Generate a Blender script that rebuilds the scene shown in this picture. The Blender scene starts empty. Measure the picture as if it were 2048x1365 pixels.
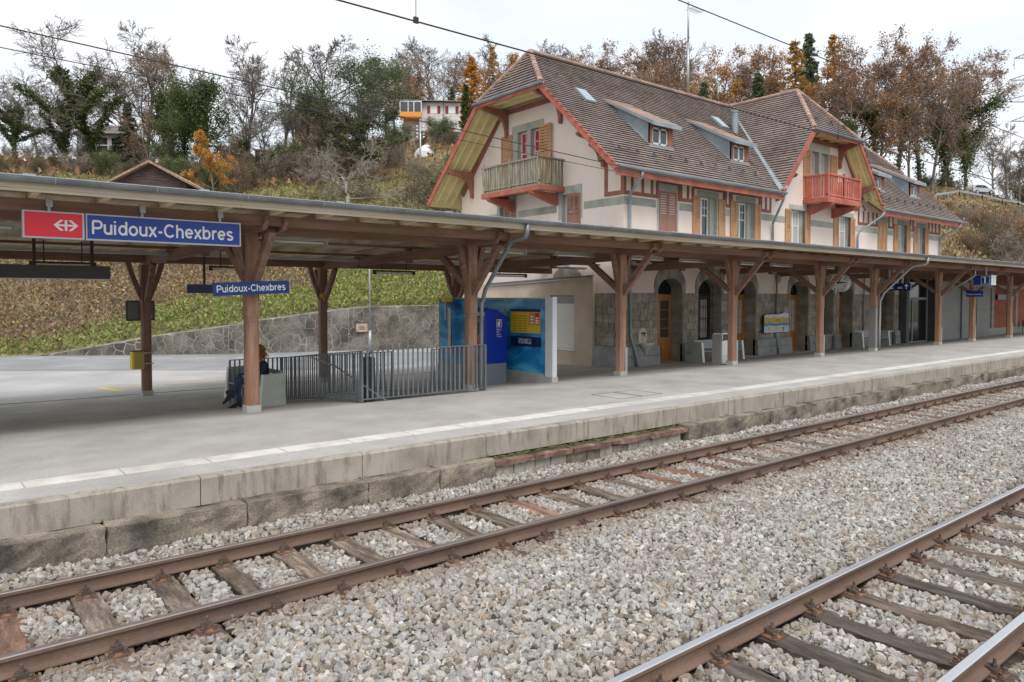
import bpy, math, random
import numpy as np
from mathutils import Vector, Matrix
R = math.radians
random.seed(7)
rng = np.random.default_rng(7)
SC = bpy.context.scene
COL = SC.collection

# ------------------------------------------------------------------ camera
cam = bpy.data.cameras.new('camera'); cam_o = bpy.data.objects.new('camera', cam); COL.objects.link(cam_o)
cam.sensor_width = 36.0; cam.lens = 1470.0 / 2048 * 36.0
cam.clip_start = 0.1; cam.clip_end = 5000
cam.shift_y = -0.0210
YAW, PITCH = R(50.9), R(1.7)
fwd = Vector((math.cos(YAW) * math.cos(PITCH), math.sin(YAW) * math.cos(PITCH), -math.sin(PITCH)))
cam_o.location = (0, 0, 2.18)
cam_o.rotation_euler = fwd.to_track_quat('-Z', 'Y').to_euler()
SC.camera = cam_o

# ------------------------------------------------------------------ sky, sun, exposure
SUN_EL, SUN_AZ = R(55), R(-118)          # azimuth: angle of the sun's ground direction in the XY plane
world = bpy.data.worlds.new('World'); SC.world = world; world.use_nodes = True
nt = world.node_tree; nt.nodes.clear()
N = nt.nodes.new
out = N('ShaderNodeOutputWorld'); bg = N('ShaderNodeBackground')
sky = N('ShaderNodeTexSky'); sky.sky_type = 'NISHITA'; sky.sun_disc = False
sky.sun_elevation = SUN_EL; sky.sun_rotation = R(90) - SUN_AZ
sky.dust_density = 3.0
tc = N('ShaderNodeTexCoord'); mp = N('ShaderNodeMapping'); mp.inputs['Scale'].default_value = (1.0, 1.0, 2.6)
n1 = N('ShaderNodeTexNoise'); n1.inputs['Scale'].default_value = 2.3; n1.inputs['Detail'].default_value = 5; n1.inputs['Roughness'].default_value = 0.5
n1.inputs['Distortion'].default_value = 0.6
rp = N('ShaderNodeValToRGB')
rp.color_ramp.elements[0].position = 0.36; rp.color_ramp.elements[0].color = (0.55, 0.592, 0.652, 1)
rp.color_ramp.elements[1].position = 0.64; rp.color_ramp.elements[1].color = (0.672, 0.68, 0.692, 1)
ml = N('ShaderNodeMix'); ml.data_type = 'RGBA'; ml.blend_type = 'ADD'; ml.inputs[0].default_value = 1.0
sk = N('ShaderNodeVectorMath'); sk.operation = 'SCALE'; sk.inputs['Scale'].default_value = 0.008
L = nt.links.new
L(tc.outputs['Generated'], mp.inputs[0]); L(mp.outputs[0], n1.inputs['Vector']); L(n1.outputs[0], rp.inputs[0])
L(sky.outputs[0], sk.inputs[0]); L(rp.outputs[0], ml.inputs[6]); L(sk.outputs[0], ml.inputs[7])
L(ml.outputs[2], bg.inputs[0]); bg.inputs[1].default_value = 1.0
L(bg.outputs[0], out.inputs[0])
sun = bpy.data.lights.new('sun', 'SUN'); sun.energy = 1.5; sun.angle = R(28); sun.color = (1.0, 0.965, 0.92)
sun_o = bpy.data.objects.new('sun', sun); COL.objects.link(sun_o)
sd = Vector((math.cos(SUN_AZ) * math.cos(SUN_EL), math.sin(SUN_AZ) * math.cos(SUN_EL), math.sin(SUN_EL)))
sun_o.rotation_euler = (-sd).to_track_quat('-Z', 'Y').to_euler()
sun_o.location = (0, -20, 60)
vs = SC.view_settings; vs.view_transform = 'Standard'; vs.look = 'None'; vs.gamma = 1.0; vs.exposure = 0.66
vs.use_curve_mapping = False
SC.cycles.max_bounces = 6; SC.cycles.diffuse_bounces = 4; SC.cycles.glossy_bounces = 3; SC.cycles.transmission_bounces = 3

# ------------------------------------------------------------------ helpers
WL = {}

def tag(o, label=None, cat=None, group=None, kind=None):
    if label: o['label'] = label
    if cat: o['category'] = cat
    if group: o['group'] = group
    if kind: o['kind'] = kind
    return o

def thing(name, label, cat, loc=(0, 0, 0), group=None, rotz=0.0):
    o = bpy.data.objects.new(name, None); COL.objects.link(o)
    o.empty_display_size = 0.2
    o.location = loc; o.rotation_euler = (0, 0, rotz)
    WL[o.name] = Vector(loc)
    return tag(o, label, cat, group)

def link_mesh(name, me, mat, parent=None, origin=None):
    o = bpy.data.objects.new(name, me); COL.objects.link(o)
    if mat is not None and not me.materials:
        for m in (mat if isinstance(mat, (list, tuple)) else [mat]): me.materials.append(m)
    if parent is not None: o.parent = parent
    return o

def inst(name, me, parent, loc=(0, 0, 0), rot=(0, 0, 0), scale=(1, 1, 1)):
    o = bpy.data.objects.new(name, me); COL.objects.link(o)
    o.parent = parent; o.location = loc; o.rotation_euler = rot; o.scale = scale
    return o

def copy_tree(o, parent=None):
    c = o.copy(); COL.objects.link(c); c.parent = parent
    for ch in list(o.children): copy_tree(ch, c)
    return c

def dup(root, loc, rotz=0.0, label=None, scale=None):
    c = copy_tree(root)
    c.location = loc; c.rotation_euler = (0, 0, rotz)
    if scale is not None: c.scale = scale if isinstance(scale, (tuple, list)) else (scale,) * 3
    if label: c['label'] = label
    return c

class MB:
    def __init__(s): s.v = []; s.f = []; s.mi = []; s.m = 0
    def face(s, idx): s.f.append(tuple(idx)); s.mi.append(s.m)
    def poly(s, pts):
        b = len(s.v); s.v += [tuple(p) for p in pts]; s.face(range(b, b + len(pts))); return s
    def box(s, x0, y0, z0, x1, y1, z1):
        if x0 > x1: x0, x1 = x1, x0
        if y0 > y1: y0, y1 = y1, y0
        if z0 > z1: z0, z1 = z1, z0
        return s.hexa([(x0, y0, z0), (x1, y0, z0), (x1, y1, z0), (x0, y1, z0), (x0, y0, z1), (x1, y0, z1), (x1, y1, z1), (x0, y1, z1)])
    def hexa(s, p):
        b = len(s.v); s.v += [tuple(q) for q in p]
        for q in ((3, 2, 1, 0), (4, 5, 6, 7), (0, 1, 5, 4), (1, 2, 6, 5), (2, 3, 7, 6), (3, 0, 4, 7)): s.face([b + i for i in q])
        return s
    def beam(s, p, q, w, h, up=(0, 0, 1)):
        p, q = Vector(p), Vector(q); d = (q - p).normalized(); up = Vector(up)
        sd = d.cross(up)
        if sd.length < 1e-5: sd = d.cross(Vector((1, 0, 0)))
        sd.normalize(); u = sd.cross(d).normalized()
        a, b = sd * w / 2, u * h / 2
        return s.hexa([p - a - b, p + a - b, q + a - b, q - a - b, p - a + b, p + a + b, q + a + b, q - a + b])
    def prism(s, pts, vec):
        vec = Vector(vec); n = len(pts); b = len(s.v)
        s.v += [tuple(p) for p in pts] + [tuple(Vector(p) + vec) for p in pts]
        s.face(range(b + n - 1, b - 1, -1)); s.face(range(b + n, b + 2 * n))
        for i in range(n): j = (i + 1) % n; s.face((b + i, b + j, b + n + j, b + n + i))
        return s
    def tube(s, pts, r, n=8, caps=True):
        pts = [Vector(p) for p in pts]; m = len(pts); b = len(s.v)
        rs = r if isinstance(r, (list, tuple)) else [r] * m
        prev = None
        for i, p in enumerate(pts):
            d = (pts[min(i + 1, m - 1)] - pts[max(i - 1, 0)]).normalized()
            a = d.cross(Vector((0, 0, 1)))
            if a.length < 1e-3: a = d.cross(Vector((1, 0, 0)))
            a.normalize()
            if prev is not None:
                a2 = prev - d * prev.dot(d)
                if a2.length > 1e-3: a = a2.normalized()
            prev = a; c = d.cross(a)
            for k in range(n):
                t = 2 * math.pi * k / n
                s.v.append(tuple(p + (a * math.cos(t) + c * math.sin(t)) * rs[i]))
        for i in range(m - 1):
            for k in range(n):
                k2 = (k + 1) % n
                s.face((b + i * n + k, b + i * n + k2, b + (i + 1) * n + k2, b + (i + 1) * n + k))
        if caps:
            s.face([b + k for k in range(n - 1, -1, -1)]); s.face([b + (m - 1) * n + k for k in range(n)])
        return s
    def lathe(s, prof, c=(0, 0, 0), n=16):
        b = len(s.v)
        for r, z in prof:
            for k in range(n):
                t = 2 * math.pi * k / n; s.v.append((c[0] + r * math.cos(t), c[1] + r * math.sin(t), c[2] + z))
        for i in range(len(prof) - 1):
            for k in range(n):
                k2 = (k + 1) % n; s.face((b + i * n + k, b + i * n + k2, b + (i + 1) * n + k2, b + (i + 1) * n + k))
        s.face([b + k for k in range(n - 1, -1, -1)]); s.face([b + (len(prof) - 1) * n + k for k in range(n)])
        return s
    def mesh(s, name, org=(0, 0, 0), smooth=False):
        me = bpy.data.meshes.new(name)
        o = Vector(org)
        me.from_pydata([(x - o.x, y - o.y, z - o.z) for x, y, z in s.v], [], s.f)
        if any(s.mi): me.polygons.foreach_set('material_index', s.mi)
        if smooth: me.polygons.foreach_set('use_smooth', [True] * len(me.polygons))
        me.update(); return me
    def build(s, name, mat, parent=None, smooth=False, bevel=0.0, org=None):
        """world coordinates in, one linked object out; sits at its parent's world origin"""
        if parent is None: o_ = Vector(org) if org is not None else Vector((0, 0, 0))
        else: o_ = WL[parent.name]
        me = s.mesh(name, o_, smooth)
        o = link_mesh(name, me, mat, parent)
        WL[o.name] = o_
        if parent is None: o.location = o_
        if bevel:
            md = o.modifiers.new('bevel', 'BEVEL'); md.width = bevel; md.segments = 1; md.limit_method = 'ANGLE'
        return o

def np_mesh(name, verts, faces, mats, cols=None, smooth=False):
    """numpy arrays -> mesh; faces all the same size; cols = per-face rgb"""
    me = bpy.data.meshes.new(name); nv, nf, k = len(verts), len(faces), faces.shape[1]
    me.vertices.add(nv); me.vertices.foreach_set('co', np.ascontiguousarray(verts, dtype=np.float32).ravel())
    me.loops.add(nf * k); me.loops.foreach_set('vertex_index', np.ascontiguousarray(faces, dtype=np.int32).ravel())
    me.polygons.add(nf); me.polygons.foreach_set('loop_start', np.arange(0, nf * k, k, dtype=np.int32))
    if smooth: me.polygons.foreach_set('use_smooth', np.ones(nf, dtype=bool))
    if cols is not None:
        at = me.attributes.new('tint', 'FLOAT_COLOR', 'FACE')
        c4 = np.ones((nf, 4), dtype=np.float32); c4[:, :3] = cols
        at.data.foreach_set('color', c4.ravel())
    for m in (mats if isinstance(mats, (list, tuple)) else [mats]): me.materials.append(m)
    me.update(calc_edges=True); return me

# ---- convex polygon tools (2D)
def clip(poly, a, b, c):
    """keep a*x+b*y<=c"""
    out = []
    for i in range(len(poly)):
        p, q = poly[i], poly[(i + 1) % len(poly)]
        dp, dq = a * p[0] + b * p[1] - c, a * q[0] + b * q[1] - c
        if dp <= 0: out.append(p)
        if (dp < 0 < dq) or (dq < 0 < dp):
            t = dp / (dp - dq); out.append((p[0] + t * (q[0] - p[0]), p[1] + t * (q[1] - p[1])))
    return out
def area(p): return 0.5 * sum(p[i][0] * p[(i + 1) % len(p)][1] - p[(i + 1) % len(p)][0] * p[i][1] for i in range(len(p)))
def subtract(polys, r):
    x0, x1, z0, z1 = r; out = []
    for p in polys:
        parts = [clip(p, 1, 0, x0), clip(p, -1, 0, -x1)]
        mid = clip(p, -1, 0, -x0); mid = clip(mid, 1, 0, x1) if len(mid) > 2 else []
        if len(mid) > 2: parts += [clip(mid, 0, 1, z0), clip(mid, 0, -1, -z1)]
        out += [q for q in parts if len(q) > 2 and abs(area(q)) > 1e-5]
    return out
def voronoi(pts, bounds):
    cells = []
    x0, y0, x1, y1 = bounds
    for i, p in enumerate(pts):
        c = [(x0, y0), (x1, y0), (x1, y1), (x0, y1)]
        for j in sorted(range(len(pts)), key=lambda k: (pts[k][0] - p[0]) ** 2 + (pts[k][1] - p[1]) ** 2)[1:16]:
            q = pts[j]; a, b = q[0] - p[0], q[1] - p[1]
            c = clip(c, a, b, (q[0] ** 2 + q[1] ** 2 - p[0] ** 2 - p[1] ** 2) / 2)
            if len(c) < 3: break
        cells.append(c)
    return cells
def inset(poly, d):
    a = area(poly)
    if a < 0: poly = poly[::-1]
    c = poly
    for i in range(len(poly)):
        p, q = poly[i], poly[(i + 1) % len(poly)]
        nx, ny = q[1] - p[1], -(q[0] - p[0]); l = math.hypot(nx, ny)
        if l < 1e-6: continue
        nx /= l; ny /= l
        c = clip(c, nx, ny, nx * p[0] + ny * p[1] - d)
        if len(c) < 3: return []
    return c

def lerp_tab(tab, x):
    if x <= tab[0][0]: return tab[0][1]
    for (a, b), (c, d) in zip(tab, tab[1:]):
        if x <= c: return b + (d - b) * (x - a) / (c - a)
    return tab[-1][1]

# ------------------------------------------------------------------ materials
def pmat(name, c1, c2=None, c3=None, s=3.0, s2=40.0, bump=0.15, rough=0.75, metal=0.0, stretch=(1, 1, 1), lo=0.35, hi=0.65,
         spec=0.3, fine=0.18, streak=0.0, streak_col=(0.05, 0.045, 0.04), tint=False, objrand=0.0, coat=0.0, bdist=0.01):
    m = bpy.data.materials.new(name); m.use_nodes = True
    t = m.node_tree; n = t.nodes; l = t.links.new
    b = n['Principled BSDF']
    b.inputs['Roughness'].default_value = rough; b.inputs['Metallic'].default_value = metal
    b.inputs['Specular IOR Level'].default_value = spec; b.inputs['Coat Weight'].default_value = coat
    c2 = c2 or tuple(x * 0.82 for x in c1); c3 = c3 or c1
    g = n.new('ShaderNodeNewGeometry'); mp = n.new('ShaderNodeMapping'); mp.inputs['Scale'].default_value = stretch
    l(g.outputs['Position'], mp.inputs[0])
    a = n.new('ShaderNodeTexNoise'); a.inputs['Scale'].default_value = s; a.inputs['Detail'].default_value = 5; a.inputs['Roughness'].default_value = 0.6
    l(mp.outputs[0], a.inputs['Vector'])
    r = n.new('ShaderNodeValToRGB'); e = r.color_ramp.elements
    e[0].position = lo; e[0].color = (*c2, 1); e[1].position = hi; e[1].color = (*c3, 1)
    k = e.new((lo + hi) / 2); k.color = (*c1, 1)
    l(a.outputs[0], r.inputs[0])
    f = n.new('ShaderNodeTexNoise'); f.inputs['Scale'].default_value = s2; f.inputs['Detail'].default_value = 4
    l(mp.outputs[0], f.inputs['Vector'])
    mr = n.new('ShaderNodeMapRange'); mr.inputs[1].default_value = 0.25; mr.inputs[2].default_value = 0.75
    mr.inputs[3].default_value = 1 - fine; mr.inputs[4].default_value = 1 + fine
    l(f.outputs[0], mr.inputs[0])
    mx = n.new('ShaderNodeVectorMath'); mx.operation = 'SCALE'; l(r.outputs[0], mx.inputs[0]); l(mr.outputs[0], mx.inputs['Scale'])
    cur = mx.outputs[0]
    if tint:
        at = n.new('ShaderNodeAttribute'); at.attribute_name = 'tint'
        mm = n.new('ShaderNodeVectorMath'); mm.operation = 'MULTIPLY'; l(cur, mm.inputs[0]); l(at.outputs['Color'], mm.inputs[1]); cur = mm.outputs[0]
    if objrand:
        oi = n.new('ShaderNodeObjectInfo'); m2 = n.new('ShaderNodeMapRange')
        m2.inputs[3].default_value = 1 - objrand; m2.inputs[4].default_value = 1 + objrand; l(oi.outputs['Random'], m2.inputs[0])
        mm = n.new('ShaderNodeVectorMath'); mm.operation = 'SCALE'; l(cur, mm.inputs[0]); l(m2.outputs[0], mm.inputs['Scale']); cur = mm.outputs[0]
    if streak:
        sm = n.new('ShaderNodeMapping'); sm.inputs['Scale'].default_value = (3.2, 3.2, 0.55); l(g.outputs['Position'], sm.inputs[0])
        sn = n.new('ShaderNodeTexNoise'); sn.inputs['Scale'].default_value = 2.2; sn.inputs['Detail'].default_value = 8; sn.inputs['Roughness'].default_value = 0.72
        l(sm.outputs[0], sn.inputs['Vector'])
        sr = n.new('ShaderNodeMapRange'); sr.inputs[1].default_value = 0.50; sr.inputs[2].default_value = 0.66; sr.inputs[3].default_value = 0; sr.inputs[4].default_value = streak
        l(sn.outputs[0], sr.inputs[0])
        mm = n.new('ShaderNodeMix'); mm.data_type = 'RGBA'; mm.inputs[7].default_value = (*streak_col, 1)
        l(sr.outputs[0], mm.inputs[0]); l(cur, mm.inputs[6]); cur = mm.outputs[2]
    l(cur, b.inputs['Base Color'])
    if bump:
        bp = n.new('ShaderNodeBump'); bp.inputs['Strength'].default_value = bump; bp.inputs['Distance'].default_value = bdist
        l(f.outputs[0], bp.inputs['Height']); l(bp.outputs[0], b.inputs['Normal'])
    return m

def flat(name, c, rough=0.5, metal=0.0, spec=0.4, emit=0.0):
    m = bpy.data.materials.new(name); m.use_nodes = True; b = m.node_tree.nodes['Principled BSDF']
    b.inputs['Base Color'].default_value = (*c, 1); b.inputs['Roughness'].default_value = rough; b.inputs['Metallic'].default_value = metal
    b.inputs['Specular IOR Level'].default_value = spec
    if emit: b.inputs['Emission Color'].default_value = (*c, 1); b.inputs['Emission Strength'].default_value = emit
    return m

def leafmat(name, rough=0.8, trans=0.3):
    m = bpy.data.materials.new(name); m.use_nodes = True; t = m.node_tree; n = t.nodes; l = t.links.new
    n.remove(n['Principled BSDF']); o = n['Material Output']
    at = n.new('ShaderNodeAttribute'); at.attribute_name = 'tint'
    d = n.new('ShaderNodeBsdfDiffuse'); tr = n.new('ShaderNodeBsdfTranslucent'); mx = n.new('ShaderNodeMixShader'); mx.inputs[0].default_value = trans
    l(at.outputs['Color'], d.inputs[0]); l(at.outputs['Color'], tr.inputs[0]); l(d.outputs[0], mx.inputs[1]); l(tr.outputs[0], mx.inputs[2]); l(mx.outputs[0], o.inputs[0])
    return m

def glassmat(name, tint=(0.02, 0.025, 0.03), rough=0.05):
    m = bpy.data.materials.new(name); m.use_nodes = True; b = m.node_tree.nodes['Principled BSDF']
    b.inputs['Base Color'].default_value = (*tint, 1); b.inputs['Roughness'].default_value = rough; b.inputs['Specular IOR Level'].default_value = 0.6
    return m

M = {}
M['asphalt'] = pmat('platform_asphalt', (0.40, 0.385, 0.365), (0.345, 0.33, 0.315), (0.45, 0.435, 0.415), s=0.8, s2=55, fine=0.34, bump=0.3, rough=0.9, bdist=0.004)
M['forecourt'] = pmat('forecourt_asphalt', (0.40, 0.39, 0.375), (0.35, 0.34, 0.33), (0.45, 0.44, 0.425), s=0.4, s2=60, fine=0.12, bump=0.15, rough=0.9)
M['road'] = pmat('road_asphalt', (0.27, 0.275, 0.28), (0.24, 0.245, 0.25), (0.31, 0.315, 0.32), s=0.4, s2=60, fine=0.1, bump=0.1, rough=0.9)
M['white_paint'] = pmat('white_road_paint', (0.72, 0.71, 0.68), (0.58, 0.57, 0.54), s=4, s2=60, rough=0.7)
M['yellow_paint'] = pmat('yellow_road_paint', (0.75, 0.55, 0.12), (0.62, 0.48, 0.18), s=4, s2=60)
M['strip'] = pmat('tactile_strip_slab', (0.62, 0.59, 0.55), (0.54, 0.51, 0.47), (0.68, 0.65, 0.61), s=2.5, s2=70, bump=0.1, fine=0.08, rough=0.85)
M['edge'] = pmat('edge_concrete', (0.345, 0.31, 0.262), (0.27, 0.243, 0.207), (0.40, 0.365, 0.312), s=1.3, s2=60, streak=0.85, streak_col=(0.155, 0.135, 0.10), rough=0.9, bump=0.2)
M['oldstone'] = pmat('old_edge_stone', (0.19, 0.163, 0.13), (0.075, 0.066, 0.056), (0.30, 0.255, 0.20), s=2.2, s2=45, bump=0.7, rough=0.95, fine=0.4, lo=0.34, hi=0.66)
M['brickrust'] = pmat('brown_coping_stone', (0.17, 0.105, 0.08), (0.08, 0.058, 0.048), (0.28, 0.18, 0.14), s=3.5, s2=60, bump=0.5, rough=0.95, fine=0.3)
M['moss'] = pmat('moss', (0.075, 0.08, 0.03), (0.075, 0.06, 0.045), (0.11, 0.13, 0.035), s=9, s2=60, bump=1.0, rough=1.0, fine=0.4)
M['railside'] = pmat('rusty_rail_steel', (0.15, 0.10, 0.075), (0.108, 0.076, 0.06), (0.19, 0.125, 0.09), s=2.0, s2=70, stretch=(0.4, 1, 1), bump=0.2, rough=0.75, fine=0.15, metal=0.0)
M['railtop_dull'] = pmat('dull_rail_head', (0.27, 0.235, 0.22), (0.22, 0.185, 0.17), s=2, s2=50, stretch=(0.2, 3, 1), rough=0.42, metal=0.6, bump=0.03)
M['railtop_bright'] = pmat('polished_rail_head', (0.66, 0.66, 0.68), (0.55, 0.53, 0.55), s=1.5, s2=40, stretch=(0.1, 6, 1), rough=0.26, metal=0.95, bump=0.02, fine=0.06)
M['plate'] = pmat('rusty_base_plate', (0.20, 0.105, 0.06), (0.11, 0.075, 0.055), (0.30, 0.15, 0.08), s=9, s2=80, rough=0.9, bump=0.2)
M['bolt'] = pmat('dark_rusty_bolt', (0.10, 0.075, 0.06), (0.075, 0.055, 0.045), (0.15, 0.10, 0.075), s=10, s2=80, rough=0.8, bump=0.2)
M['sleeper'] = pmat('weathered_sleeper_wood', (0.165, 0.125, 0.095), (0.085, 0.065, 0.052), (0.30, 0.245, 0.20), s=2.6, s2=26, stretch=(5.0, 0.7, 1.5), bump=0.9, rough=0.95, fine=0.4, objrand=0.3, streak=0.0)
M['sleeper2'] = pmat('tarred_sleeper_wood', (0.10, 0.08, 0.068), (0.062, 0.05, 0.044), (0.16, 0.13, 0.112), s=2.6, s2=26, stretch=(5.0, 0.7, 1.5), bump=0.8, rough=0.95, fine=0.3, objrand=0.3)
M['sleeper_rust'] = pmat('rust_stained_sleeper_wood', (0.21, 0.125, 0.085), (0.11, 0.072, 0.055), (0.31, 0.19, 0.135), s=2.6, s2=26, stretch=(5.0, 0.7, 1.5), bump=0.9, rough=0.95, fine=0.4, objrand=0.25)
M['crossbase'] = pmat('ballast_bed_dust', (0.075, 0.066, 0.057), (0.05, 0.044, 0.038), (0.12, 0.105, 0.09), s=14, s2=60, bump=1.0, rough=1.0, fine=0.4)
# timber of the canopy: brown glaze, grain along each axis
for ax, st in (('x', (0.35, 4, 4)), ('y', (4, 0.35, 4)), ('z', (4, 4, 0.35))):
    M['wood_' + ax] = pmat('brown_timber_' + ax, (0.235, 0.142, 0.102), (0.19, 0.112, 0.08), (0.285, 0.178, 0.13), s=2.2, s2=16, stretch=st, bump=0.15, rough=0.75, fine=0.12)
M['post_wood'] = pmat('worn_post_timber', (0.325, 0.185, 0.122), (0.26, 0.148, 0.098), (0.40, 0.24, 0.165), s=2.2, s2=16, stretch=(4, 4, 0.3), bump=0.3, rough=0.8, fine=0.25, streak=0.4, streak_col=(0.46, 0.32, 0.24))
M['board_y'] = pmat('pale_roof_boards', (0.62, 0.53, 0.36), (0.54, 0.455, 0.30), (0.68, 0.59, 0.42), s=2, s2=14, stretch=(6, 0.3, 1), bump=0.1, rough=0.8, fine=0.1)
M['fascia'] = pmat('cream_fascia_board', (0.60, 0.52, 0.40), (0.52, 0.45, 0.34), (0.66, 0.58, 0.46), s=1.5, s2=20, stretch=(0.3, 3, 3), bump=0.05, rough=0.7, fine=0.06)
M['zinc'] = pmat('zinc_sheet', (0.23, 0.255, 0.27), (0.185, 0.205, 0.22), (0.29, 0.315, 0.33), s=2, s2=30, metal=0.55, rough=0.46, bump=0.03, fine=0.06)
M['lead'] = pmat('lead_grey_sheet', (0.30, 0.345, 0.37), (0.25, 0.29, 0.315), (0.36, 0.405, 0.43), s=1.2, s2=20, metal=0.3, rough=0.5, bump=0.03, fine=0.06)
M['galv'] = pmat('galvanised_steel', (0.42, 0.44, 0.45), (0.35, 0.37, 0.38), s=6, s2=40, metal=0.6, rough=0.42, bump=0.02, fine=0.05)
M['concrete'] = pmat('pale_concrete', (0.44, 0.44, 0.41), (0.37, 0.37, 0.345), (0.50, 0.50, 0.47), s=2.5, s2=60, bump=0.15, rough=0.9, fine=0.08, streak=0.15, streak_col=(0.3, 0.29, 0.26))
M['stucco'] = pmat('cream_pink_render', (0.84, 0.72, 0.635), (0.80, 0.68, 0.59), (0.87, 0.76, 0.68), s=0.6, s2=60, bump=0.12, rough=0.95, fine=0.035, streak=0.22, streak_col=(0.66, 0.56, 0.48))
M['stucco_low'] = pmat('beige_render', (0.60, 0.49, 0.385), (0.52, 0.42, 0.325), (0.66, 0.55, 0.44), s=0.7, s2=60, bump=0.15, rough=0.95, fine=0.05, streak=0.1, streak_col=(0.45, 0.37, 0.3))
M['molasse'] = pmat('grey_green_sandstone', (0.42, 0.42, 0.365), (0.33, 0.34, 0.30), (0.48, 0.475, 0.42), s=1.6, s2=50, bump=0.12, rough=0.95, fine=0.1, objrand=0.12)
M['dado'] = pmat('rubble_dado_stone', (0.33, 0.29, 0.245), (0.26, 0.23, 0.195), (0.41, 0.365, 0.315), s=3.0, s2=40, bump=0.4, rough=0.95, fine=0.2, objrand=0.2, bdist=0.03)
M['mortar'] = pmat('mortar', (0.26, 0.235, 0.205), (0.21, 0.19, 0.165), s=6, s2=60, bump=0.5, rough=1.0)
M['arch'] = pmat('arch_sandstone', (0.35, 0.325, 0.275), (0.275, 0.255, 0.215), (0.42, 0.395, 0.34), s=2.2, s2=50, bump=0.25, rough=0.95, fine=0.12, objrand=0.16)
M['plinth'] = pmat('grey_plinth_concrete', (0.31, 0.32, 0.315), (0.25, 0.26, 0.255), (0.37, 0.38, 0.375), s=1.8, s2=60, bump=0.2, rough=0.9, fine=0.1)
M['redwood'] = pmat('red_brown_paint', (0.42, 0.125, 0.085), (0.34, 0.10, 0.07), (0.50, 0.165, 0.115), s=2.0, s2=30, bump=0.05, rough=0.65, fine=0.08)
M['brownwood'] = pmat('brown_paint', (0.30, 0.125, 0.085), (0.245, 0.10, 0.07), (0.355, 0.155, 0.105), s=2.0, s2=30, bump=0.05, rough=0.7, fine=0.08)
M['soffit'] = pmat('yellow_soffit_boards', (0.70, 0.585, 0.27), (0.62, 0.515, 0.23), (0.76, 0.645, 0.32), s=1.6, s2=30, bump=0.1, rough=0.8, fine=0.08)
M['soffit_rib'] = pmat('pale_yellow_rafter', (0.80, 0.71, 0.40), (0.72, 0.63, 0.34), s=1.6, s2=30, bump=0.05, rough=0.8, fine=0.06)
M['shutter'] = pmat('orange_brown_shutter', (0.53, 0.275, 0.125), (0.46, 0.235, 0.105), (0.59, 0.325, 0.155), s=2.5, s2=30, stretch=(1, 1, 0.4), bump=0.05, rough=0.65, fine=0.07)
M['shutter2'] = pmat('faded_brown_shutter', (0.36, 0.19, 0.135), (0.30, 0.155, 0.11), s=2.5, s2=30, bump=0.05, rough=0.7, fine=0.07)
M['oldwood'] = pmat('grey_weathered_wood', (0.29, 0.26, 0.19), (0.17, 0.145, 0.105), (0.41, 0.385, 0.30), s=3, s2=24, stretch=(4, 4, 0.5), bump=0.4, rough=0.95, fine=0.25)
M['redbal'] = pmat('red_balcony_paint', (0.53, 0.145, 0.11), (0.44, 0.115, 0.085), (0.60, 0.20, 0.155), s=2.0, s2=30, bump=0.05, rough=0.6, fine=0.08)
M['winwhite'] = flat('white_window_paint', (0.76, 0.76, 0.74), 0.45)
M['glass'] = glassmat('window_glass', (0.06, 0.065, 0.07))
M['glass_dark'] = glassmat('dark_glass', (0.015, 0.02, 0.02))
M['curtain_red'] = flat('red_curtain_behind_glass', (0.42, 0.025, 0.04), 0.35, spec=0.5)
M['curtain'] = flat('white_curtain_behind_glass', (0.46, 0.46, 0.45), 0.3, spec=0.6)
M['doorwood'] = pmat('varnished_door_wood', (0.42, 0.175, 0.045), (0.33, 0.13, 0.032), (0.50, 0.22, 0.065), s=2.5, s2=30, stretch=(3, 3, 0.4), bump=0.05, rough=0.45, fine=0.12, spec=0.5)
M['tile'] = pmat('clay_roof_tiles', (0.285, 0.23, 0.208), (0.24, 0.192, 0.172), (0.33, 0.27, 0.246), s=0.7, s2=40, bump=0.15, rough=0.9, fine=0.12, tint=True)
M['ridge'] = pmat('clay_ridge_tiles', (0.36, 0.25, 0.195), (0.28, 0.19, 0.15), s=2, s2=30, bump=0.15, rough=0.9, objrand=0.18)
M['darkmetal'] = pmat('dark_brown_metal', (0.05, 0.042, 0.038), (0.038, 0.032, 0.03), s=4, s2=40, rough=0.6, bump=0.02)
M['fence'] = pmat('grey_steel_railing', (0.155, 0.17, 0.185), (0.13, 0.143, 0.157), (0.18, 0.195, 0.21), s=3, s2=40, rough=0.5, metal=0.3, bump=0.02, fine=0.06)
M['steel'] = pmat('brushed_stainless', (0.74, 0.74, 0.74), (0.66, 0.66, 0.66), s=2, s2=30, stretch=(1, 1, 8), metal=0.9, rough=0.34, bump=0.02, fine=0.05)
M['signblue'] = flat('sign_blue', (0.018, 0.055, 0.335), 0.35)
M['signnavy'] = flat('sign_navy', (0.008, 0.016, 0.085), 0.35)
M['signmid'] = flat('sign_mid_blue', (0.008, 0.045, 0.225), 0.35)
M['signred'] = flat('sign_red', (0.80, 0.028, 0.052), 0.35)
M['signwhite'] = flat('sign_white', (0.80, 0.80, 0.80), 0.4)
M['signgrey'] = flat('sign_grey_frame', (0.50, 0.51, 0.52), 0.4, 0.3)
M['blackboard'] = flat('dark_grey_board', (0.075, 0.075, 0.07), 0.55)
M['tubewhite'] = flat('lamp_tube_white', (0.85, 0.85, 0.83), 0.4)
M['lampgrey'] = flat('lamp_housing_grey', (0.46, 0.47, 0.465), 0.5, 0.2)
M['tvmblue'] = flat('machine_blue', (0.006, 0.035, 0.36), 0.3)
M['tvmgrey'] = flat('machine_grey', (0.22, 0.25, 0.27), 0.5)
M['yellow'] = flat('yellow_plastic', (0.86, 0.55, 0.015), 0.4)
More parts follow.
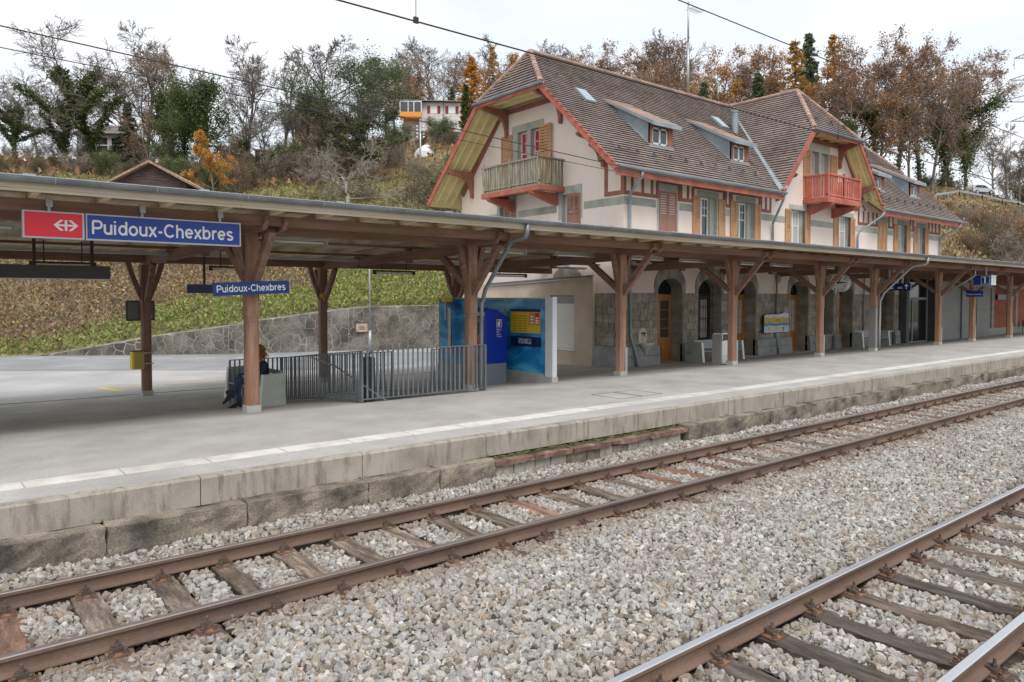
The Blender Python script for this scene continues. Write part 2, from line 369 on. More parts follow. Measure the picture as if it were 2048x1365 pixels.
M['benchblue'] = flat('grey_blue_bench_metal', (0.33, 0.38, 0.42), 0.45, 0.2)
M['benchconc'] = pmat('bench_concrete', (0.40, 0.41, 0.365), (0.345, 0.355, 0.315), (0.45, 0.46, 0.41), s=3, s2=60, bump=0.1, rough=0.9, fine=0.07)
M['ceramic'] = pmat('aged_white_ceramic', (0.58, 0.555, 0.47), (0.47, 0.43, 0.34), s=6, s2=40, rough=0.35, bump=0.02)
M['grass'] = pmat('meadow_soil_and_grass', (0.20, 0.175, 0.09), (0.135, 0.115, 0.065), (0.28, 0.25, 0.125), s=0.5, s2=9, bump=0.8, rough=1.0, fine=0.3)
M['earth'] = pmat('plain_ground', (0.2, 0.19, 0.15), s=0.2, s2=4, rough=1.0)
M['wallstone'] = pmat('retaining_wall_stone', (0.155, 0.143, 0.123), (0.085, 0.077, 0.066), (0.24, 0.225, 0.198), s=0.9, s2=10, bump=0.6, rough=1.0, fine=0.3, objrand=0.2, bdist=0.04)
M['wallmortar'] = pmat('pale_lime_mortar', (0.34, 0.32, 0.285), (0.17, 0.157, 0.137), (0.44, 0.415, 0.375), s=1.2, s2=22, bump=0.3, rough=1.0, fine=0.3)
M['bark'] = pmat('tree_bark', (0.20, 0.17, 0.148), (0.14, 0.118, 0.102), (0.26, 0.225, 0.20), s=1.0, s2=8, bump=0.3, rough=1.0, fine=0.2)
M['bark_pale'] = pmat('pale_twig_bark', (0.30, 0.265, 0.225), (0.22, 0.19, 0.155), (0.38, 0.34, 0.295), s=1.0, s2=8, bump=0.2, rough=1.0, fine=0.2)
M['leaf'] = leafmat('foliage')
M['wire'] = flat('dark_wire', (0.035, 0.03, 0.032), 0.6)
M['roofgrey'] = flat('grey_roof_sheet', (0.24, 0.21, 0.205), 0.8)
M['housewhite'] = pmat('white_house_render', (0.66, 0.62, 0.60), s=0.5, s2=20, rough=0.95, bump=0.02, fine=0.04)
M['houseyellow'] = pmat('yellow_house_render', (0.66, 0.50, 0.28), s=0.5, s2=20, rough=0.95, bump=0.02, fine=0.04)
M['maroon'] = flat('maroon_shutter', (0.22, 0.03, 0.045), 0.6)
M['orange'] = flat('orange_balcony_panel', (0.80, 0.31, 0.045), 0.6)
M['barnwood'] = pmat('dark_barn_boards', (0.085, 0.06, 0.055), (0.06, 0.042, 0.038), (0.12, 0.088, 0.078), s=2, s2=20, stretch=(1, 1, 8), bump=0.3, rough=0.95, fine=0.3)
M['silver'] = flat('silver_car_paint', (0.52, 0.53, 0.55), 0.25, 0.4)
M['black'] = flat('black_rubber', (0.015, 0.015, 0.016), 0.7)
M['redwall'] = pmat('brick_red_render', (0.40, 0.135, 0.075), (0.34, 0.11, 0.06), (0.46, 0.17, 0.10), s=1, s2=40, rough=0.95, bump=0.1, fine=0.06)
M['palestone'] = pmat('pale_green_stone_trim', (0.42, 0.45, 0.39), (0.35, 0.38, 0.33), s=2, s2=40, rough=0.95, bump=0.1, fine=0.08)
M['cladding'] = pmat('grey_metal_cladding', (0.30, 0.30, 0.29), (0.26, 0.26, 0.255), s=0.8, s2=30, rough=0.6, metal=0.15, bump=0.02, fine=0.04)

def weather(m, crack=0.5, spot_=0.35, stain=0.14, cs=0.28):
    """cracks, chewing-gum spots and dull stains in an asphalt surface"""
    t = m.node_tree; n = t.nodes; l = t.links.new; b = n['Principled BSDF']; src = b.inputs['Base Color'].links[0].from_socket
    g = n.new('ShaderNodeNewGeometry'); w = n.new('ShaderNodeTexNoise'); w.inputs['Scale'].default_value = 1.1; w.inputs['Detail'].default_value = 4; l(g.outputs['Position'], w.inputs['Vector'])
    ws = n.new('ShaderNodeVectorMath'); ws.operation = 'SCALE'; ws.inputs['Scale'].default_value = 0.9; l(w.outputs['Color'], ws.inputs[0])
    wa = n.new('ShaderNodeVectorMath'); wa.operation = 'ADD'; l(g.outputs['Position'], wa.inputs[0]); l(ws.outputs[0], wa.inputs[1])
    def chain(tex, lo, hi, amt):
        r = n.new('ShaderNodeMapRange'); r.inputs[1].default_value = lo; r.inputs[2].default_value = hi; r.inputs[3].default_value = amt; r.inputs[4].default_value = 0.0; l(tex, r.inputs[0]); return r.outputs[0]
    v = n.new('ShaderNodeTexVoronoi'); v.feature = 'DISTANCE_TO_EDGE'; v.inputs['Scale'].default_value = cs; l(wa.outputs[0], v.inputs['Vector']); c1 = chain(v.outputs['Distance'], 0.0, 0.006, crack)
    mk = n.new('ShaderNodeTexNoise'); mk.inputs['Scale'].default_value = 0.35; l(g.outputs['Position'], mk.inputs['Vector']); mm = n.new('ShaderNodeMath'); mm.operation = 'MULTIPLY'; l(c1, mm.inputs[0]); l(chain(mk.outputs[0], 0.45, 0.58, 1.0), mm.inputs[1])
    v2 = n.new('ShaderNodeTexVoronoi'); v2.inputs['Scale'].default_value = 1.7; l(g.outputs['Position'], v2.inputs['Vector']); c2 = chain(v2.outputs['Distance'], 0.035, 0.06, spot_)
    st = n.new('ShaderNodeTexNoise'); st.inputs['Scale'].default_value = 0.55; st.inputs['Detail'].default_value = 7; st.inputs['Roughness'].default_value = 0.65; l(wa.outputs[0], st.inputs['Vector']); c3 = chain(st.outputs[0], 0.38, 0.52, stain)
    a = n.new('ShaderNodeMath'); a.operation = 'MAXIMUM'; l(mm.outputs[0], a.inputs[0]); l(c2, a.inputs[1]); a2 = n.new('ShaderNodeMath'); a2.operation = 'MAXIMUM'; l(a.outputs[0], a2.inputs[0]); l(c3, a2.inputs[1])
    mx = n.new('ShaderNodeMix'); mx.data_type = 'RGBA'; mx.inputs[7].default_value = (0.10, 0.095, 0.088, 1); l(a2.outputs[0], mx.inputs[0]); l(src, mx.inputs[6]); l(mx.outputs[2], b.inputs['Base Color'])
weather(M['asphalt'], 0.22, 0.35, 0.12); weather(M['forecourt'], 0.35, 0.2, 0.1); weather(M['road'], 0.4, 0.1, 0.12)
weather(M['strip'], 0.25, 0.3, 0.22, 0.6); weather(M['concrete'], 0.0, 0.1, 0.15)

# ground height of the station area: platform falls from the raised edge to the old level by the building
GT = [(9.25, 0.0), (13.6, 0.0), (18.9, -0.48), (23.3, -0.62), (28, -0.75), (60, -0.75)]
def G(y): return lerp_tab(GT, y)
# ================================================================== SETTING
def rough_block(x0, x1, y0, y1, z0, z1, nx, ny, nz, jit, name, mat, parent, round_=0.0):
    """box with gridded faces whose vertices are pushed about a little: hewn stone / worn timber"""
    idx = {}; vs = []; fs = []
    def vid(i, j, k):
        if (i, j, k) not in idx:
            p = np.array([x0 + (x1 - x0) * i / nx, y0 + (y1 - y0) * j / ny, z0 + (z1 - z0) * k / nz])
            p += rng.normal(0, jit, 3)
            e = (i in (0, nx)) + (j in (0, ny)) + (k in (0, nz))
            if e >= 2 and round_:
                c = np.array([(x0 + x1) / 2, (y0 + y1) / 2, (z0 + z1) / 2]); s_ = np.sign(c - p)
                m_ = np.array([i in (0, nx), j in (0, ny), k in (0, nz)], float); p += s_ * m_ * round_ * rng.uniform(0.3, 1.2)
            idx[(i, j, k)] = len(vs); vs.append(tuple(p))
        return idx[(i, j, k)]
    for j in range(ny):
        for i in range(nx):
            fs.append((vid(i, j, nz), vid(i + 1, j, nz), vid(i + 1, j + 1, nz), vid(i, j + 1, nz)))
    for k in range(nz):
        for i in range(nx):
            fs.append((vid(i, 0, k), vid(i + 1, 0, k), vid(i + 1, 0, k + 1), vid(i, 0, k + 1)))
            fs.append((vid(i + 1, ny, k), vid(i, ny, k), vid(i, ny, k + 1), vid(i + 1, ny, k + 1)))
        for j in range(ny):
            fs.append((vid(0, j + 1, k), vid(0, j, k), vid(0, j, k + 1), vid(0, j + 1, k + 1)))
            fs.append((vid(nx, j, k), vid(nx, j + 1, k), vid(nx, j + 1, k + 1), vid(nx, j, k + 1)))
    b = MB(); b.v = vs; b.f = fs; b.mi = [0] * len(fs)
    return b.build(name, mat, parent)

# --- far ground sheet
g = MB(); g.poly([(-1500, -1500, -1.6), (1500, -1500, -1.6), (1500, 1500, -1.6), (-1500, 1500, -1.6)])
tag(g.build('ground', M['earth']), kind='structure')
# --- bed under the tracks
g = MB()
for x in np.arange(-14, 150, 4.0):
    g.poly([(x, -4, -0.83), (x + 4, -4, -0.83), (x + 4, 9.5, -0.83), (x, 9.5, -0.83)])
tag(g.build('track_bed', M['crossbase']), kind='structure')

# --- platform with the stairwell opening
HOLE = (7.32, 10.36, 14.0, 18.12)
plat = MB()
ys = [9.4, 13.6, 16.0, 18.9, 21.0, 23.3]
for ya, yb in zip(ys, ys[1:]):
    for xa, xb in ((-14, 20), (20, 60), (60, 160)):
        yb2 = yb
        polys = subtract([[(xa, ya), (xb, ya), (xb, yb2), (xa, yb2)]], HOLE)
        for p in polys: plat.poly([(x, y, G(y)) for x, y in p])
platform = tag(plat.build('platform', M['asphalt']), kind='structure')
hx0, hx1, hy0, hy1 = HOLE
st = MB()
st.poly([(hx0, hy0, -0.04), (hx1, hy0, -0.04), (hx1, hy0, -3), (hx0, hy0, -3)]); st.poly([(hx0, hy1, -0.42), (hx1, hy1, -0.42), (hx1, hy1, -3), (hx0, hy1, -3)])
st.poly([(hx0, hy0, -0.04), (hx0, hy1, -0.42), (hx0, hy1, -3), (hx0, hy0, -3)]); st.poly([(hx1, hy0, -0.04), (hx1, hy1, -0.42), (hx1, hy1, -3), (hx1, hy0, -3)])
st.build('stairwell_wall', M['concrete'], platform)
for i in range(14):
    a = MB(); a.box(hx0, hy0 + 0.9, -0.55 - 0.17 * i - 0.17, hx0 + 0.01 + 0, hy1, -0.55 - 0.17 * i)
    a = MB(); x = hx0 + 0.15 + i * 0.22; a.box(x, hy0 + 0.3, -3.0, x + 0.22, hy1 - 0.3, -0.6 - 0.17 * i); a.build('stair_tread', M['concrete'], platform)

# raised edge blocks and the guide strip
EJ = [2.65 + 2.17 * k for k in range(-3, 45)]
for a, b in zip(EJ, EJ[1:]):
    m = MB(); e = 0.006
    m.prism([(a + e, 9.25, -0.34), (a + e, 9.25, -0.022), (a + e, 9.27, 0.003), (a + e, 9.42, 0.003), (a + e, 9.42, -0.34)], (b - a - 2 * e, 0, 0))
    m.build('edge_block', M['edge'], platform)
g = MB(); g.box(-14, 9.29, -0.36, 120, 9.4, -0.03); g.build('edge_backing', M['mortar'], platform)
for k in range(-4, 110):
    a = 0.94 + 1.035 * k
    m = MB(); m.box(a + 0.012, 10.0, -0.02, a + 1.023, 10.37, 0.005)
    if a < 14:
        for r_ in range(6): m.box(a + 0.03, 10.03 + r_ * 0.056, 0.004, a + 1.0, 10.055 + r_ * 0.056, 0.0085)
    m.build('guide_slab', M['strip'], platform)
# old, lower edge stones
OJ = [-3.6, -2.0, -0.2, 1.59, 3.12, 4.78, 5.95, 6.98]
OJ2 = [11.79, 13.2, 14.73, 16.45, 18.1, 19.88, 21.4, 22.8, 24.4, 26.13, 28.4, 30.8] + [33 + 2.2 * k for k in range(24)]
for J in (OJ, OJ2):
    for a, b in zip(J, J[1:]):
        dy = random.uniform(-0.012, 0.012); dz = random.uniform(-0.012, 0.008)
        nx = max(3, int((b - a) / 0.16)) if a < 20 else 4
        rough_block(a + 0.002, b - 0.002, 8.99 + dy * 0.5, 9.33, -0.72, -0.335 + dz * 0.5, nx, 3, 4, 0.0075, 'old_edge_stone', M['oldstone'], platform, 0.007)
        rough_block(a + 0.05, b - 0.05, 9.06, 9.33, -0.86, -0.725, nx, 1, 2, 0.008, 'footing_stone', M['oldstone'], platform, 0.01)
x = 6.99
while x < 11.6:
    w = random.uniform(0.75, 1.25); w = min(w, 11.78 - x)
    rough_block(x + 0.006, x + w - 0.006, 9.0, 9.27, -0.475, -0.39, 8, 3, 1, 0.006, 'coping_stone', M['brickrust'], platform, 0.008); x += w
x = 7.0
while x < 11.6:
    w = random.uniform(0.28, 0.5); w = min(w, 11.78 - x)
    rough_block(x + 0.006, x + w - 0.006, 9.06, 9.3, -0.69, -0.482, 3, 1, 2, 0.004, 'wall_stone', M['oldstone'] if random.random() < 0.3 else M['edge'], platform, 0.006); x += w
rough_block(7.0, 11.78, 9.1, 9.3, -0.86, -0.70, 20, 1, 2, 0.012, 'footing_stone', M['oldstone'], platform, 0.01)
mo = rough_block(6.9, 11.7, 9.19, 9.252, -0.41, -0.365, 60, 3, 1, 0.014, 'moss', M['moss'], platform)
mo['kind'] = 'stuff'
g = MB(); g.box(-14, 9.2, -0.9, 120, 9.34, -0.42); g.build('edge_backing', M['mortar'], platform)
# covers let into the platform surface
for (xa, xb, ya, yb) in ((11.75, 12.45, 10.75, 11.65), (12.5, 13.15, 10.75, 11.65)):
    m = MB(); w = 0.012
    m.box(xa, ya, -0.01, xb, ya + w, 0.004); m.box(xa, yb - w, -0.01, xb, yb, 0.004); m.box(xa, ya + w, -0.01, xa + w, yb - w, 0.004); m.box(xb - w, ya + w, -0.01, xb, yb - w, 0.004)
    m.build('cover_frame', M['darkmetal'], platform)

# --- forecourt, road, markings
f = MB()
for ya, yb in ((23.3, 28), (28, 60)): f.poly([(-40, ya, G(ya)), (40, ya, G(ya)), (40, yb, G(yb)), (-40, yb, G(yb))])
fore = tag(f.build('forecourt', M['forecourt']), kind='structure')
m = MB(); m.box(-14, 23.26, -0.7, 20.9, 23.36, G(23.3) + 0.02); m.build('kerb', M['concrete'], fore)
def rpt(s, off):   # along / across the skewed road
    d = Vector((0.80, -0.60, 0)); n_ = Vector((0.60, 0.80, 0)); o = Vector((3.7, 42.4, -0.745))
    return o + d * s + n_ * off
r = MB(); r.poly([rpt(-40, -6.0), rpt(24, -6.0), rpt(24, 3.6), rpt(-40, 3.6)])
r.v = [(x, y, -0.742) for x, y, z in r.v]
road = tag(r.build('road', M['road']), kind='structure')
for k in range(-4, 9):
    r = MB(); s0 = k * 2.05 + 0.3; p = [rpt(s0, -0.07), rpt(s0 + 1.0, -0.07), rpt(s0 + 1.0, 0.07), rpt(s0, 0.07)]
    r.poly([(q.x, q.y, -0.738) for q in p]); r.build('lane_dash', M['white_paint'], road)
r = MB()
for q in ([(4.45, 26.45), (4.62, 26.6), (4.95, 24.9), (4.72, 24.75)], [(4.5, 26.45), (7.3, 25.85), (7.3, 25.98), (4.5, 26.58)], [(7.3, 25.85), (8.7, 26.3), (8.7, 26.43), (7.3, 25.98)]):
    r.poly([(x, y, G(y) + 0.005) for x, y in q])
r.build('yellow_marking', M['yellow_paint'], fore)

# --- the hill
WALLP = [(1.5, 45.5), (7.3, 42.0), (12.6, 38.8), (18.6, 37.2), (30, 36.0)]
WTOP = [(4.6, -0.74), (7.4, -0.2), (9.5, 0.25), (12, 0.66), (14, 1.0), (17.6, 1.52), (19.5, 1.7), (26, 1.77), (30, 1.8)]
TOE = [(-80, 62), (-20, 55), (1.5, 45.5), (7.3, 42.0), (12.6, 38.8), (18.6, 37.2), (30, 36.0), (45, 31.5), (58, 21.5), (90, 20.5), (400, 20)]
XT = [-200, 0, 20, 40, 60, 90, 130, 200, 400]
DT = [0, 3, 9, 13, 25, 45, 75, 115, 170, 260, 420]
ZT = [[-.76, 1.3, 4.0, 4.3, 6.5, 13.5, 20, 21, 18, 12, 8],
      [-.76, 1.3, 4.0, 4.3, 6.5, 13.5, 20, 21, 18, 12, 8],
      [1.7, 2.6, 4.4, 4.9, 7.2, 12.8, 20, 23, 21, 16, 10],
      [1.0, 2.5, 5.5, 6.5, 9, 14, 21, 26, 26, 20, 15],
      [-.7, 2.6, 8, 9, 13, 18, 25, 31, 33, 28, 20],
      [-.7, 2.0, 7.0, 10.0, 16, 21, 29, 38, 43, 40, 30],
      [-.7, 2.0, 7.5, 10.5, 19.2, 19.6, 24, 33, 41, 42, 35],
      [-.7, 2.0, 7.0, 10.0, 19.0, 19.5, 19.5, 20, 25, 25, 20],
      [-.7, 2.0, 8, 10, 10, 10, 10, 12, 12, 12, 12]]
def H(x, y):
    d = y - lerp_tab(TOE, x)
    if d < 0: return -0.76
    i = max(0, min(len(XT) - 2, int(np.searchsorted(XT, x)) - 1)); t = min(1, max(0, (x - XT[i]) / (XT[i + 1] - XT[i])))
    za = lerp_tab(list(zip(DT, ZT[i])), d); zb = lerp_tab(list(zip(DT, ZT[i + 1])), d)
    z = za + (zb - za) * t
    if d < 9 and x < 32:
        z = lerp_tab(list(zip(DT, ZT[i])), 9) * (1 - t) + lerp_tab(list(zip(DT, ZT[i + 1])), 9) * t
        w = lerp_tab(WTOP, x); z = w + (z - w) * min(1, d / 9.0)
    return z + 0.25 * math.sin(x * 0.31 + y * 0.17) * min(1, d / 10)
xs = list(np.arange(-120, 0, 8.0)) + list(np.arange(0, 60, 1.5)) + list(np.arange(60, 130, 3.0)) + list(np.arange(130, 420, 20.0))
dd = [0.0, 0.4, 1, 2, 3, 4.5, 6, 7.5, 9, 11, 13, 16, 20, 25, 30, 36, 45, 55, 65, 75, 90, 105, 120, 140, 170, 210, 260, 330, 420]
b = MB()
for i, x in enumerate(xs):
    t = lerp_tab(TOE, x)
    for d in dd: b.v.append((x, t + d, H(x, t + d + 1e-6)))
for i in range(len(xs) - 1):
    for j in range(len(dd) - 1):
        a = i * len(dd) + j; b.face((a, a + len(dd), a + len(dd) + 1, a + 1))
hill = tag(b.build('hillside', M['grass'], smooth=True), kind='structure')

# ================================================================== TRACKS
RZ = -0.58
def rail_mesh(name, top):
    hw, h = 0.036, 0.16
    prof = [(-0.07, 0), (0.07, 0), (0.07, 0.012), (0.012, 0.03), (0.0085, 0.05), (0.0085, 0.115), (hw, 0.125), (hw, 0.152), (hw - 0.009, h), (-hw + 0.009, h), (-hw, 0.152), (-hw, 0.125), (-0.0085, 0.115), (-0.0085, 0.05), (-0.012, 0.03), (-0.07, 0.012)]
    b = MB(); n = len(prof); xs = [-8, 20, 60, 200]
    for x in xs: b.v += [(x, y, z - h) for y, z in prof]
    for i in range(len(xs) - 1):
        for k in range(n):
            k2 = (k + 1) % n; b.m = 1 if k in (7, 8, 9) else 0
            b.face((i * n + k, i * n + k2, (i + 1) * n + k2, (i + 1) * n + k))
    me = b.mesh(name); me.materials.append(M['railside']); me.materials.append(M[top]); return me
def sleeper_mesh(mat):
    o = rough_block(-0.13, 0.13, -1.32, 1.32, -0.14, 0, 5, 26, 2, 0.0045, 'tmp', mat, None, 0.008)
    me = o.data; bpy.data.objects.remove(o); return me
fa = MB()
fa.box(-0.085, -0.19, 0.0, 0.085, 0.19, 0.016)
fa.m = 1
for s_ in (-1, 1):
    fa.box(-0.05, s_ * 0.075, 0.016, 0.05, s_ * 0.125, 0.055); fa.box(-0.04, s_ * 0.045, 0.04, 0.04, s_ * 0.1, 0.062)
    fa.lathe([(0.024, 0.055), (0.024, 0.082), (0.013, 0.084), (0.013, 0.125)], (0, s_ * 0.1, 0), 6)
    for q in (-0.055, 0.055): fa.lathe([(0.026, 0.012), (0.026, 0.024), (0.017, 0.026), (0.017, 0.05)], (q, s_ * 0.158, 0.004), 6)
fast_me = fa.mesh('fastener'); fast_me.materials.append(M['plate']); fast_me.materials.append(M['bolt'])
def track(yc, x0, dx, n, top, smats, label, sl0):
    t = thing('railway_track', label, 'railway track', (0, yc, RZ))
    rm = rail_mesh('rail', top)
    for s_ in (-0.75, 0.75): inst('rail', rm, t, (0, s_, 0))
    var = [sleeper_mesh(m) for m in smats]
    xs = []
    for k in range(sl0, n):
        x = x0 + dx * k + random.uniform(-0.02, 0.02); xs.append(x)
        s_ = inst('sleeper', random.choice(var), t, (x, random.uniform(-0.03, 0.03), -0.178 + random.uniform(-0.006, 0.004)), (0, 0, random.choice((0, math.pi)) + random.uniform(-0.012, 0.012)))
        for q in (-0.75, 0.75): inst('fastener', fast_me, s_, (0, q, 0.0))
    return xs
TR1 = track(7.55, 0.58, 0.675, 92, 'railtop_dull', [M['sleeper']] * 3 + [M['sleeper_rust']] * 2, 'rusty rail track running right beside the station platform', -5)
TR2 = track(2.84, 4.29, 0.73, 60, 'railtop_bright', [M['sleeper2']] * 3 + [M['sleeper']], 'nearer rail track with polished shiny rail heads, away from the platform', -4)

# ballast: crushed stones scattered over the bed (nobody could count them)
import bmesh
stones = bpy.data.collections.new('ballast_stones')
def stone_mat():
    m = bpy.data.materials.new('ballast_stone'); m.use_nodes = True; t = m.node_tree; n = t.nodes; l = t.links.new; b = n['Principled BSDF']
    oi = n.new('ShaderNodeObjectInfo'); r = n.new('ShaderNodeValToRGB'); e = r.color_ramp.elements
    cols = [(0.0, (0.19, 0.165, 0.14)), (0.12, (0.29, 0.25, 0.205)), (0.28, (0.345, 0.325, 0.295)), (0.45, (0.43, 0.42, 0.40)), (0.6, (0.30, 0.30, 0.30)), (0.72, (0.47, 0.47, 0.465)), (0.84, (0.38, 0.335, 0.275)), (0.93, (0.62, 0.60, 0.575)), (1.0, (0.33, 0.235, 0.165))]
    e[0].position, e[0].color = cols[0][0], (*cols[0][1], 1); e[1].position, e[1].color = 1.0, (*cols[-1][1], 1)
    for p, c in cols[1:-1]: k = e.new(p); k.color = (*c, 1)
    l(oi.outputs['Random'], r.inputs[0])
    g = n.new('ShaderNodeNewGeometry'); nz = n.new('ShaderNodeTexNoise'); nz.inputs['Scale'].default_value = 60; nz.inputs['Detail'].default_value = 4; l(g.outputs['Position'], nz.inputs['Vector'])
    mr = n.new('ShaderNodeMapRange'); mr.inputs[1].default_value = 0.3; mr.inputs[2].default_value = 0.7; mr.inputs[3].default_value = 0.8; mr.inputs[4].default_value = 1.15; l(nz.outputs[0], mr.inputs[0])
    sc = n.new('ShaderNodeVectorMath'); sc.operation = 'SCALE'; l(r.outputs[0], sc.inputs[0]); l(mr.outputs[0], sc.inputs['Scale'])
    # rust dust close to the rails
    sp = n.new('ShaderNodeSeparateXYZ'); l(g.outputs['Position'], sp.inputs[0])
    acc = None
    for yr, wd, am in ((8.3, 0.55, 0.7), (6.8, 0.75, 0.75), (3.59, 0.5, 0.5), (2.09, 0.5, 0.5)):
        a = n.new('ShaderNodeMath'); a.operation = 'SUBTRACT'; l(sp.outputs['Y'], a.inputs[0]); a.inputs[1].default_value = yr
        c = n.new('ShaderNodeMath'); c.operation = 'ABSOLUTE'; l(a.outputs[0], c.inputs[0])
        d = n.new('ShaderNodeMapRange'); d.inputs[1].default_value = 0.0; d.inputs[2].default_value = wd; d.inputs[3].default_value = am; d.inputs[4].default_value = 0.0; l(c.outputs[0], d.inputs[0])
        if acc is None: acc = d.outputs[0]
        else:
            q = n.new('ShaderNodeMath'); q.operation = 'MAXIMUM'; l(acc, q.inputs[0]); l(d.outputs[0], q.inputs[1]); acc = q.outputs[0]
    mx = n.new('ShaderNodeMix'); mx.data_type = 'RGBA'; mx.inputs[7].default_value = (0.21, 0.155, 0.115, 1); l(acc, mx.inputs[0]); l(sc.outputs[0], mx.inputs[6])
    lf = n.new('ShaderNodeTexNoise'); lf.inputs['Scale'].default_value = 0.9; lf.inputs['Detail'].default_value = 3; l(g.outputs['Position'], lf.inputs['Vector'])
    lr = n.new('ShaderNodeMapRange'); lr.inputs[1].default_value = 0.35; lr.inputs[2].default_value = 0.65; lr.inputs[3].default_value = 0.0; lr.inputs[4].default_value = 0.35; l(lf.outputs[0], lr.inputs[0])
    m3 = n.new('ShaderNodeMix'); m3.data_type = 'RGBA'; m3.blend_type = 'MULTIPLY'; m3.inputs[7].default_value = (0.72, 0.64, 0.55, 1); l(lr.outputs[0], m3.inputs[0]); l(mx.outputs[2], m3.inputs[6])
    l(m3.outputs[2], b.inputs['Base Color']); b.inputs['Roughness'].default_value = 0.9; b.inputs['Specular IOR Level'].default_value = 0.2
    return m
SM = stone_mat()
for k in range(10):
    bm = bmesh.new(); el = (1.0, random.uniform(0.65, 0.95), random.uniform(0.45, 0.75))
    for _ in range(15):
        v = Vector((random.gauss(0, 1), random.gauss(0, 1), random.gauss(0, 1))).normalized() * random.uniform(0.85, 1.1)
        bm.verts.new((v.x * el[0] * 0.5, v.y * el[1] * 0.5, v.z * el[2] * 0.5))
    res = bmesh.ops.convex_hull(bm, input=bm.verts)
    bmesh.ops.delete(bm, geom=[v for v in bm.verts if not v.link_faces], context='VERTS')
    me = bpy.data.meshes.new('ballast_stone'); bm.to_mesh(me); bm.free(); me.materials.append(SM)
    stones.objects.link(bpy.data.objects.new('ballast_stone', me))
def bz(x, y):
    z = -0.775
    for yr in (7.55, 2.84):
        d = abs(y - yr)
        if d < 0.75: return -0.785 + 0.012 * math.sin(x * 3.1)
    dmin = min(abs(abs(y - 7.55) - 0.75), abs(abs(y - 2.84) - 0.75))
    z = -0.79 + 0.075 * min(1, dmin / 0.7)
    if y > 8.4: z = -0.79 + 0.13 * min(1, (y - 8.4) / 0.45)
    return z + 0.018 * math.sin(x * 1.7 + y * 2.3) + 0.014 * math.sin(x * 4.3 - y * 3.1)
def ballast(name, xa, xb, step, dens, smin, smax, label, seed):
    b = MB(); vid = {}
    yl = np.arange(0.4, 9.05, 0.12)
    def V(x, y):
        k = (round(x, 3), round(y, 3))
        if k not in vid: vid[k] = len(b.v); b.v.append((x, y, bz(x, y)))
        return vid[k]
    nx = int((xb - xa) / step)
    for i in range(nx):
        x = xa + i * step; xm = x + step / 2
        for y in yl:
            ym = y + 0.06
            if min(abs(abs(ym - 7.55) - 0.75), abs(abs(ym - 2.84) - 0.75)) < 0.09: continue
            if abs(ym - 7.55) < 0.95 or (abs(ym - 7.55) < 1.3 and ym < 7.55 and random.random() < 0.35):
                if min(abs(xm - s_) for s_ in TR1) < 0.15: continue
            if abs(ym - 2.84) < 1.0 and min(abs(xm - s_) for s_ in TR2) < 0.15: continue
            # only where the station side of the line can be seen
            b.face((V(x, y), V(x + step, y), V(x + step, y + 0.12), V(x, y + 0.12)))
    o = b.build(name, M['crossbase'])
    ng = bpy.data.node_groups.new(name, 'GeometryNodeTree')
    ng.interface.new_socket('Geometry', in_out='INPUT', socket_type='NodeSocketGeometry'); ng.interface.new_socket('Geometry', in_out='OUTPUT', socket_type='NodeSocketGeometry')
    n = ng.nodes; l = ng.links.new
    gi, go = n.new('NodeGroupInput'), n.new('NodeGroupOutput')
    ds = n.new('GeometryNodeDistributePointsOnFaces'); ds.inputs['Density'].default_value = dens; ds.inputs['Seed'].default_value = seed
    ci = n.new('GeometryNodeCollectionInfo'); ci.inputs['Collection'].default_value = stones; ci.inputs['Separate Children'].default_value = True; ci.inputs['Reset Children'].default_value = True
    ip = n.new('GeometryNodeInstanceOnPoints'); ip.inputs['Pick Instance'].default_value = True
    rv = n.new('FunctionNodeRandomValue'); rv.data_type = 'FLOAT_VECTOR'; rv.inputs[0].default_value = (0, 0, 0); rv.inputs[1].default_value = (6.28, 6.28, 6.28)
    rs = n.new('FunctionNodeRandomValue'); rs.data_type = 'FLOAT'; rs.inputs[2].default_value = smin; rs.inputs[3].default_value = smax; rs.inputs['Seed'].default_value = 5
    ri = n.new('FunctionNodeRandomValue'); ri.data_type = 'INT'; ri.inputs[4].default_value = 0; ri.inputs[5].default_value = 9; ri.inputs['Seed'].default_value = 9
    jn = n.new('GeometryNodeJoinGeometry')
    l(gi.outputs[0], ds.inputs[0]); l(ds.outputs['Points'], ip.inputs['Points']); l(ci.outputs[0], ip.inputs['Instance'])
    l(rv.outputs[0], ip.inputs['Rotation']); l(rs.outputs[1], ip.inputs['Scale']); l(ri.outputs[2], ip.inputs['Instance Index'])
    l(ip.outputs[0], jn.inputs[0]); l(gi.outputs[0], jn.inputs[0]); l(jn.outputs[0], go.inputs[0])
    md = o.modifiers.new('stones', 'NODES'); md.node_group = ng
    return tag(o, label, kind='stuff')
ballast('ballast', -2.0, 13.0, 0.1, 620, 0.040, 0.128, 'grey and tan crushed stone ballast around the nearer tracks', 1)
ballast('ballast', 13.0, 30.0, 0.15, 380, 0.055, 0.125, 'grey crushed stone ballast further along the line', 2)
ballast('ballast', 30.0, 90.0, 0.3, 120, 0.08, 0.14, 'crushed stone ballast in the far distance', 3)
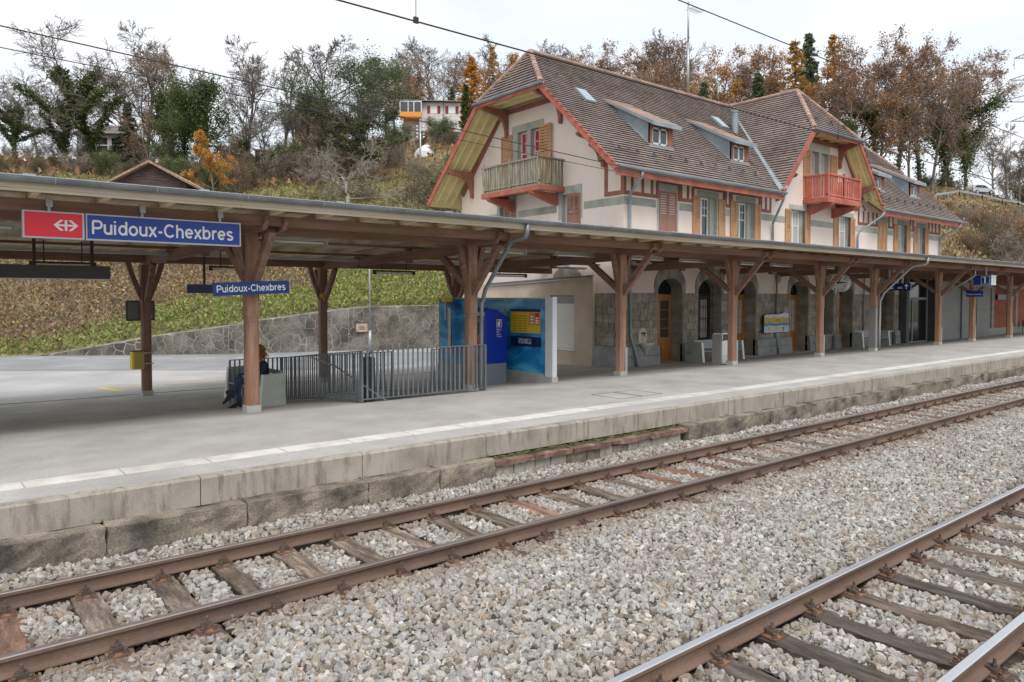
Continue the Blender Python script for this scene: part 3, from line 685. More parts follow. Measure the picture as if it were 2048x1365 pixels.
# ================================================================== CANOPY
XP = [-0.25, 5.15, 10.5, 15.84, 21.33, 27.07, 31.54, 38.2, 42.5, 48.0, 53.4, 58.8, 64.2]
XB = [-0.25, 5.1, 10.47, 15.8]
PY, BY, WY, GX = 14.5, 22.8, 19.0, 20.9
def dk(y): return 3.80 - 0.03 * (y - 12.5)
can = thing('platform_canopy', 'long brown timber canopy with cream fascia and zinc gutter over the platform', 'canopy', (15, 14.5, 0))
def octo(x, y, w, z0, z1, ch=0.045):
    h = w / 2; c = ch
    return [(x - h, y - h + c, z0), (x - h + c, y - h, z0), (x + h - c, y - h, z0), (x + h, y - h + c, z0), (x + h, y + h - c, z0), (x + h - c, y + h, z0), (x - h + c, y + h, z0), (x - h, y + h - c, z0)]
def post(x, y, top, front=True, dark=False):
    z0 = G(y)
    m = MB(); m.prism(octo(x, y, 0.25, z0 + 0.12, 0), (0, 0, 1.7 - z0 - 0.12)); m.v = m.v
    m.prism(octo(x, y, 0.235, 1.702, 0, 0.03), (0, 0, 0.10)); m.prism(octo(x, y, 0.26, 1.804, 0, 0.03), (0, 0, top - 1.804))
    m.build('post', M['wood_z'] if dark else M['post_wood'], can)
    f = MB(); f.prism(octo(x, y, 0.29, z0 - 0.02, 0, 0.02), (0, 0, 0.16)); f.build('post_foot', M['concrete'], can)
    def strut(p, q, mat, w=0.13, h=0.16):
        # gently curved brace
        p, q = Vector(p), Vector(q); mid = (p + q) / 2; d = (q - p)
        side = Vector((d.x, d.y, 0)); bow = (side.normalized() * 0.06 - Vector((0, 0, 0.05))) * (0.0 if front else 0.35)
        s = MB(); pts = [p, p.lerp(q, 0.33) + bow * 0.8, p.lerp(q, 0.67) + bow * 0.8, q]
        sd = Vector((0, 0, 1)).cross(d); sd.normalize(); ring = []
        for i, a in enumerate(pts):
            t = (pts[min(i + 1, 3)] - pts[max(i - 1, 0)]).normalized(); u = sd.cross(t).normalized()
            ring.append([a - sd * w / 2 - u * h / 2, a + sd * w / 2 - u * h / 2, a + sd * w / 2 + u * h / 2, a - sd * w / 2 + u * h / 2])
        for r_ in ring: s.v += [tuple(k) for k in r_]
        for i in range(3):
            for k in range(4): k2 = (k + 1) % 4; s.face((i * 4 + k, i * 4 + k2, i * 4 + 4 + k2, i * 4 + 4 + k))
        s.face((0, 1, 2, 3)); s.face((15, 14, 13, 12))
        s.build('strut', mat, can)
    wd = M['wood_y']
    if front:
        strut((x, y - 0.1, 2.3), (x, y - 1.12, 3.43), wd); strut((x, y + 0.1, 2.42), (x, y + 1.35, 3.30), wd)
        strut((x - 0.09, y, 2.42), (x - 0.36, y, 3.5), wd, 0.11, 0.13); strut((x + 0.09, y, 2.42), (x + 0.36, y, 3.5), wd, 0.11, 0.13)
    else:
        strut((x, y - 0.1, 2.05), (x, y - 0.95, 3.12), wd); strut((x, y + 0.1, 2.3), (x, y + 0.55, 3.1), wd)
        strut((x - 0.09, y, 2.15), (x - 0.45, y, 3.2), wd, 0.11, 0.13); strut((x + 0.09, y, 2.15), (x + 0.45, y, 3.2), wd, 0.11, 0.13)
for x in XP:
    post(x, PY, 3.5)
    for s_ in (-0.18, 0.18):   # doubled bracket arms with shaped ends
        m = MB(); xx = x + s_
        m.prism([(xx - 0.045, a, b) for a, b in ((15.35, 3.39), (15.35, 3.61), (13.12, 3.66), (13.1, 3.56), (13.2, 3.50), (13.24, 3.43), (13.42, 3.405))], (0.09, 0, 0))
        m.build('bracket_arm', M['wood_y'], can)
    yb = 23.25 if x < 20 else WY - 0.03
    m = MB(); m.beam((x, PY + 0.14, 3.37), (x, yb, 3.37 - 0.018 * (yb - PY)), 0.17, 0.24); m.build('tie_beam', M['wood_y'], can)
    for yy in ((17.4, 20.4) if x < 20 else (16.6,)):
        m = MB(); zt = 3.37 - 0.018 * (yy - PY); m.box(x - 0.08, yy - 0.08, zt - 0.2, x + 0.08, yy + 0.08, dk(yy) - 0.14); m.build('king_post', M['wood_z'], can)
for x in XB: post(x, BY, 3.1, False, True)
for (y, w, h, x1) in ((13.3, 0.15, 0.18, 70), (14.5, 0.2, 0.2, 70), (17.2, 0.14, 0.06, 70), (20.0, 0.14, 0.06, 20.6), (22.8, 0.2, 0.22, 20.6)):
    m = MB(); m.box(-8, y - w / 2, dk(y) - 0.1 - h, x1, y + w / 2, dk(y) - 0.1); m.build('purlin', M['wood_x'], can)
x = -7.8
while x < 69:
    yb = 23.5 if x < 20.5 else WY - 0.02
    m = MB(); m.beam((x, 12.6, dk(12.6) - 0.05), (x, yb, dk(yb) - 0.05), 0.1, 0.098); m.build('rafter', M['board_y'] if x < 20 else M['wood_y'], can); x += 0.92
for (xa, xb, yb) in ((-8, 20.55, 23.6), (20.55, 70, WY - 0.01)):
    m = MB(); m.hexa([(xa, 12.5, dk(12.5)), (xb, 12.5, dk(12.5)), (xb, yb, dk(yb)), (xa, yb, dk(yb)), (xa, 12.5, dk(12.5) + 0.03), (xb, 12.5, dk(12.5) + 0.03), (xb, yb, dk(yb) + 0.03), (xa, yb, dk(yb) + 0.03)])
    m.build('roof_deck', M['board_y'], can)
    m = MB(); m.hexa([(xa, 12.46, dk(12.5) + 0.033), (xb, 12.46, dk(12.5) + 0.033), (xb, yb, dk(yb) + 0.033), (xa, yb, dk(yb) + 0.033), (xa, 12.46, dk(12.5) + 0.075), (xb, 12.46, dk(12.5) + 0.075), (xb, yb, dk(yb) + 0.075), (xa, yb, dk(yb) + 0.075)])
    m.build('roof_sheet', M['zinc'], can)
XJ = [-8 + 4.1 * k for k in range(20)]
for a, b in zip(XJ, XJ[1:]):
    m = MB(); m.box(a + 0.002, 12.47, 3.735, b - 0.002, 12.50, 3.832); m.box(a + 0.002, 12.485, 3.69, b - 0.002, 12.512, 3.733); m.build('fascia_board', M['fascia'], can)
    g_ = MB(); n = 10
    for i, xx in enumerate((a + 0.002, b - 0.002)):
        for k in range(n + 1): t = math.pi * k / n; g_.v.append((xx, 12.385 - 0.078 * math.cos(t), 3.885 - 0.078 * math.sin(t)))
        for k in range(n, -1, -1): t = math.pi * k / n; g_.v.append((xx, 12.385 - 0.07 * math.cos(t), 3.885 - 0.07 * math.sin(t)))
    q = 2 * (n + 1)
    for k in range(q): k2 = (k + 1) % q; g_.face((k, k2, q + k2, q + k))
    go_ = g_.build('gutter', M['zinc'], can, smooth=False)
    for xx in (a + 0.05, a + 1.4, a + 2.75):
        rgm = MB(); rgm.tube([(xx, 12.385 - 0.082 * math.cos(math.pi * k / 8), 3.885 - 0.082 * math.sin(math.pi * k / 8)) for k in range(9)], 0.008, 4); rgm.build('gutter_bracket', M['galv'], go_)
    m = MB()
    m.box(a, 12.30, 3.887, b, 12.312, 3.90); m.build('gutter_lip', M['galv'], can)
for k in range(26):
    xx = -1.2 + k * 2.45; m = MB(); m.prism([(xx, 12.75, dk(12.75) + 0.07), (xx, 12.75, dk(12.75) + 0.19), (xx, 12.95, dk(12.9) + 0.07)], (0.16, 0, 0)); m.build('snow_stop', M['galv'], can)
def cpipe(x, mat):
    m = MB(); m.tube([(x + 0.02, 12.40, 3.82), (x + 0.02, 12.41, 3.6), (x + 0.03, 12.47, 3.53), (x + 0.05, 12.95, 3.47), (x + 0.07, 13.08, 3.4), (x + 0.2, 14.18, 2.38), (x + 0.2, 14.26, 2.2), (x + 0.24, 14.30, 2.13), (x + 0.2, 14.33, 2.06), (x + 0.19, 14.34, 1.0), (x + 0.19, 14.34, -0.1)], 0.05, 10)
    m.build('downpipe', mat, can, smooth=True)
cpipe(10.5, M['zinc']); cpipe(31.54, M['galv'])
m = MB(); m.tube([(38.4, 13.0, 3.5), (38.4, 13.02, 3.2), (38.35, 14.3, 2.35)], 0.03, 8); m.build('downpipe', M['galv'], can, smooth=True)
# corner guards at the feet of the posts by the building
for x in XP[3:]:
    if x == 31.54: 
        m = MB(); m.box(x - 0.15, PY - 0.15, G(PY) + 0.14, x - 0.128, PY + 0.13, 1.75); m.box(x - 0.127, PY - 0.15, G(PY) + 0.14, x + 0.0, PY - 0.128, 1.75); m.build('post_guard', M['cladding'], can)
        continue
    m = MB(); m.box(x + 0.04, PY - 0.145, G(PY) + 0.14, x + 0.13, PY - 0.127, 0.75); m.build('post_guard', M['galv'], can)
# conduit along the back of the canopy
m = MB(); m.box(-8, 20.1, 3.26, 20, 20.25, 3.33); m.build('cable_tray', M['lampgrey'], can)
m = MB(); m.box(-8, 15.9, 3.42, 5.0, 16.0, 3.47); m.build('cable_tray', M['lampgrey'], can)

# hanging tube lamps
def lamp(loc, ln, dark):
    t = thing('tube_lamp', '', 'lamp', loc, 'tube lamps under the canopy')
    x, y, z = loc; h = ln / 2
    m = MB(); m.box(x - h, y - 0.05, z + 0.02, x + h, y + 0.05, z + 0.07); m.build('housing', M['darkmetal'] if dark else M['lampgrey'], t)
    m = MB(); m.tube([(x - h + 0.05, y, z - 0.02), (x + h - 0.05, y, z - 0.02)], 0.028, 8); m.build('tube', M['tubewhite'], t, smooth=True)
    for s_ in (-1, 1):
        m = MB(); m.box(x + s_ * h - 0.03, y - 0.055, z - 0.055, x + s_ * h + 0.03, y + 0.055, z + 0.075); m.build('end_cap', M['darkmetal'] if dark else M['lampgrey'], t)
        m = MB(); xx = x + s_ * (h - 0.25); m.tube([(xx, y, z + 0.07), (xx, y, dk(y) - 0.1)], 0.008 if not dark else 0.014, 5); m.build('hanger', M['galv'] if not dark else M['darkmetal'], t)
    return t
ORD = ['first', 'second', 'third', 'fourth', 'fifth', 'sixth', 'seventh', 'eighth', 'ninth', 'tenth', 'eleventh', 'twelfth', 'thirteenth', 'fourteenth', 'fifteenth', 'sixteenth', 'seventeenth', 'eighteenth', 'nineteenth', 'twentieth']
ORD += ['twenty-' + o for o in ORD[:9]] + ['thirtieth'] + ['thirty-' + o for o in ORD[:9]]
k = 0
for xc, ln in ((0.7, 1.4), (6.5, 1.4), (12.2, 1.7), (14.95, 1.55), (18.05, 1.6), (20.6, 1.5), (23.6, 1.5), (26.0, 1.4), (29.3, 1.4), (33.2, 1.4), (36.3, 1.4), (40.2, 1.4), (45.2, 1.4), (50.5, 1.4), (55.8, 1.4)):
    t = lamp((xc, 15.5, 3.42), ln, False); t['label'] = 'grey tube lamp in the track-side canopy row, %s from the left edge' % ORD[k]; k += 1
for k, (xc, ln) in enumerate(((2.65, 1.25), (6.55, 1.3), (11.27, 1.35), (15.75, 1.4))):
    t = lamp((xc, 19.5, 2.93), ln, True); t['label'] = 'low-hung dark framed tube lamp in the rear canopy row, %s from the left' % ORD[k]
# ================================================================== STATION BUILDING
bld = thing('station_building', 'two-storey cream station building with brown tiled half-hipped roof', 'station building', (35, 24, -0.5))
BYK, XR = 29.6, 50.0          # back wall, right wall
BAND0, BAND1, EAVE = 5.73, 6.03, 6.86
def yz(y, z): return (y, z)
# ---- plastered walls with real openings -----------------------------------------------------------
def wall(name, polys, holes, P, depth, mat, parent, reveal_mat=None):
    """polys in 2D (a,z); P(a,z,d) -> 3D, d = depth behind the wall plane"""
    for h in holes: polys = subtract(polys, h)
    m = MB()
    for p in polys: m.poly([P(a, z, 0) for a, z in p])
    m.m = 1
    for (a0, a1, z0, z1) in holes:
        for p, q in (((a0, z0), (a0, z1)), ((a1, z1), (a1, z0)), ((a0, z1), (a1, z1)), ((a1, z0), (a0, z0))):
            m.poly([P(p[0], p[1], 0), P(q[0], q[1], 0), P(q[0], q[1], depth), P(p[0], p[1], depth)])
    return m.build(name, [mat, reveal_mat or mat], parent)
PF = lambda a, z, d: (a, WY + d, z)         # front facade
PG = lambda a, z, d: (GX + d, a, z)         # left gable
# window list of the upper floor: (x0, x1, kind)
UW = [(25.50, 26.46, 'open', 25.06, 27.30), (28.30, 29.24, 'open', 27.70, 30.02), (32.62, 33.80, 'open', 32.12, 34.38), (37.28, 38.45, 'open', 36.72, 38.96), (44.2, 45.2, 'open', 43.6, 45.75), (46.8, 47.75, 'open', 46.25, 48.3)]
CLOSED = [(22.93, 24.02), (41.74, 42.72)]
WZ0, WZ1 = 4.45, 6.42
holes = [(a - 0.02, b + 0.30, WZ0, WZ1 + 0.0) for a, b, *_ in UW]
cg_holes = [(34.5, 36.15, 7.05, 9.42)]
front_poly = [[(GX, 2.3), (XR, 2.3), (XR, 7.55), (GX, 7.55)]]
# cross-gable wall above the eave: pentagon under the half hip
CX, CE = 35.25, 4.9
front_poly += [[(30.9, 7.55), (39.6, 7.55), (37.62, 9.87), (37.4, 10.08), (33.1, 10.08), (32.88, 9.87)]]
# arches of the ground floor: outer x range, kind
ARCH = [(22.67, 24.62, 'door2'), (25.28, 27.28, 'window'), (27.98, 29.89, 'door'), (32.43, 34.45, 'door'), (35.05, 36.95, 'window'), (37.2, 39.0, 'door'), (41.8, 43.9, 'window')]
SPR, TOPO = 2.62, 3.45       # outer spring and crown
def outer_z(t): return SPR + 0.05 + (TOPO - SPR - 0.05) * math.sqrt(max(0, 1 - abs(t) ** 2.3))
up_holes = []
for a0, a1, kd in ARCH:
    up_holes.append((a0 + 0.03, a1 - 0.03, 2.2, SPR))
    n = 8
    for i in range(n):
        t0, t1 = -1 + 2 * i / n, -1 + 2 * (i + 1) / n; c, h = (a0 + a1) / 2, (a1 - a0) / 2 - 0.03
        up_holes.append((c + t0 * h, c + t1 * h, SPR - 0.001, min(outer_z(t0), outer_z(t1)) - 0.02))
polys = front_poly
for h in holes + cg_holes + up_holes: polys = subtract(polys, h)
m = MB()
for p in polys: m.poly([PF(a, z, 0) for a, z in p])
m.m = 1
for (a0, a1, z0, z1) in holes + cg_holes:
    for p, q in (((a0, z0), (a0, z1)), ((a1, z1), (a1, z0)), ((a0, z1), (a1, z1)), ((a1, z0), (a0, z0))):
        m.poly([PF(p[0], p[1], 0), PF(q[0], q[1], 0), PF(q[0], q[1], 0.3), PF(p[0], p[1], 0.3)])
m.build('front_wall', [M['stucco'], M['molasse']], bld)
# left gable
RIDY, RIDZ, HIPZ = 24.3, 12.75, 10.73
gp = [[(WY, 2.3), (BYK, 2.3), (BYK, 7.2), (26.3, 10.68), (22.45, 10.68), (WY, 7.55)]]
g_holes = [(23.75, 25.32, 7.0, 9.48), (21.45, 22.45, 4.6, 6.42), (25.6, 26.6, 4.6, 6.42)]
wall('gable_wall', gp, g_holes, PG, 0.3, M['stucco'], bld, M['molasse'])
m = MB(); m.poly([PF(XR, 0, 0)[:2] + (-0.6,), (XR, BYK, -0.6), (XR, BYK, 7.2), (XR, 26.3, 10.6), (XR, 22.4, 10.6), (XR, WY, 7.4)]); m.poly([(GX, BYK, -0.7), (XR, BYK, -0.7), (XR, BYK, 7.0), (GX, BYK, 7.0)]); m.build('rear_wall', M['stucco'], bld)
# gable ground floor: beige annex wall with roller shutter, stone return
wall('annex_wall', [[(20.5, -0.8), (BYK + 0.4, -0.8), (BYK + 0.4, 2.78), (27.2, 2.80), (20.5, 3.02)]], [(21.55, 23.0, 0.10, 2.28)], lambda a, z, d: (GX - 0.14 + d, a, z), 0.12, M['stucco_low'], bld)
m = MB(); m.box(GX - 0.14, 20.499, -0.8, GX, 20.505, 3.02); m.build('annex_return', M['stucco_low'], bld)
wall('gable_base_wall', [[(WY, -0.8), (20.5, -0.8), (20.5, 2.3), (WY, 2.3)]], [], lambda a, z, d: (GX + 0.03, a, z), 0.1, M['mortar'], bld)
m = MB(); m.beam((GX - 0.2, 20.42, 3.05), (GX - 0.2, 27.2, 2.82), 0.14, 0.05); m.build('annex_flashing', M['zinc'], bld)
m = MB(); m.beam((GX - 0.22, 20.6, 2.97), (GX - 0.22, 27.4, 2.73), 0.05, 0.06); m.build('annex_gutter', M['galv'], bld)
# roller shutter
z = 0.12; rs_ = MB(); rs_.box(GX - 0.05, 21.56, 0.1, GX - 0.03, 22.99, 2.27); rs_ = rs_.build('roller_shutter', M['signwhite'], bld)
rollm = flat('pale_roller_slat', (0.76, 0.74, 0.69), 0.5)
while z < 1.88:
    m = MB(); m.prism([(GX - 0.05, 21.57, z), (GX - 0.075, 21.57, z + 0.012), (GX - 0.075, 21.57, z + 0.06), (GX - 0.05, 21.57, z + 0.072)], (0, 1.42, 0)); m.build('slat', rollm, rs_); z += 0.076
m = MB(); m.box(GX - 0.06, 21.56, 1.89, GX - 0.049, 22.99, 2.26); m.build('head_panel', M['cladding'], rs_)
m = MB(); m.box(GX - 0.2, 21.5, 0.03, GX - 0.13, 23.05, 0.09); m.build('sill', M['signwhite'], rs_)
# ---- dado of squared rubble: each stone its own piece
dado = MB(); 
dpoly = [[(GX, -0.8), (44.4, -0.8), (44.4, 2.36), (GX, 2.36)]]
for a0, a1, kd in ARCH: dpoly = subtract(dpoly, (a0 + 0.17, a1 - 0.17, -0.8, 2.5))
for p in dpoly: dado.poly([(a, WY - 0.005, z) for a, z in p])
dado = dado.build('dado_wall', M['mortar'], bld)
stone_me = []
for k in range(5):
    o = rough_block(-0.5, 0.5, -0.5, 0.5, -0.5, 0.5, 3, 1, 3, 0.014, 'tmp', M['dado'], None, 0.022); stone_me.append(o.data); bpy.data.objects.remove(o)
spans = []; prev = GX
for a0, a1, kd in ARCH: spans.append((prev, a0 + 0.17)); prev = a1 - 0.17
spans.append((prev, 44.35))
dw = WL[dado.name]
def stone(parent, cx, cy, cz, sx, sy, sz, rot=0.0):
    o = inst('stone', random.choice(stone_me), parent, (cx - dw.x, cy - dw.y, cz - dw.z), (0, 0, rot), (sx, sy, sz)); return o
for a, b in spans:
    w = b - a
    if w < 0.1: continue
    z = 0.30
    while z < 2.30:
        h = random.choice((0.2, 0.24, 0.28, 0.34)); 
        if z + h > 2.2: h = 2.36 - z
        x = a
        while x < b - 0.02:
            sw = random.uniform(0.22, 0.5) if a < 30 else random.uniform(0.35, 0.7)
            if b - x - sw < 0.15: sw = b - x
            stone(dado, x + sw / 2, WY - 0.02, z + h / 2, sw - 0.008, 0.06 + random.uniform(0, 0.014), h - 0.008); x += sw
        z += h
z = 0.3
while z < 2.3:
    h = random.choice((0.22, 0.28, 0.34)); h = 2.36 - z if z + h > 2.2 else h
    y = WY - 0.03
    while y < 20.45:
        sw = random.uniform(0.24, 0.5); sw = 20.49 - y if 20.49 - y - sw < 0.15 else sw
        stone(dado, GX + 0.01, y + sw / 2, z + h / 2, sw - 0.008, 0.07 + random.uniform(0, 0.012), h - 0.008, math.pi / 2); y += sw
    z += h
# plinth blocks (battered)
def plinth(xa, xb):
    m = MB()
    for z0, z1 in ((-0.75, -0.08), (-0.07, 0.30)):
        f = lambda z: 0.22 - 0.08 * (z + 0.7)
        m.hexa([(xa, WY - f(z0), z0), (xb, WY - f(z0), z0), (xb, WY + 0.1, z0), (xa, WY + 0.1, z0), (xa, WY - f(z1), z1), (xb, WY - f(z1), z1), (xb, WY + 0.1, z1), (xa, WY + 0.1, z1)])
    m.build('plinth_block', M['plinth'], bld, bevel=0.012)
for i, (a, b) in enumerate(spans):
    a_, b_ = (a if i else GX - 0.2), b
    if i == 3: plinth(a_ - 0.02, 31.25); plinth(31.35, b_ + 0.02)
    elif ARCH[min(i, 6)][2] == 'window' or (i and ARCH[i - 1][2] == 'window'): plinth(a_ - (0.02 if i else 0), b_ + 0.02)
    else: plinth(a_ - (0.02 if i else 0), b_ + 0.02)
m = MB(); m.hexa([(GX - 0.22, WY, -0.75), (GX + 0.1, WY, -0.75), (GX + 0.1, 20.49, -0.75), (GX - 0.22, 20.49, -0.75), (GX - 0.14, WY, 0.3), (GX + 0.1, WY, 0.3), (GX + 0.1, 20.49, 0.3), (GX - 0.14, 20.49, 0.3)]); m.build('plinth_block', M['plinth'], bld)
# ---- arched openings
def arch(a0, a1, kd, idx):
    c, h = (a0 + a1) / 2, (a1 - a0) / 2
    hi = h - 0.19; zs, zc = 2.40, 2.96       # inner spring / crown
    inner = lambda t: zs + (zc - zs) * math.sqrt(max(0, 1 - abs(t) ** 2.2))
    outer = lambda t: SPR + (TOPO - SPR) * math.sqrt(max(0, 1 - abs(t) ** 2.3))
    surround = MB(); surround.box(a0, WY - 0.035, 2.30, a0 + 0.185, WY + 0.2, SPR); surround.box(a1 - 0.185, WY - 0.035, 2.30, a1, WY + 0.2, SPR)
    surround = surround.build('arch_surround', M['arch'], bld)
    n = 9
    for i in range(n):
        ts = [-1 + 2 * (i + q / 3) / n for q in range(4)]; e = 0.004
        # angle-like parameter keeps the stones even along the curve
        ts = [math.sin(t * math.pi / 2) for t in ts]
        lo_ = [(c + t * hi, inner(t)) for t in ts]; up_ = [(c + t * h, outer(t)) for t in ts]
        if i == 0: lo_[0] = (c - hi, SPR - 0.21)
        if i == n - 1: lo_[-1] = (c + hi, SPR - 0.21)
        pr_ = -0.05 if i != n // 2 else -0.09
        poly = [(x + (e if q == 0 else -e if q == 3 else 0), z) for q, (x, z) in enumerate(lo_)] + [(x + (e if q == 0 else -e if q == 3 else 0), z) for q, (x, z) in list(enumerate(up_))[::-1]]
        if i == n // 2: poly = lo_ + [(up_[3][0] + 0.02, up_[3][1] + 0.13), (up_[0][0] - 0.02, up_[0][1] + 0.13)]
        v = MB(); v.prism([(x, WY + pr_, z) for x, z in poly], (0, 0.60 if i != n // 2 else 0.3, 0)); v.build('voussoir', M['arch'], surround)
    # jamb stones of the deep reveal
    for sx in (-1, 1):
        z = -0.5; x = c + sx * hi
        while z < 2.3:
            hh = random.uniform(0.34, 0.44); hh = 2.41 - z if z + hh > 2.25 else hh
            v = MB(); v.box(x, WY - 0.03, z + 0.004, x + sx * random.uniform(0.17, 0.19), WY + 0.6, z + hh - 0.004); v.build('jamb_stone', M['arch'], surround, bevel=0.006); z += hh
    yd = WY + 0.55; zb = -0.46
    if kd.startswith('door'):
        m = MB(); m.box(a0 + 0.1, WY - 0.35, -0.7, a1 - 0.1, WY + 0.6, -0.44); m.build('door_step', M['concrete'], bld)
        d = MB(); d.box(c - hi, yd, 2.16, c + hi, yd + 0.07, 2.32); d.box(c - hi, yd, zb, c - hi + 0.08, yd + 0.07, 2.16); d.box(c + hi - 0.08, yd, zb, c + hi, yd + 0.07, 2.16); d.box(c - hi, yd - 0.02, 2.22, c + hi, yd, 2.27)
        d = d.build('door', M['doorwood'], bld, bevel=0.006)
        f = MB(); f.poly([(c - hi, yd + 0.05, 2.32)] + [(c + t * hi, yd + 0.05, inner(t) + 0.03) for t in [q / 6 - 1 for q in range(13)]] + [(c + hi, yd + 0.05, 2.32)]); f.build('fanlight', M['glass_dark'], d)
        f = MB()
        for q in range(1, 9): t = -1 + 2 * q / 9; f.box(c + t * hi - 0.008, yd + 0.0, 2.32, c + t * hi + 0.008, yd + 0.02, inner(t))
        f.build('grille', M['darkmetal'], d)
        lw = (2 * hi - 0.16) / 2
        for s_ in (-1, 1):
            x0 = c if s_ > 0 else c - lw; x1 = x0 + lw; st_ = 0.085
            l_ = MB(); l_.box(x0, yd + 0.01, zb, x0 + st_, yd + 0.05, 2.16); l_.box(x1 - st_, yd + 0.01, zb, x1, yd + 0.05, 2.16); l_.box(x0 + st_, yd + 0.01, 2.06, x1 - st_, yd + 0.05, 2.16); l_.box(x0 + st_, yd + 0.01, 0.42, x1 - st_, yd + 0.05, 0.54); l_.box(x0 + st_, yd + 0.01, zb, x1 - st_, yd + 0.05, -0.3)
            l_.box(x0 + st_, yd + 0.025, -0.3, x1 - st_, yd + 0.045, 0.42); l_.box(x0 + st_ + 0.06, yd + 0.012, -0.22, x1 - st_ - 0.06, yd + 0.025, 0.34)
            for q in range(1, 4): l_.box(x0 + st_, yd + 0.015, 0.54 + q * 0.38 - 0.012, x1 - st_, yd + 0.04, 0.54 + q * 0.38 + 0.012)
            if kd == 'door': l_.box((x0 + x1) / 2 - 0.012, yd + 0.016, 0.54, (x0 + x1) / 2 + 0.012, yd + 0.039, 2.06)
            l_.build('leaf', M['doorwood'], d)
            p = MB(); p.box(x0 + st_, yd + 0.028, 0.54, x1 - st_, yd + 0.034, 2.06); p.build('pane', M['curtain'] if (kd == 'door' and idx < 4) else M['glass'], d)
    else:
        m = MB(); m.box(c - hi, WY - 0.06, 0.20, c + hi, WY + 0.55, 0.32); m.build('sill', M['arch'], bld); m = MB(); m.box(c - hi, WY + 0.02, -0.7, c + hi, WY + 0.5, 0.199); m.build('sill_wall', M['dado'], bld)
        wb = M['doorwood'] if idx != 1 else pmat('dark_red_window_frame', (0.14, 0.045, 0.03), s=2, s2=30, rough=0.6, bump=0.02)
        d = MB(); 
        for x in (c - hi, c + hi - 0.08, c - 0.05): d.box(x, yd, 0.32, x + (0.08 if x != c - 0.05 else 0.1), yd + 0.06, 2.14)
        d.box(c - hi, yd, 2.14, c + hi, yd + 0.06, 2.26); d.box(c - hi + 0.08, yd, 0.32, c + hi - 0.08, yd + 0.06, 0.40)
        for q in range(1, 4): d.box(c - hi + 0.08, yd + 0.02, 0.40 + q * 0.44, c + hi - 0.08, yd + 0.045, 0.425 + q * 0.44)
        d = d.build('window', wb, bld)
        p = MB(); p.box(c - hi + 0.08, yd + 0.03, 0.4, c + hi - 0.08, yd + 0.035, 2.14); p.build('pane', M['glass_dark'], d)
        p = MB(); p.box(c + 0.12, yd + 0.022, 0.45, c + hi - 0.2, yd + 0.026, 2.1); p.build('curtain', M['curtain'], d)
        f = MB(); f.poly([(c - hi, yd + 0.03, 2.26)] + [(c + t * hi, yd + 0.03, inner(t) + 0.03) for t in [q / 6 - 1 for q in range(13)]] + [(c + hi, yd + 0.03, 2.26)]); f.build('fanlight', M['glass_dark'], d)
        f = MB()
        for q in range(1, 10): t = -1 + 2 * q / 10; f.tube([(c + t * hi, WY + 0.32, 0.32), (c + t * hi, WY + 0.32, inner(t))], 0.011, 5)
        for zz in (0.75, 1.25, 1.8, 2.3): f.box(c - hi, WY + 0.31, zz, c + hi, WY + 0.33, zz + 0.025)
        f.build('grille', M['darkmetal'], d)
for i, (a0, a1, kd) in enumerate(ARCH): arch(a0, a1, kd, i)
# blocked arch above the annex
m = MB(); m.prism([(GX - 0.03, 22.1 + 0.85 * math.cos(math.pi * k / 10), 3.03 + 0.42 * math.sin(math.pi * k / 10)) for k in range(11)], (0.06, 0, 0)); m.build('blind_arch', M['arch'], bld)
m = MB(); m.box(GX - 0.07, 21.98, 3.03, GX + 0.02, 22.24, 3.62); m.build('keystone', M['arch'], bld)
m = MB(); m.box(GX - 0.25, 23.2, 3.55, GX, 23.45, 3.8); m.lathe([(0.05, 0), (0.16, 0.08), (0.17, 0.2), (0.1, 0.26)], (GX - 0.2, 23.3, 3.35), 10); m.build('corbel', M['arch'], bld)
for x in XP[4:9]:
    m = MB(); m.lathe([(0.04, 0), (0.15, 0.10), (0.17, 0.28), (0.17, 0.42)], (x, WY - 0.02, 2.86), 12); m.build('corbel', M['arch'], bld)
# ---- stone bands
def band(a0, a1, front=True):
    n = max(1, round((a1 - a0) / 1.1)); w = (a1 - a0) / n
    for i in range(n):
        m = MB(); p, q = a0 + i * w + 0.003, a0 + (i + 1) * w - 0.003
        if front: m.box(p, WY - 0.012, BAND0, q, WY + 0.05, BAND1)
        else: m.box(GX - 0.012, p, BAND0, GX + 0.05, q, BAND1)
        m.build('band_stone', M['molasse'], bld)
edges = [(GX - 0.012, 22.75), (24.2, 25.06), (27.3, 27.7), (30.02, 32.12), (34.38, 36.72), (38.96, 41.6), (42.85, 43.6), (45.75, 46.25), (48.3, XR)]
for a, b in edges: band(a, b)
band(WY + 0.06, 21.15, False); band(22.75, 25.3, False); band(26.8, BYK, False)
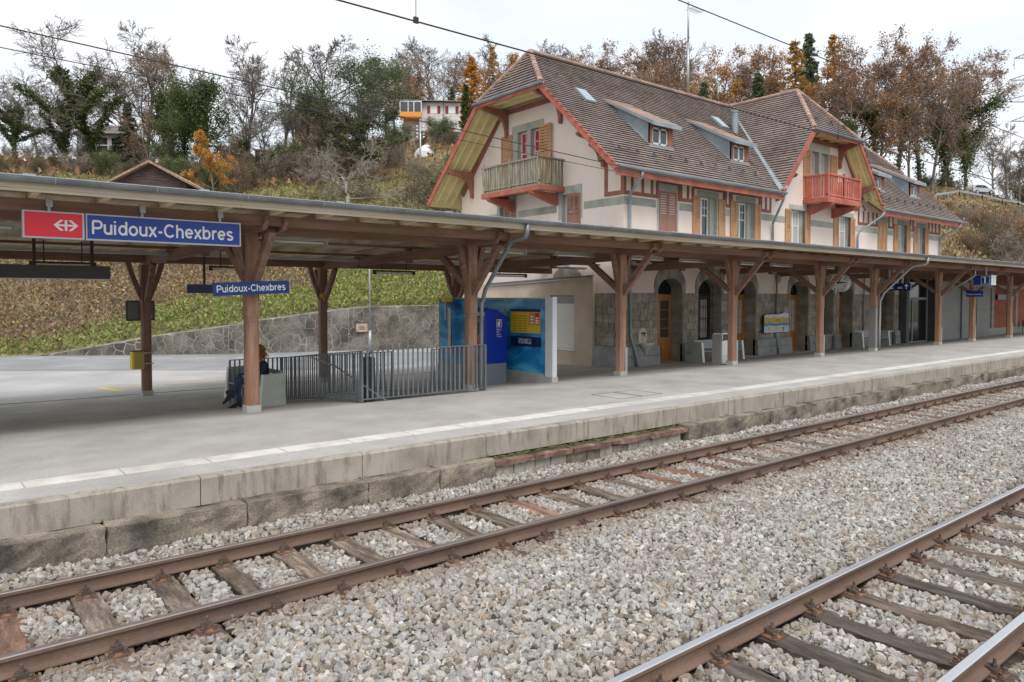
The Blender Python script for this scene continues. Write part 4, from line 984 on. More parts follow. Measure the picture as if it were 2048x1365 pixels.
# ---- windows with shutters
def shutter(P, a0, a1, z0, z1, d0, mat, parent, label=None):
    """louvred upper field, solid panel below; P(a,z,d)"""
    m = MB(); st_ = 0.075; t = 0.035; zm = z0 + (z1 - z0) * 0.48
    def bx_(pa, pb, qa, qb, da, db):
        c = [P(x, z, d) for x in (pa, pb) for z in (qa, qb) for d in (da, db)]
        xs_ = [q[0] for q in c]; ys_ = [q[1] for q in c]; zs_ = [q[2] for q in c]
        m.box(min(xs_), min(ys_), min(zs_), max(xs_), max(ys_), max(zs_))
    bx_(a0, a0 + st_, z0, z1, d0, d0 + t); bx_(a1 - st_, a1, z0, z1, d0, d0 + t)
    for z in (z0, zm - 0.05, z1 - 0.10): bx_(a0 + st_, a1 - st_, z, z + 0.10, d0 + 0.001, d0 + t - 0.001)
    bx_(a0 + st_, a1 - st_, z0 + 0.1, zm - 0.05, d0 + 0.012, d0 + t - 0.008)
    nl = 9; zz0, zz1 = zm + 0.05, z1 - 0.10
    for k in range(nl):
        za = zz0 + (zz1 - zz0) * k / nl; bx_(a0 + st_, a1 - st_, za + 0.012, za + 0.012 + (zz1 - zz0) / nl * 0.62, d0 + 0.006, d0 + t - 0.006)
    s_ = m.build('shutter', mat, parent)
    m = MB(); c = [P(x, z, d) for x in (a0 + st_, a1 - st_) for z in (zz0, zz1) for d in (d0 + t - 0.005, d0 + t - 0.002)]
    return s_
def window(P, a0, a1, z0, z1, d, parent, pane, lights=2, rows=3):
    w = MB(); fr = 0.07
    def bx_(m, pa, pb, qa, qb, da, db):
        c = [P(x, z, q) for x in (pa, pb) for z in (qa, qb) for q in (da, db)]
        xs_ = [q[0] for q in c]; ys_ = [q[1] for q in c]; zs_ = [q[2] for q in c]; m.box(min(xs_), min(ys_), min(zs_), max(xs_), max(ys_), max(zs_))
    bx_(w, a0, a0 + fr, z0, z1, d, d + 0.06); bx_(w, a1 - fr, a1, z0, z1, d, d + 0.06); bx_(w, a0 + fr, a1 - fr, z1 - fr, z1, d, d + 0.06); bx_(w, a0 + fr, a1 - fr, z0, z0 + fr, d, d + 0.06)
    for k in range(1, lights): x = a0 + (a1 - a0) * k / lights; bx_(w, x - 0.05, x + 0.05, z0 + fr, z1 - fr, d, d + 0.06)
    o = w.build('window', M['winwhite'], parent)
    mb_ = MB()
    ztr = z0 + (z1 - z0) * 0.62
    bx_(mb_, a0 + fr, a1 - fr, ztr - 0.02, ztr + 0.02, d + 0.01, d + 0.05)
    for k in range(lights):
        x = a0 + (a1 - a0) * (k + 0.5) / lights; bx_(mb_, x - 0.014, x + 0.014, ztr + 0.02, z1 - fr, d + 0.012, d + 0.048)
    zq = ztr + (z1 - fr - ztr) / 2; bx_(mb_, a0 + fr, a1 - fr, zq - 0.014, zq + 0.014, d + 0.014, d + 0.046)
    mb_.build('glazing_bar', M['winwhite'], o)
    p = MB(); bx_(p, a0 + fr, a1 - fr, z0 + fr, z1 - fr, d + 0.03, d + 0.036); p.build('pane', pane, o)
    return o
winglass = M['glass']
for a, b, kd, sl, sr in UW:
    m = MB(); m.box(a - 0.14, WY - 0.014, WZ1, b + 0.42, WY + 0.05, WZ1 + 0.24); m.build('lintel', M['molasse'], bld)
    m = MB(); m.box(a - 0.12, WY - 0.012, WZ0, a - 0.021, WY + 0.04, WZ1); m.box(b + 0.301, WY - 0.012, WZ0, b + 0.40, WY + 0.04, WZ1); m.build('window_jamb', M['molasse'], bld)
    window(PF, a, b, WZ0, WZ1, 0.24, bld, M['curtain'] if a > 30 else M['glass'])
    m = MB(); m.box(b, WY + 0.15, WZ0, b + 0.3, WY + 0.3, WZ1); m.build('window_jamb', M['molasse'], bld)
    shutter(PF, sl, sl + 0.47, WZ0, WZ1 - 0.02, -0.06, M['shutter'], bld); shutter(PF, sr - 0.47, sr, WZ0, WZ1 - 0.02, -0.06, M['shutter'], bld)
for i, (a, b) in enumerate(CLOSED):
    m = MB(); m.box(a - 0.13, WY - 0.014, WZ1 + 0.02, b + 0.13, WY + 0.05, WZ1 + 0.28); m.build('lintel', M['molasse'], bld)
    m = MB(); m.box(a - 0.12, WY - 0.012, WZ0, a - 0.002, WY + 0.04, WZ1 + 0.02); m.box(b + 0.002, WY - 0.012, WZ0, b + 0.12, WY + 0.04, WZ1 + 0.02); m.build('window_jamb', M['molasse'], bld)
    c = (a + b) / 2; mt = M['shutter2'] if i == 0 else M['shutter']
    shutter(PF, a, c - 0.004, WZ0, WZ1, -0.03, mt, bld); shutter(PF, c + 0.004, b, WZ0, WZ1, -0.03, mt, bld)
# timber framing under the eaves
def frame_front(x0, x1, studs, z0=6.1):
    m = MB(); m.box(x0, WY - 0.035, z0, x1, WY + 0.01, z0 + 0.14); m.build('frame_rail', M['brownwood'], bld)
    for x in studs: m = MB(); m.box(x - 0.06, WY - 0.033, z0 + 0.142, x + 0.06, WY + 0.01, EAVE); m.build('frame_stud', M['brownwood'], bld)
frame_front(GX - 0.03, 22.78, [GX + 0.03, 21.35, 21.95, 22.5])
frame_front(24.2, 25.05, [24.3, 24.75]); frame_front(27.28, 27.75, [27.36, 27.68]); frame_front(30.0, 30.9, [30.1, 30.5, 30.86])
for a, b in ((22.78, 24.2), (25.05, 27.28), (27.75, 30.0)):
    m = MB(); m.box(a, WY - 0.034, 6.70, b, WY + 0.01, 6.82); m.build('frame_rail', M['brownwood'], bld)
    for x in (a + 0.03, b - 0.03): m = MB(); m.box(x - 0.07, WY - 0.036, 6.1, x + 0.07, WY + 0.008, 6.70); m.build('frame_stud', M['brownwood'], bld)
frame_front(39.3, 41.6, [39.4, 39.95, 40.5, 41.05, 41.5]); frame_front(42.9, 43.6, [43.0, 43.5]); frame_front(45.7, 46.25, [45.8, 46.15]); frame_front(48.3, XR, [48.4, 48.9, 49.4, XR - 0.06])
m = MB()
for p, q in (((39.35, 6.24), (39.35, 7.9)), ((39.35, 7.9), (39.6, 7.3)), ((39.6, 7.3), (40.1, 6.9))): m.beam((p[0], WY - 0.01, p[1]), (q[0], WY - 0.01, q[1]), 0.05, 0.13, (0, 1, 0))
m.build('frame_brace', M['brownwood'], bld)
# gable corner framing
m = MB(); m.box(GX - 0.035, WY - 0.03, 6.1, GX + 0.01, 20.0, 6.26); m.build('frame_rail', M['brownwood'], bld)
for y in (WY + 0.06, 19.92): m = MB(); m.box(GX - 0.033, y - 0.08, 6.262, GX + 0.01, y + 0.08, 7.55 if y > 19.5 else 7.2); m.build('frame_stud', M['brownwood'], bld)
m = MB(); pts = [(19.92, 7.5), (19.98, 7.8), (20.2, 8.1), (20.55, 8.32)]
for p, q in zip(pts, pts[1:]): m.beam((GX - 0.2, p[0], p[1]), (GX - 0.2, q[0], q[1]), 0.4, 0.14, (1, 0, 0))
m.build('frame_brace', M['brownwood'], bld)
# gable windows
m = MB(); m.box(GX - 0.016, 23.55, 9.48, GX + 0.05, 25.72, 9.80); m.build('lintel', M['molasse'], bld)
m = MB(); m.box(GX - 0.013, 23.6, 7.0, GX + 0.04, 23.749, 9.48); m.box(GX - 0.013, 25.321, 7.0, GX + 0.04, 25.62, 9.48); m.box(GX - 0.013, 24.42, 7.0, GX + 0.3, 24.66, 9.48); m.build('window_jamb', M['molasse'], bld)
window(PG, 23.75, 24.42, 7.0, 9.48, 0.2, bld, M['curtain_red'], 1); window(PG, 24.66, 25.32, 7.0, 9.48, 0.2, bld, M['curtain_red'], 1)
shutter(PG, 25.66, 26.44, 7.0, 9.46, -0.06, M['shutter'], bld)
shutter(PG, 22.98, 23.72, 7.0, 9.5, -0.14, M['shutter'], bld)
for a0, a1 in ((21.45, 22.45), (25.6, 26.6)):
    m = MB(); m.box(GX - 0.016, a0 - 0.2, 6.42, GX + 0.05, a1 + 0.3, 6.76); m.box(GX - 0.013, a0 - 0.22, 5.4, GX + 0.04, a0 - 0.001, 6.42); m.box(GX - 0.013, a1 + 0.001, 5.4, GX + 0.04, a1 + 0.2, 6.42); m.build('window_jamb', M['molasse'], bld)
    window(PG, a0, a1, 4.6, 6.42, 0.22, bld, M['glass'], 2); shutter(PG, a0 - 0.12, a0 + 0.62, 4.6, 6.4, -0.05, M['shutter2'], bld)
# cross-gable window
m = MB(); m.box(34.3, WY - 0.016, 9.42, 36.25, WY + 0.05, 9.84); m.build('lintel', M['molasse'], bld)
m = MB(); m.box(34.36, WY - 0.013, 7.05, 34.499, WY + 0.04, 9.42); m.box(36.151, WY - 0.013, 7.05, 36.3, WY + 0.04, 9.42); m.box(35.2, WY - 0.013, 7.05, 35.45, WY + 0.3, 9.42); m.build('window_jamb', M['molasse'], bld)
window(PF, 34.5, 35.2, 7.05, 9.42, 0.22, bld, M['curtain'], 1); window(PF, 35.45, 36.15, 7.05, 9.42, 0.22, bld, M['curtain'], 1)
shutter(PF, 33.72, 34.34, 7.05, 9.44, -0.06, M['shutter'], bld); shutter(PF, 36.32, 36.98, 7.05, 9.44, -0.06, M['shutter'], bld)
# ---- balconies
def balcony(front):
    wood = M['redbal'] if front else M['oldwood']; red = M['redwood']
    if front: P = lambda a, d, z: (a, WY - d, z); a0, a1, dep, zf, ht = 33.75, 37.05, 1.25, 7.0, 1.1
    else: P = lambda a, d, z: (GX - d, a, z); a0, a1, dep, zf, ht = 22.3, 26.05, 1.4, 6.78, 1.1
    def bx_(m, x0, x1, d0, d1, z0, z1): p, q = P(x0, d0, z0), P(x1, d1, z1); m.box(p[0], p[1], p[2], q[0], q[1], q[2])
    b = MB(); bx_(b, a0, a1, 0.0, dep, zf - 0.06, zf); b = b.build('balcony', wood, bld)
    m = MB(); bx_(m, a0 - 0.08, a1 + 0.08, dep - 0.16, dep + 0.03, zf - 0.26, zf - 0.062); bx_(m, a0 - 0.05, a0 + 0.09, 0, dep - 0.162, zf - 0.25, zf - 0.062); bx_(m, a1 - 0.09, a1 + 0.05, 0, dep - 0.162, zf - 0.25, zf - 0.062)
    m.build('edge_beam', red, b)
    for a in (a0 + 0.45, a1 - 0.45):     # curved brackets
        m = MB(); prof = [(0, -0.26), (dep - 0.05, -0.26), (dep + 0.1, -0.33), (dep - 0.05, -0.42), (dep * 0.6, -0.55), (0.25, -0.72), (0, -0.75)]
        m.prism([P(a - 0.1, d, zf + z) for d, z in prof], Vector(P(a + 0.1, 0, 0)) - Vector(P(a - 0.1, 0, 0))); m.build('bracket', red, b)
    m = MB(); bx_(m, a0 - 0.03, a1 + 0.03, dep - 0.09, dep + 0.02, zf + ht - 0.07, zf + ht); bx_(m, a0 - 0.03, a0 + 0.08, 0, dep - 0.092, zf + ht - 0.07, zf + ht); bx_(m, a1 - 0.08, a1 + 0.03, 0, dep - 0.092, zf + ht - 0.07, zf + ht)
    bx_(m, a0, a1, dep - 0.07, dep - 0.0, zf + 0.06, zf + 0.13); m.build('handrail', wood, b)
    for a, d in ((a0, dep - 0.1), (a1 - 0.11, dep - 0.1), ((a0 + a1) / 2 - 0.05, dep - 0.1)):
        m = MB(); bx_(m, a, a + 0.11, d, d + 0.112, zf, zf + ht + 0.12); m.build('newel', wood, b)
    n = 22 if not front else 15
    for k in range(n):
        a = a0 + 0.14 + (a1 - a0 - 0.28) * k / (n - 1); w = 0.055 if not front else 0.05
        m = MB(); bx_(m, a - w, a + w, dep - 0.055, dep - 0.025, zf + 0.03, zf + ht - 0.07); m.build('baluster', wood, b)
    for a in (a0 + 0.02, a1 - 0.05):
        for k in range(8):
            d = 0.1 + (dep - 0.25) * k / 7; m = MB(); bx_(m, a, a + 0.03, d - 0.05, d + 0.05, zf + 0.03, zf + ht - 0.07); m.build('baluster', wood, b)
balcony(False); balcony(True)
# ---- roof -------------------------------------------------------------------------------------------
EY, EZ = 18.05, 6.90; VX, VXR = 19.45, 51.2
K = (RIDZ - EZ) / (RIDY - EY); BEY = 30.4
KB = (RIDZ - 6.75) / (BEY - RIDY)
HY0 = EY + (HIPZ - EZ) / K; HY1 = RIDY + (RIDZ - HIPZ) / KB
AX0, AX1 = 20.75, 49.9
CL, CR, CEZ = 30.35, 40.15, 7.05
KC = (RIDZ - CEZ) / (CX - CL); CHZ = 10.15; CH0 = CL + (CHZ - CEZ) / KC; CH1 = CR - (CHZ - CEZ) / KC; CAY = 20.25
roof = MB(); roof.box(AX0, RIDY - 0.05, RIDZ - 0.2, AX1, RIDY + 0.05, RIDZ - 0.05); roof = roof.build('roof', M['soffit'], bld)
zf = lambda x, y: EZ + (y - EY) * K
zbk = lambda x, y: RIDZ - (y - RIDY) * KB
zcl = lambda x, y: CEZ + (x - CL) * KC
zcr = lambda x, y: CEZ + (CR - x) * KC
zh0 = lambda x, y: HIPZ + (x - VX) * (RIDZ - HIPZ) / (AX0 - VX)
zh1 = lambda x, y: HIPZ + (VXR - x) * (RIDZ - HIPZ) / (VXR - AX1)
zch = lambda x, y: CHZ + (y - EY) * (RIDZ - CHZ) / (CAY - EY)
vy = lambda z: EY + (z - EZ) / K
VB = CEZ; VYB = vy(VB)      # valley foot height on the main slope
planes = {
 'front': (zf, [(VX, EY), (CL, EY), (CL, RIDY), (AX0, RIDY), (VX, HY0)]), 'front_valley': (zf, [(CL, VYB), (CX, RIDY), (CL, RIDY)]),
 'front_right': (zf, [(CR, EY), (VXR, EY), (VXR, HY0), (AX1, RIDY), (CR, RIDY)]), 'right_valley': (zf, [(CR, VYB), (CR, RIDY), (CX, RIDY)]),
 'back': (zbk, [(VX, BEY), (VX, HY1), (AX0, RIDY), (AX1, RIDY), (VXR, HY1), (VXR, BEY)]),
 'cross_left': (zcl, [(CL, EY), (CH0, EY), (CX, CAY), (CX, RIDY), (CL, VYB)]),
 'cross_right': (zcr, [(CR, EY), (CR, VYB), (CX, RIDY), (CX, CAY), (CH1, EY)]),
 'hip': (zh0, [(VX, HY0), (AX0, RIDY), (VX, HY1)]), 'hip_r': (zh1, [(VXR, HY1), (AX1, RIDY), (VXR, HY0)]), 'cross_hip': (zch, [(CH0, EY), (CH1, EY), (CX, CAY)])}
for nm, (zfun, pl) in planes.items():
    m = MB(); m.prism([(x, y, zfun(x, y) - 0.14) for x, y in pl], (0, 0, 0.12)); m.build('roof_boarding', M['soffit'], roof)
# clay tiles, every course and tile real; far too many and small to pick apart
def tiles(zfun, pl, d_up):
    """pl plan polygon, d_up unit plan vector up the slope"""
    P0 = np.array(pl, float); o = P0[0]
    e = 1e-3; gx = (zfun(o[0] + e, o[1]) - zfun(o[0], o[1])) / e; gy = (zfun(o[0], o[1] + e) - zfun(o[0], o[1])) / e
    sl = math.hypot(gx, gy); up = np.array([gx, gy]) / sl; al = np.array([up[1], -up[0]])
    cs = 1 / math.sqrt(1 + sl * sl)
    su = (P0 - o) @ up / cs; sa = (P0 - o) @ al
    ex, tw = 0.18, 0.18
    r0, r1 = su.min(), su.max(); quads = []
    rows = np.arange(r0, r1, ex)
    poly2 = [(a, u) for a, u in zip(sa, su)]
    if area(poly2) < 0: poly2 = poly2[::-1]
    cen = []
    for i, rr in enumerate(rows):
        cc = np.arange(sa.min() - tw, sa.max() + tw, tw) + (tw / 2 if i % 2 else 0)
        for c in cc: cen.append((c + tw / 2, rr))
    cen = np.array(cen); inside = np.ones(len(cen), bool); tol = np.full(len(cen), 0.0)
    for (p, q) in zip(poly2, poly2[1:] + poly2[:1]):
        nx, ny = q[1] - p[1], -(q[0] - p[0]); ln = math.hypot(nx, ny)
        if ln < 1e-6: continue
        inside &= ((cen[:, 0] - p[0]) * nx + (cen[:, 1] + ex / 2 - p[1]) * ny) / ln < 0.03
    cen = cen[inside]; n = len(cen)
    if n == 0: return None
    jit = rng.normal(0, 0.003, (n, 4))
    w = tw / 2 - 0.001
    ca, cu = cen[:, 0], cen[:, 1]
    def pt(a, u, h):
        x = o[0] + a * al[0] + u * cs * up[0]; y = o[1] + a * al[1] + u * cs * up[1]
        z = zfun(o[0], o[1]) + u * cs * sl
        nrm = np.array([-gx, -gy, 1.0]); nrm /= np.linalg.norm(nrm)
        return np.stack([x + nrm[0] * h, y + nrm[1] * h, z + nrm[2] * h], 1)
    L0 = cu + jit[:, 0]; hh = 0.052 + np.abs(jit[:, 1]) * 1.2
    v = np.stack([pt(ca - w, L0, hh - 0.046), pt(ca + w, L0, hh - 0.046), pt(ca - w, L0, hh), pt(ca + w, L0, hh + jit[:, 2] * 0.5), pt(ca - w, cu + ex * 1.05, hh * 0 + 0.006), pt(ca + w, cu + ex * 1.05, hh * 0 + 0.006)], 1)
    vs_ = v.reshape(-1, 3); base = np.arange(n)[:, None] * 6
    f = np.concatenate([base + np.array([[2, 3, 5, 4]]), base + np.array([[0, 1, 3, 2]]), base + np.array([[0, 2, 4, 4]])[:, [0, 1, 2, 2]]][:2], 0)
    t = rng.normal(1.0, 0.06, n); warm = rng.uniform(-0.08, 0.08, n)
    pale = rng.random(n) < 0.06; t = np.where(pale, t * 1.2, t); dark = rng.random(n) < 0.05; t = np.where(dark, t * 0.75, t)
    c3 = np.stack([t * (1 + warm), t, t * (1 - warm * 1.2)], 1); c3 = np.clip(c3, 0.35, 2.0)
    # front faces tinted much darker than the tops, to draw the course lines
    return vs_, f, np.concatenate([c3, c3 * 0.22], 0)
for nm, (zfun, pl) in planes.items():
    if nm in ('back', 'hip_r'): continue
    r_ = tiles(zfun, pl, None)
    if r_ is None: continue
    vs_, f, c3 = r_
    rv_ = WL[roof.name]
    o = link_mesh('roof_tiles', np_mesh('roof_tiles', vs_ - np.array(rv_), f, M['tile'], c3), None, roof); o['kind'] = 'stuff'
m = MB(); m.prism([(x, y, zbk(x, y) - 0.018) for x, y in planes['back'][1]], (0, 0, 0.03)); m.build('roof_tiles', pmat('tile_back', (0.27, 0.195, 0.155), s=2, s2=30), roof)
m = MB(); m.prism([(x, y, zh1(x, y) - 0.018) for x, y in planes['hip_r'][1]], (0, 0, 0.03)); m.build('roof_tiles', M['ridge'], roof)
# ridge and hip tiles
def ridge_run(p, q, step=0.36):
    p, q = Vector(p), Vector(q); n = max(1, int((q - p).length / step)); d = (q - p) / n
    for i in range(n):
        a = p + d * i; b = a + d * 1.08; m = MB()
        m.tube([a + Vector((0, 0, -0.01)), a + d * 0.15, b], [0.125, 0.125, 0.10], 8); m.build('ridge_tile', M['ridge'], roof)
ridge_run((VX, HY0, HIPZ + 0.05), (AX0, RIDY, RIDZ + 0.03)); ridge_run((VX, HY1, HIPZ + 0.05), (AX0, RIDY, RIDZ + 0.03)); ridge_run((AX0, RIDY, RIDZ + 0.02), (AX1, RIDY, RIDZ + 0.02), 0.5)
ridge_run((CH0, EY, CHZ + 0.05), (CX, CAY, RIDZ + 0.03)); ridge_run((CH1, EY, CHZ + 0.05), (CX, CAY, RIDZ + 0.03)); ridge_run((CX, CAY, RIDZ + 0.02), (CX, RIDY, RIDZ + 0.02), 0.42)
ridge_run((VXR, HY0, HIPZ + 0.05), (AX1, RIDY, RIDZ + 0.03))
# verge boards, eave boards, gutters
def verge(p, q, mat, w=0.05, h=0.24, up=(0, 0, 1), off=(0, 0, 0)):
    m = MB(); o_ = Vector(off); m.beam(Vector(p) + o_, Vector(q) + o_, w, h, up); m.build('verge_board', mat, roof)
verge((VX - 0.02, EY, EZ - 0.10), (VX - 0.02, HY0 + 0.05, HIPZ - 0.08), M['redwood']); verge((VX - 0.02, BEY, 6.75 - 0.1), (VX - 0.02, HY1, HIPZ - 0.08), M['redwood'])
verge((VX - 0.03, HY0, HIPZ - 0.12), (VX - 0.03, HY1, HIPZ - 0.12), M['redwood'], 0.06, 0.2)
verge((CL, EY - 0.02, CEZ - 0.1), (CH0 + 0.03, EY - 0.02, CHZ - 0.08), M['redwood']); verge((CR, EY - 0.02, CEZ - 0.1), (CH1 - 0.03, EY - 0.02, CHZ - 0.08), M['redwood'])
verge((CH0, EY - 0.03, CHZ - 0.12), (CH1, EY - 0.03, CHZ - 0.12), M['redwood'], 0.06, 0.2)
verge((VXR + 0.02, EY, EZ - 0.1), (VXR + 0.02, HY0, HIPZ - 0.08), M['redwood'])
for a, b in ((VX, CL + 0.05), (CR - 0.05, VXR)):
    m = MB(); m.box(a, EY - 0.02, EZ - 0.33, b, EY + 0.04, EZ - 0.12); m.build('eave_board', M['redwood'], roof)
    n = int((b - a) / 0.75)
    for i in range(n + 1): m = MB(); x = a + 0.2 + (b - a - 0.4) * i / n; m.beam((x, EY + 0.05, EZ - 0.2), (x, WY, EZ - 0.2 + 0.95 * K - 0.08), 0.09, 0.12); m.build('rafter_end', M['brownwood'], roof)
def gutter(p, q, r=0.085):
    m = MB(); p, q = Vector(p), Vector(q); d = (q - p).normalized(); sd = Vector((d.y, -d.x, 0)); n = 8
    for e_ in (p, q):
        for k in range(n + 1): t = math.pi * k / n; m.v.append(tuple(e_ + sd * (r * math.cos(t)) - Vector((0, 0, r * math.sin(t)))))
        for k in range(n, -1, -1): t = math.pi * k / n; m.v.append(tuple(e_ + sd * ((r - 0.01) * math.cos(t)) - Vector((0, 0, (r - 0.01) * math.sin(t)))))
    z_ = 2 * n + 2
    for k in range(z_): k2 = (k + 1) % z_; m.face((k, k2, z_ + k2, z_ + k))
    m.face(range(z_)); m.face(range(2 * z_ - 1, z_ - 1, -1))
    m.build('gutter', M['lead'], roof, smooth=False)
gutter((VX - 0.05, EY - 0.09, EZ + 0.0), (CL + 0.1, EY - 0.09, EZ + 0.0), 0.1); gutter((CR - 0.05, EY - 0.09, EZ), (VXR + 0.1, EY - 0.09, EZ), 0.1)
gutter((VX - 0.1, HY0 - 0.25, HIPZ + 0.0), (VX - 0.1, HY1 + 0.2, HIPZ + 0.0), 0.09); gutter((CH0 - 0.25, EY - 0.1, CHZ), (CH1 + 0.25, EY - 0.1, CHZ), 0.09)
# valleys
for x0, sgn in ((CL, 1), (CR, -1)):
    m = MB(); a = Vector((x0, EY - 0.02, CEZ + 0.03)); b_ = Vector((CX, RIDY, RIDZ + 0.06)); s_ = Vector((0.17 * sgn, -0.12, 0.05))
    m.hexa([a - s_ * 1.0 + Vector((0, 0, -0.05)), a + s_ + Vector((0, 0, -0.05)), b_ + s_ + Vector((0, 0, -0.05)), b_ - s_ + Vector((0, 0, -0.05)), a - s_ + Vector((0, 0, 0.02)), a + s_ + Vector((0, 0, 0.03)), b_ + s_ + Vector((0, 0, 0.0)), b_ - s_ + Vector((0, 0, 0.0))]); m.build('valley_flashing', M['lead'], roof)
# underside ribs and consoles of the overhangs
for xx in (19.78, 20.25, 20.7):
    verge((xx, EY + 0.3, EZ + 0.3 * K - 0.18), (xx, HY0, HIPZ - 0.18), M['soffit_rib'], 0.09, 0.08); verge((xx, BEY - 0.2, 6.75 + 0.2 * KB - 0.18), (xx, HY1, HIPZ - 0.18), M['soffit_rib'], 0.09, 0.08)
for xx in (20.0, 20.5): verge((xx, HY0, HIPZ - 0.05), (xx, HY1, HIPZ - 0.05), M['soffit_rib'], 0.08, 0.1)
m = MB(); m.poly([(VX, HY0, HIPZ - 0.02), (GX, HY0, HIPZ - 0.02), (GX, HY1, HIPZ - 0.02), (VX, HY1, HIPZ - 0.02)]); m.build('soffit', M['soffit'], roof)
m = MB(); m.poly([(CH0, EY, CHZ - 0.02), (CH1, EY, CHZ - 0.02), (CH1, WY, CHZ - 0.02), (CH0, WY, CHZ - 0.02)]); m.build('soffit', M['soffit'], roof)
for k in range(5): verge((33.2 + k * 1.0, EY + 0.05, CHZ - 0.06), (33.2 + k * 1.0, WY, CHZ - 0.06), M['soffit_rib'], 0.08, 0.1)
for yy in (18.35, 18.75):
    verge((CL + 0.4, yy, CEZ + 0.4 * KC - 0.18), (CH0, yy, CHZ - 0.18), M['soffit_rib'], 0.09, 0.08); verge((CR - 0.4, yy, CEZ + 0.4 * KC - 0.18), (CH1, yy, CHZ - 0.18), M['soffit_rib'], 0.09, 0.08)
def console(a, z, front, sgn):
    """purlin end carried by a curved bracket"""
    P = (lambda d, q: (a, WY - d, z + q)) if front else (lambda d, q: (GX - d, a, z + q))
    dep = 0.95 if front else 1.4
    prof = [(-0.02, 0.1), (dep, 0.1), (dep + 0.1, 0.02), (dep, -0.08), (dep * 0.75, -0.13), (dep * 0.45, -0.2), (0.26, -0.42), (0.14, -0.8), (0.12, -1.1), (-0.02, -1.1)]
    v = Vector((0.16, 0, 0)) if front else Vector((0, 0.16, 0))
    m = MB(); m.prism([P(d, q) for d, q in prof], v); m.build('console', M['brownwood'], roof)
console(HY0 + 0.25, HIPZ - 0.25, False, 1); console(HY1 - 0.4, HIPZ - 0.25, False, 1); console(19.95, 8.35, False, 1); console(28.6, 8.05, False, 1)
console(CH0 + 0.15, CHZ - 0.2, True, 1); console(CH1 - 0.35, CHZ - 0.2, True, 1); console(31.3, 7.8, True, 1); console(38.95, 7.9, True, 1)
for p, q in (((GX - 0.03, 22.4, 10.5), (GX - 0.03, 26.4, 10.5)), ((GX - 0.03, 26.4, 10.5), (GX - 0.03, BYK - 0.1, 7.15)), ((GX - 0.03, 22.4, 10.5), (GX - 0.03, 19.5, 7.85))):
    verge(p, q, M['brownwood'], 0.06, 0.22)
for p, q in (((32.9, WY - 0.03, 9.95), (37.6, WY - 0.03, 9.95)), ((37.6, WY - 0.03, 9.95), (39.7, WY - 0.03, 7.4))): verge(p, q, M['brownwood'], 0.06, 0.2)
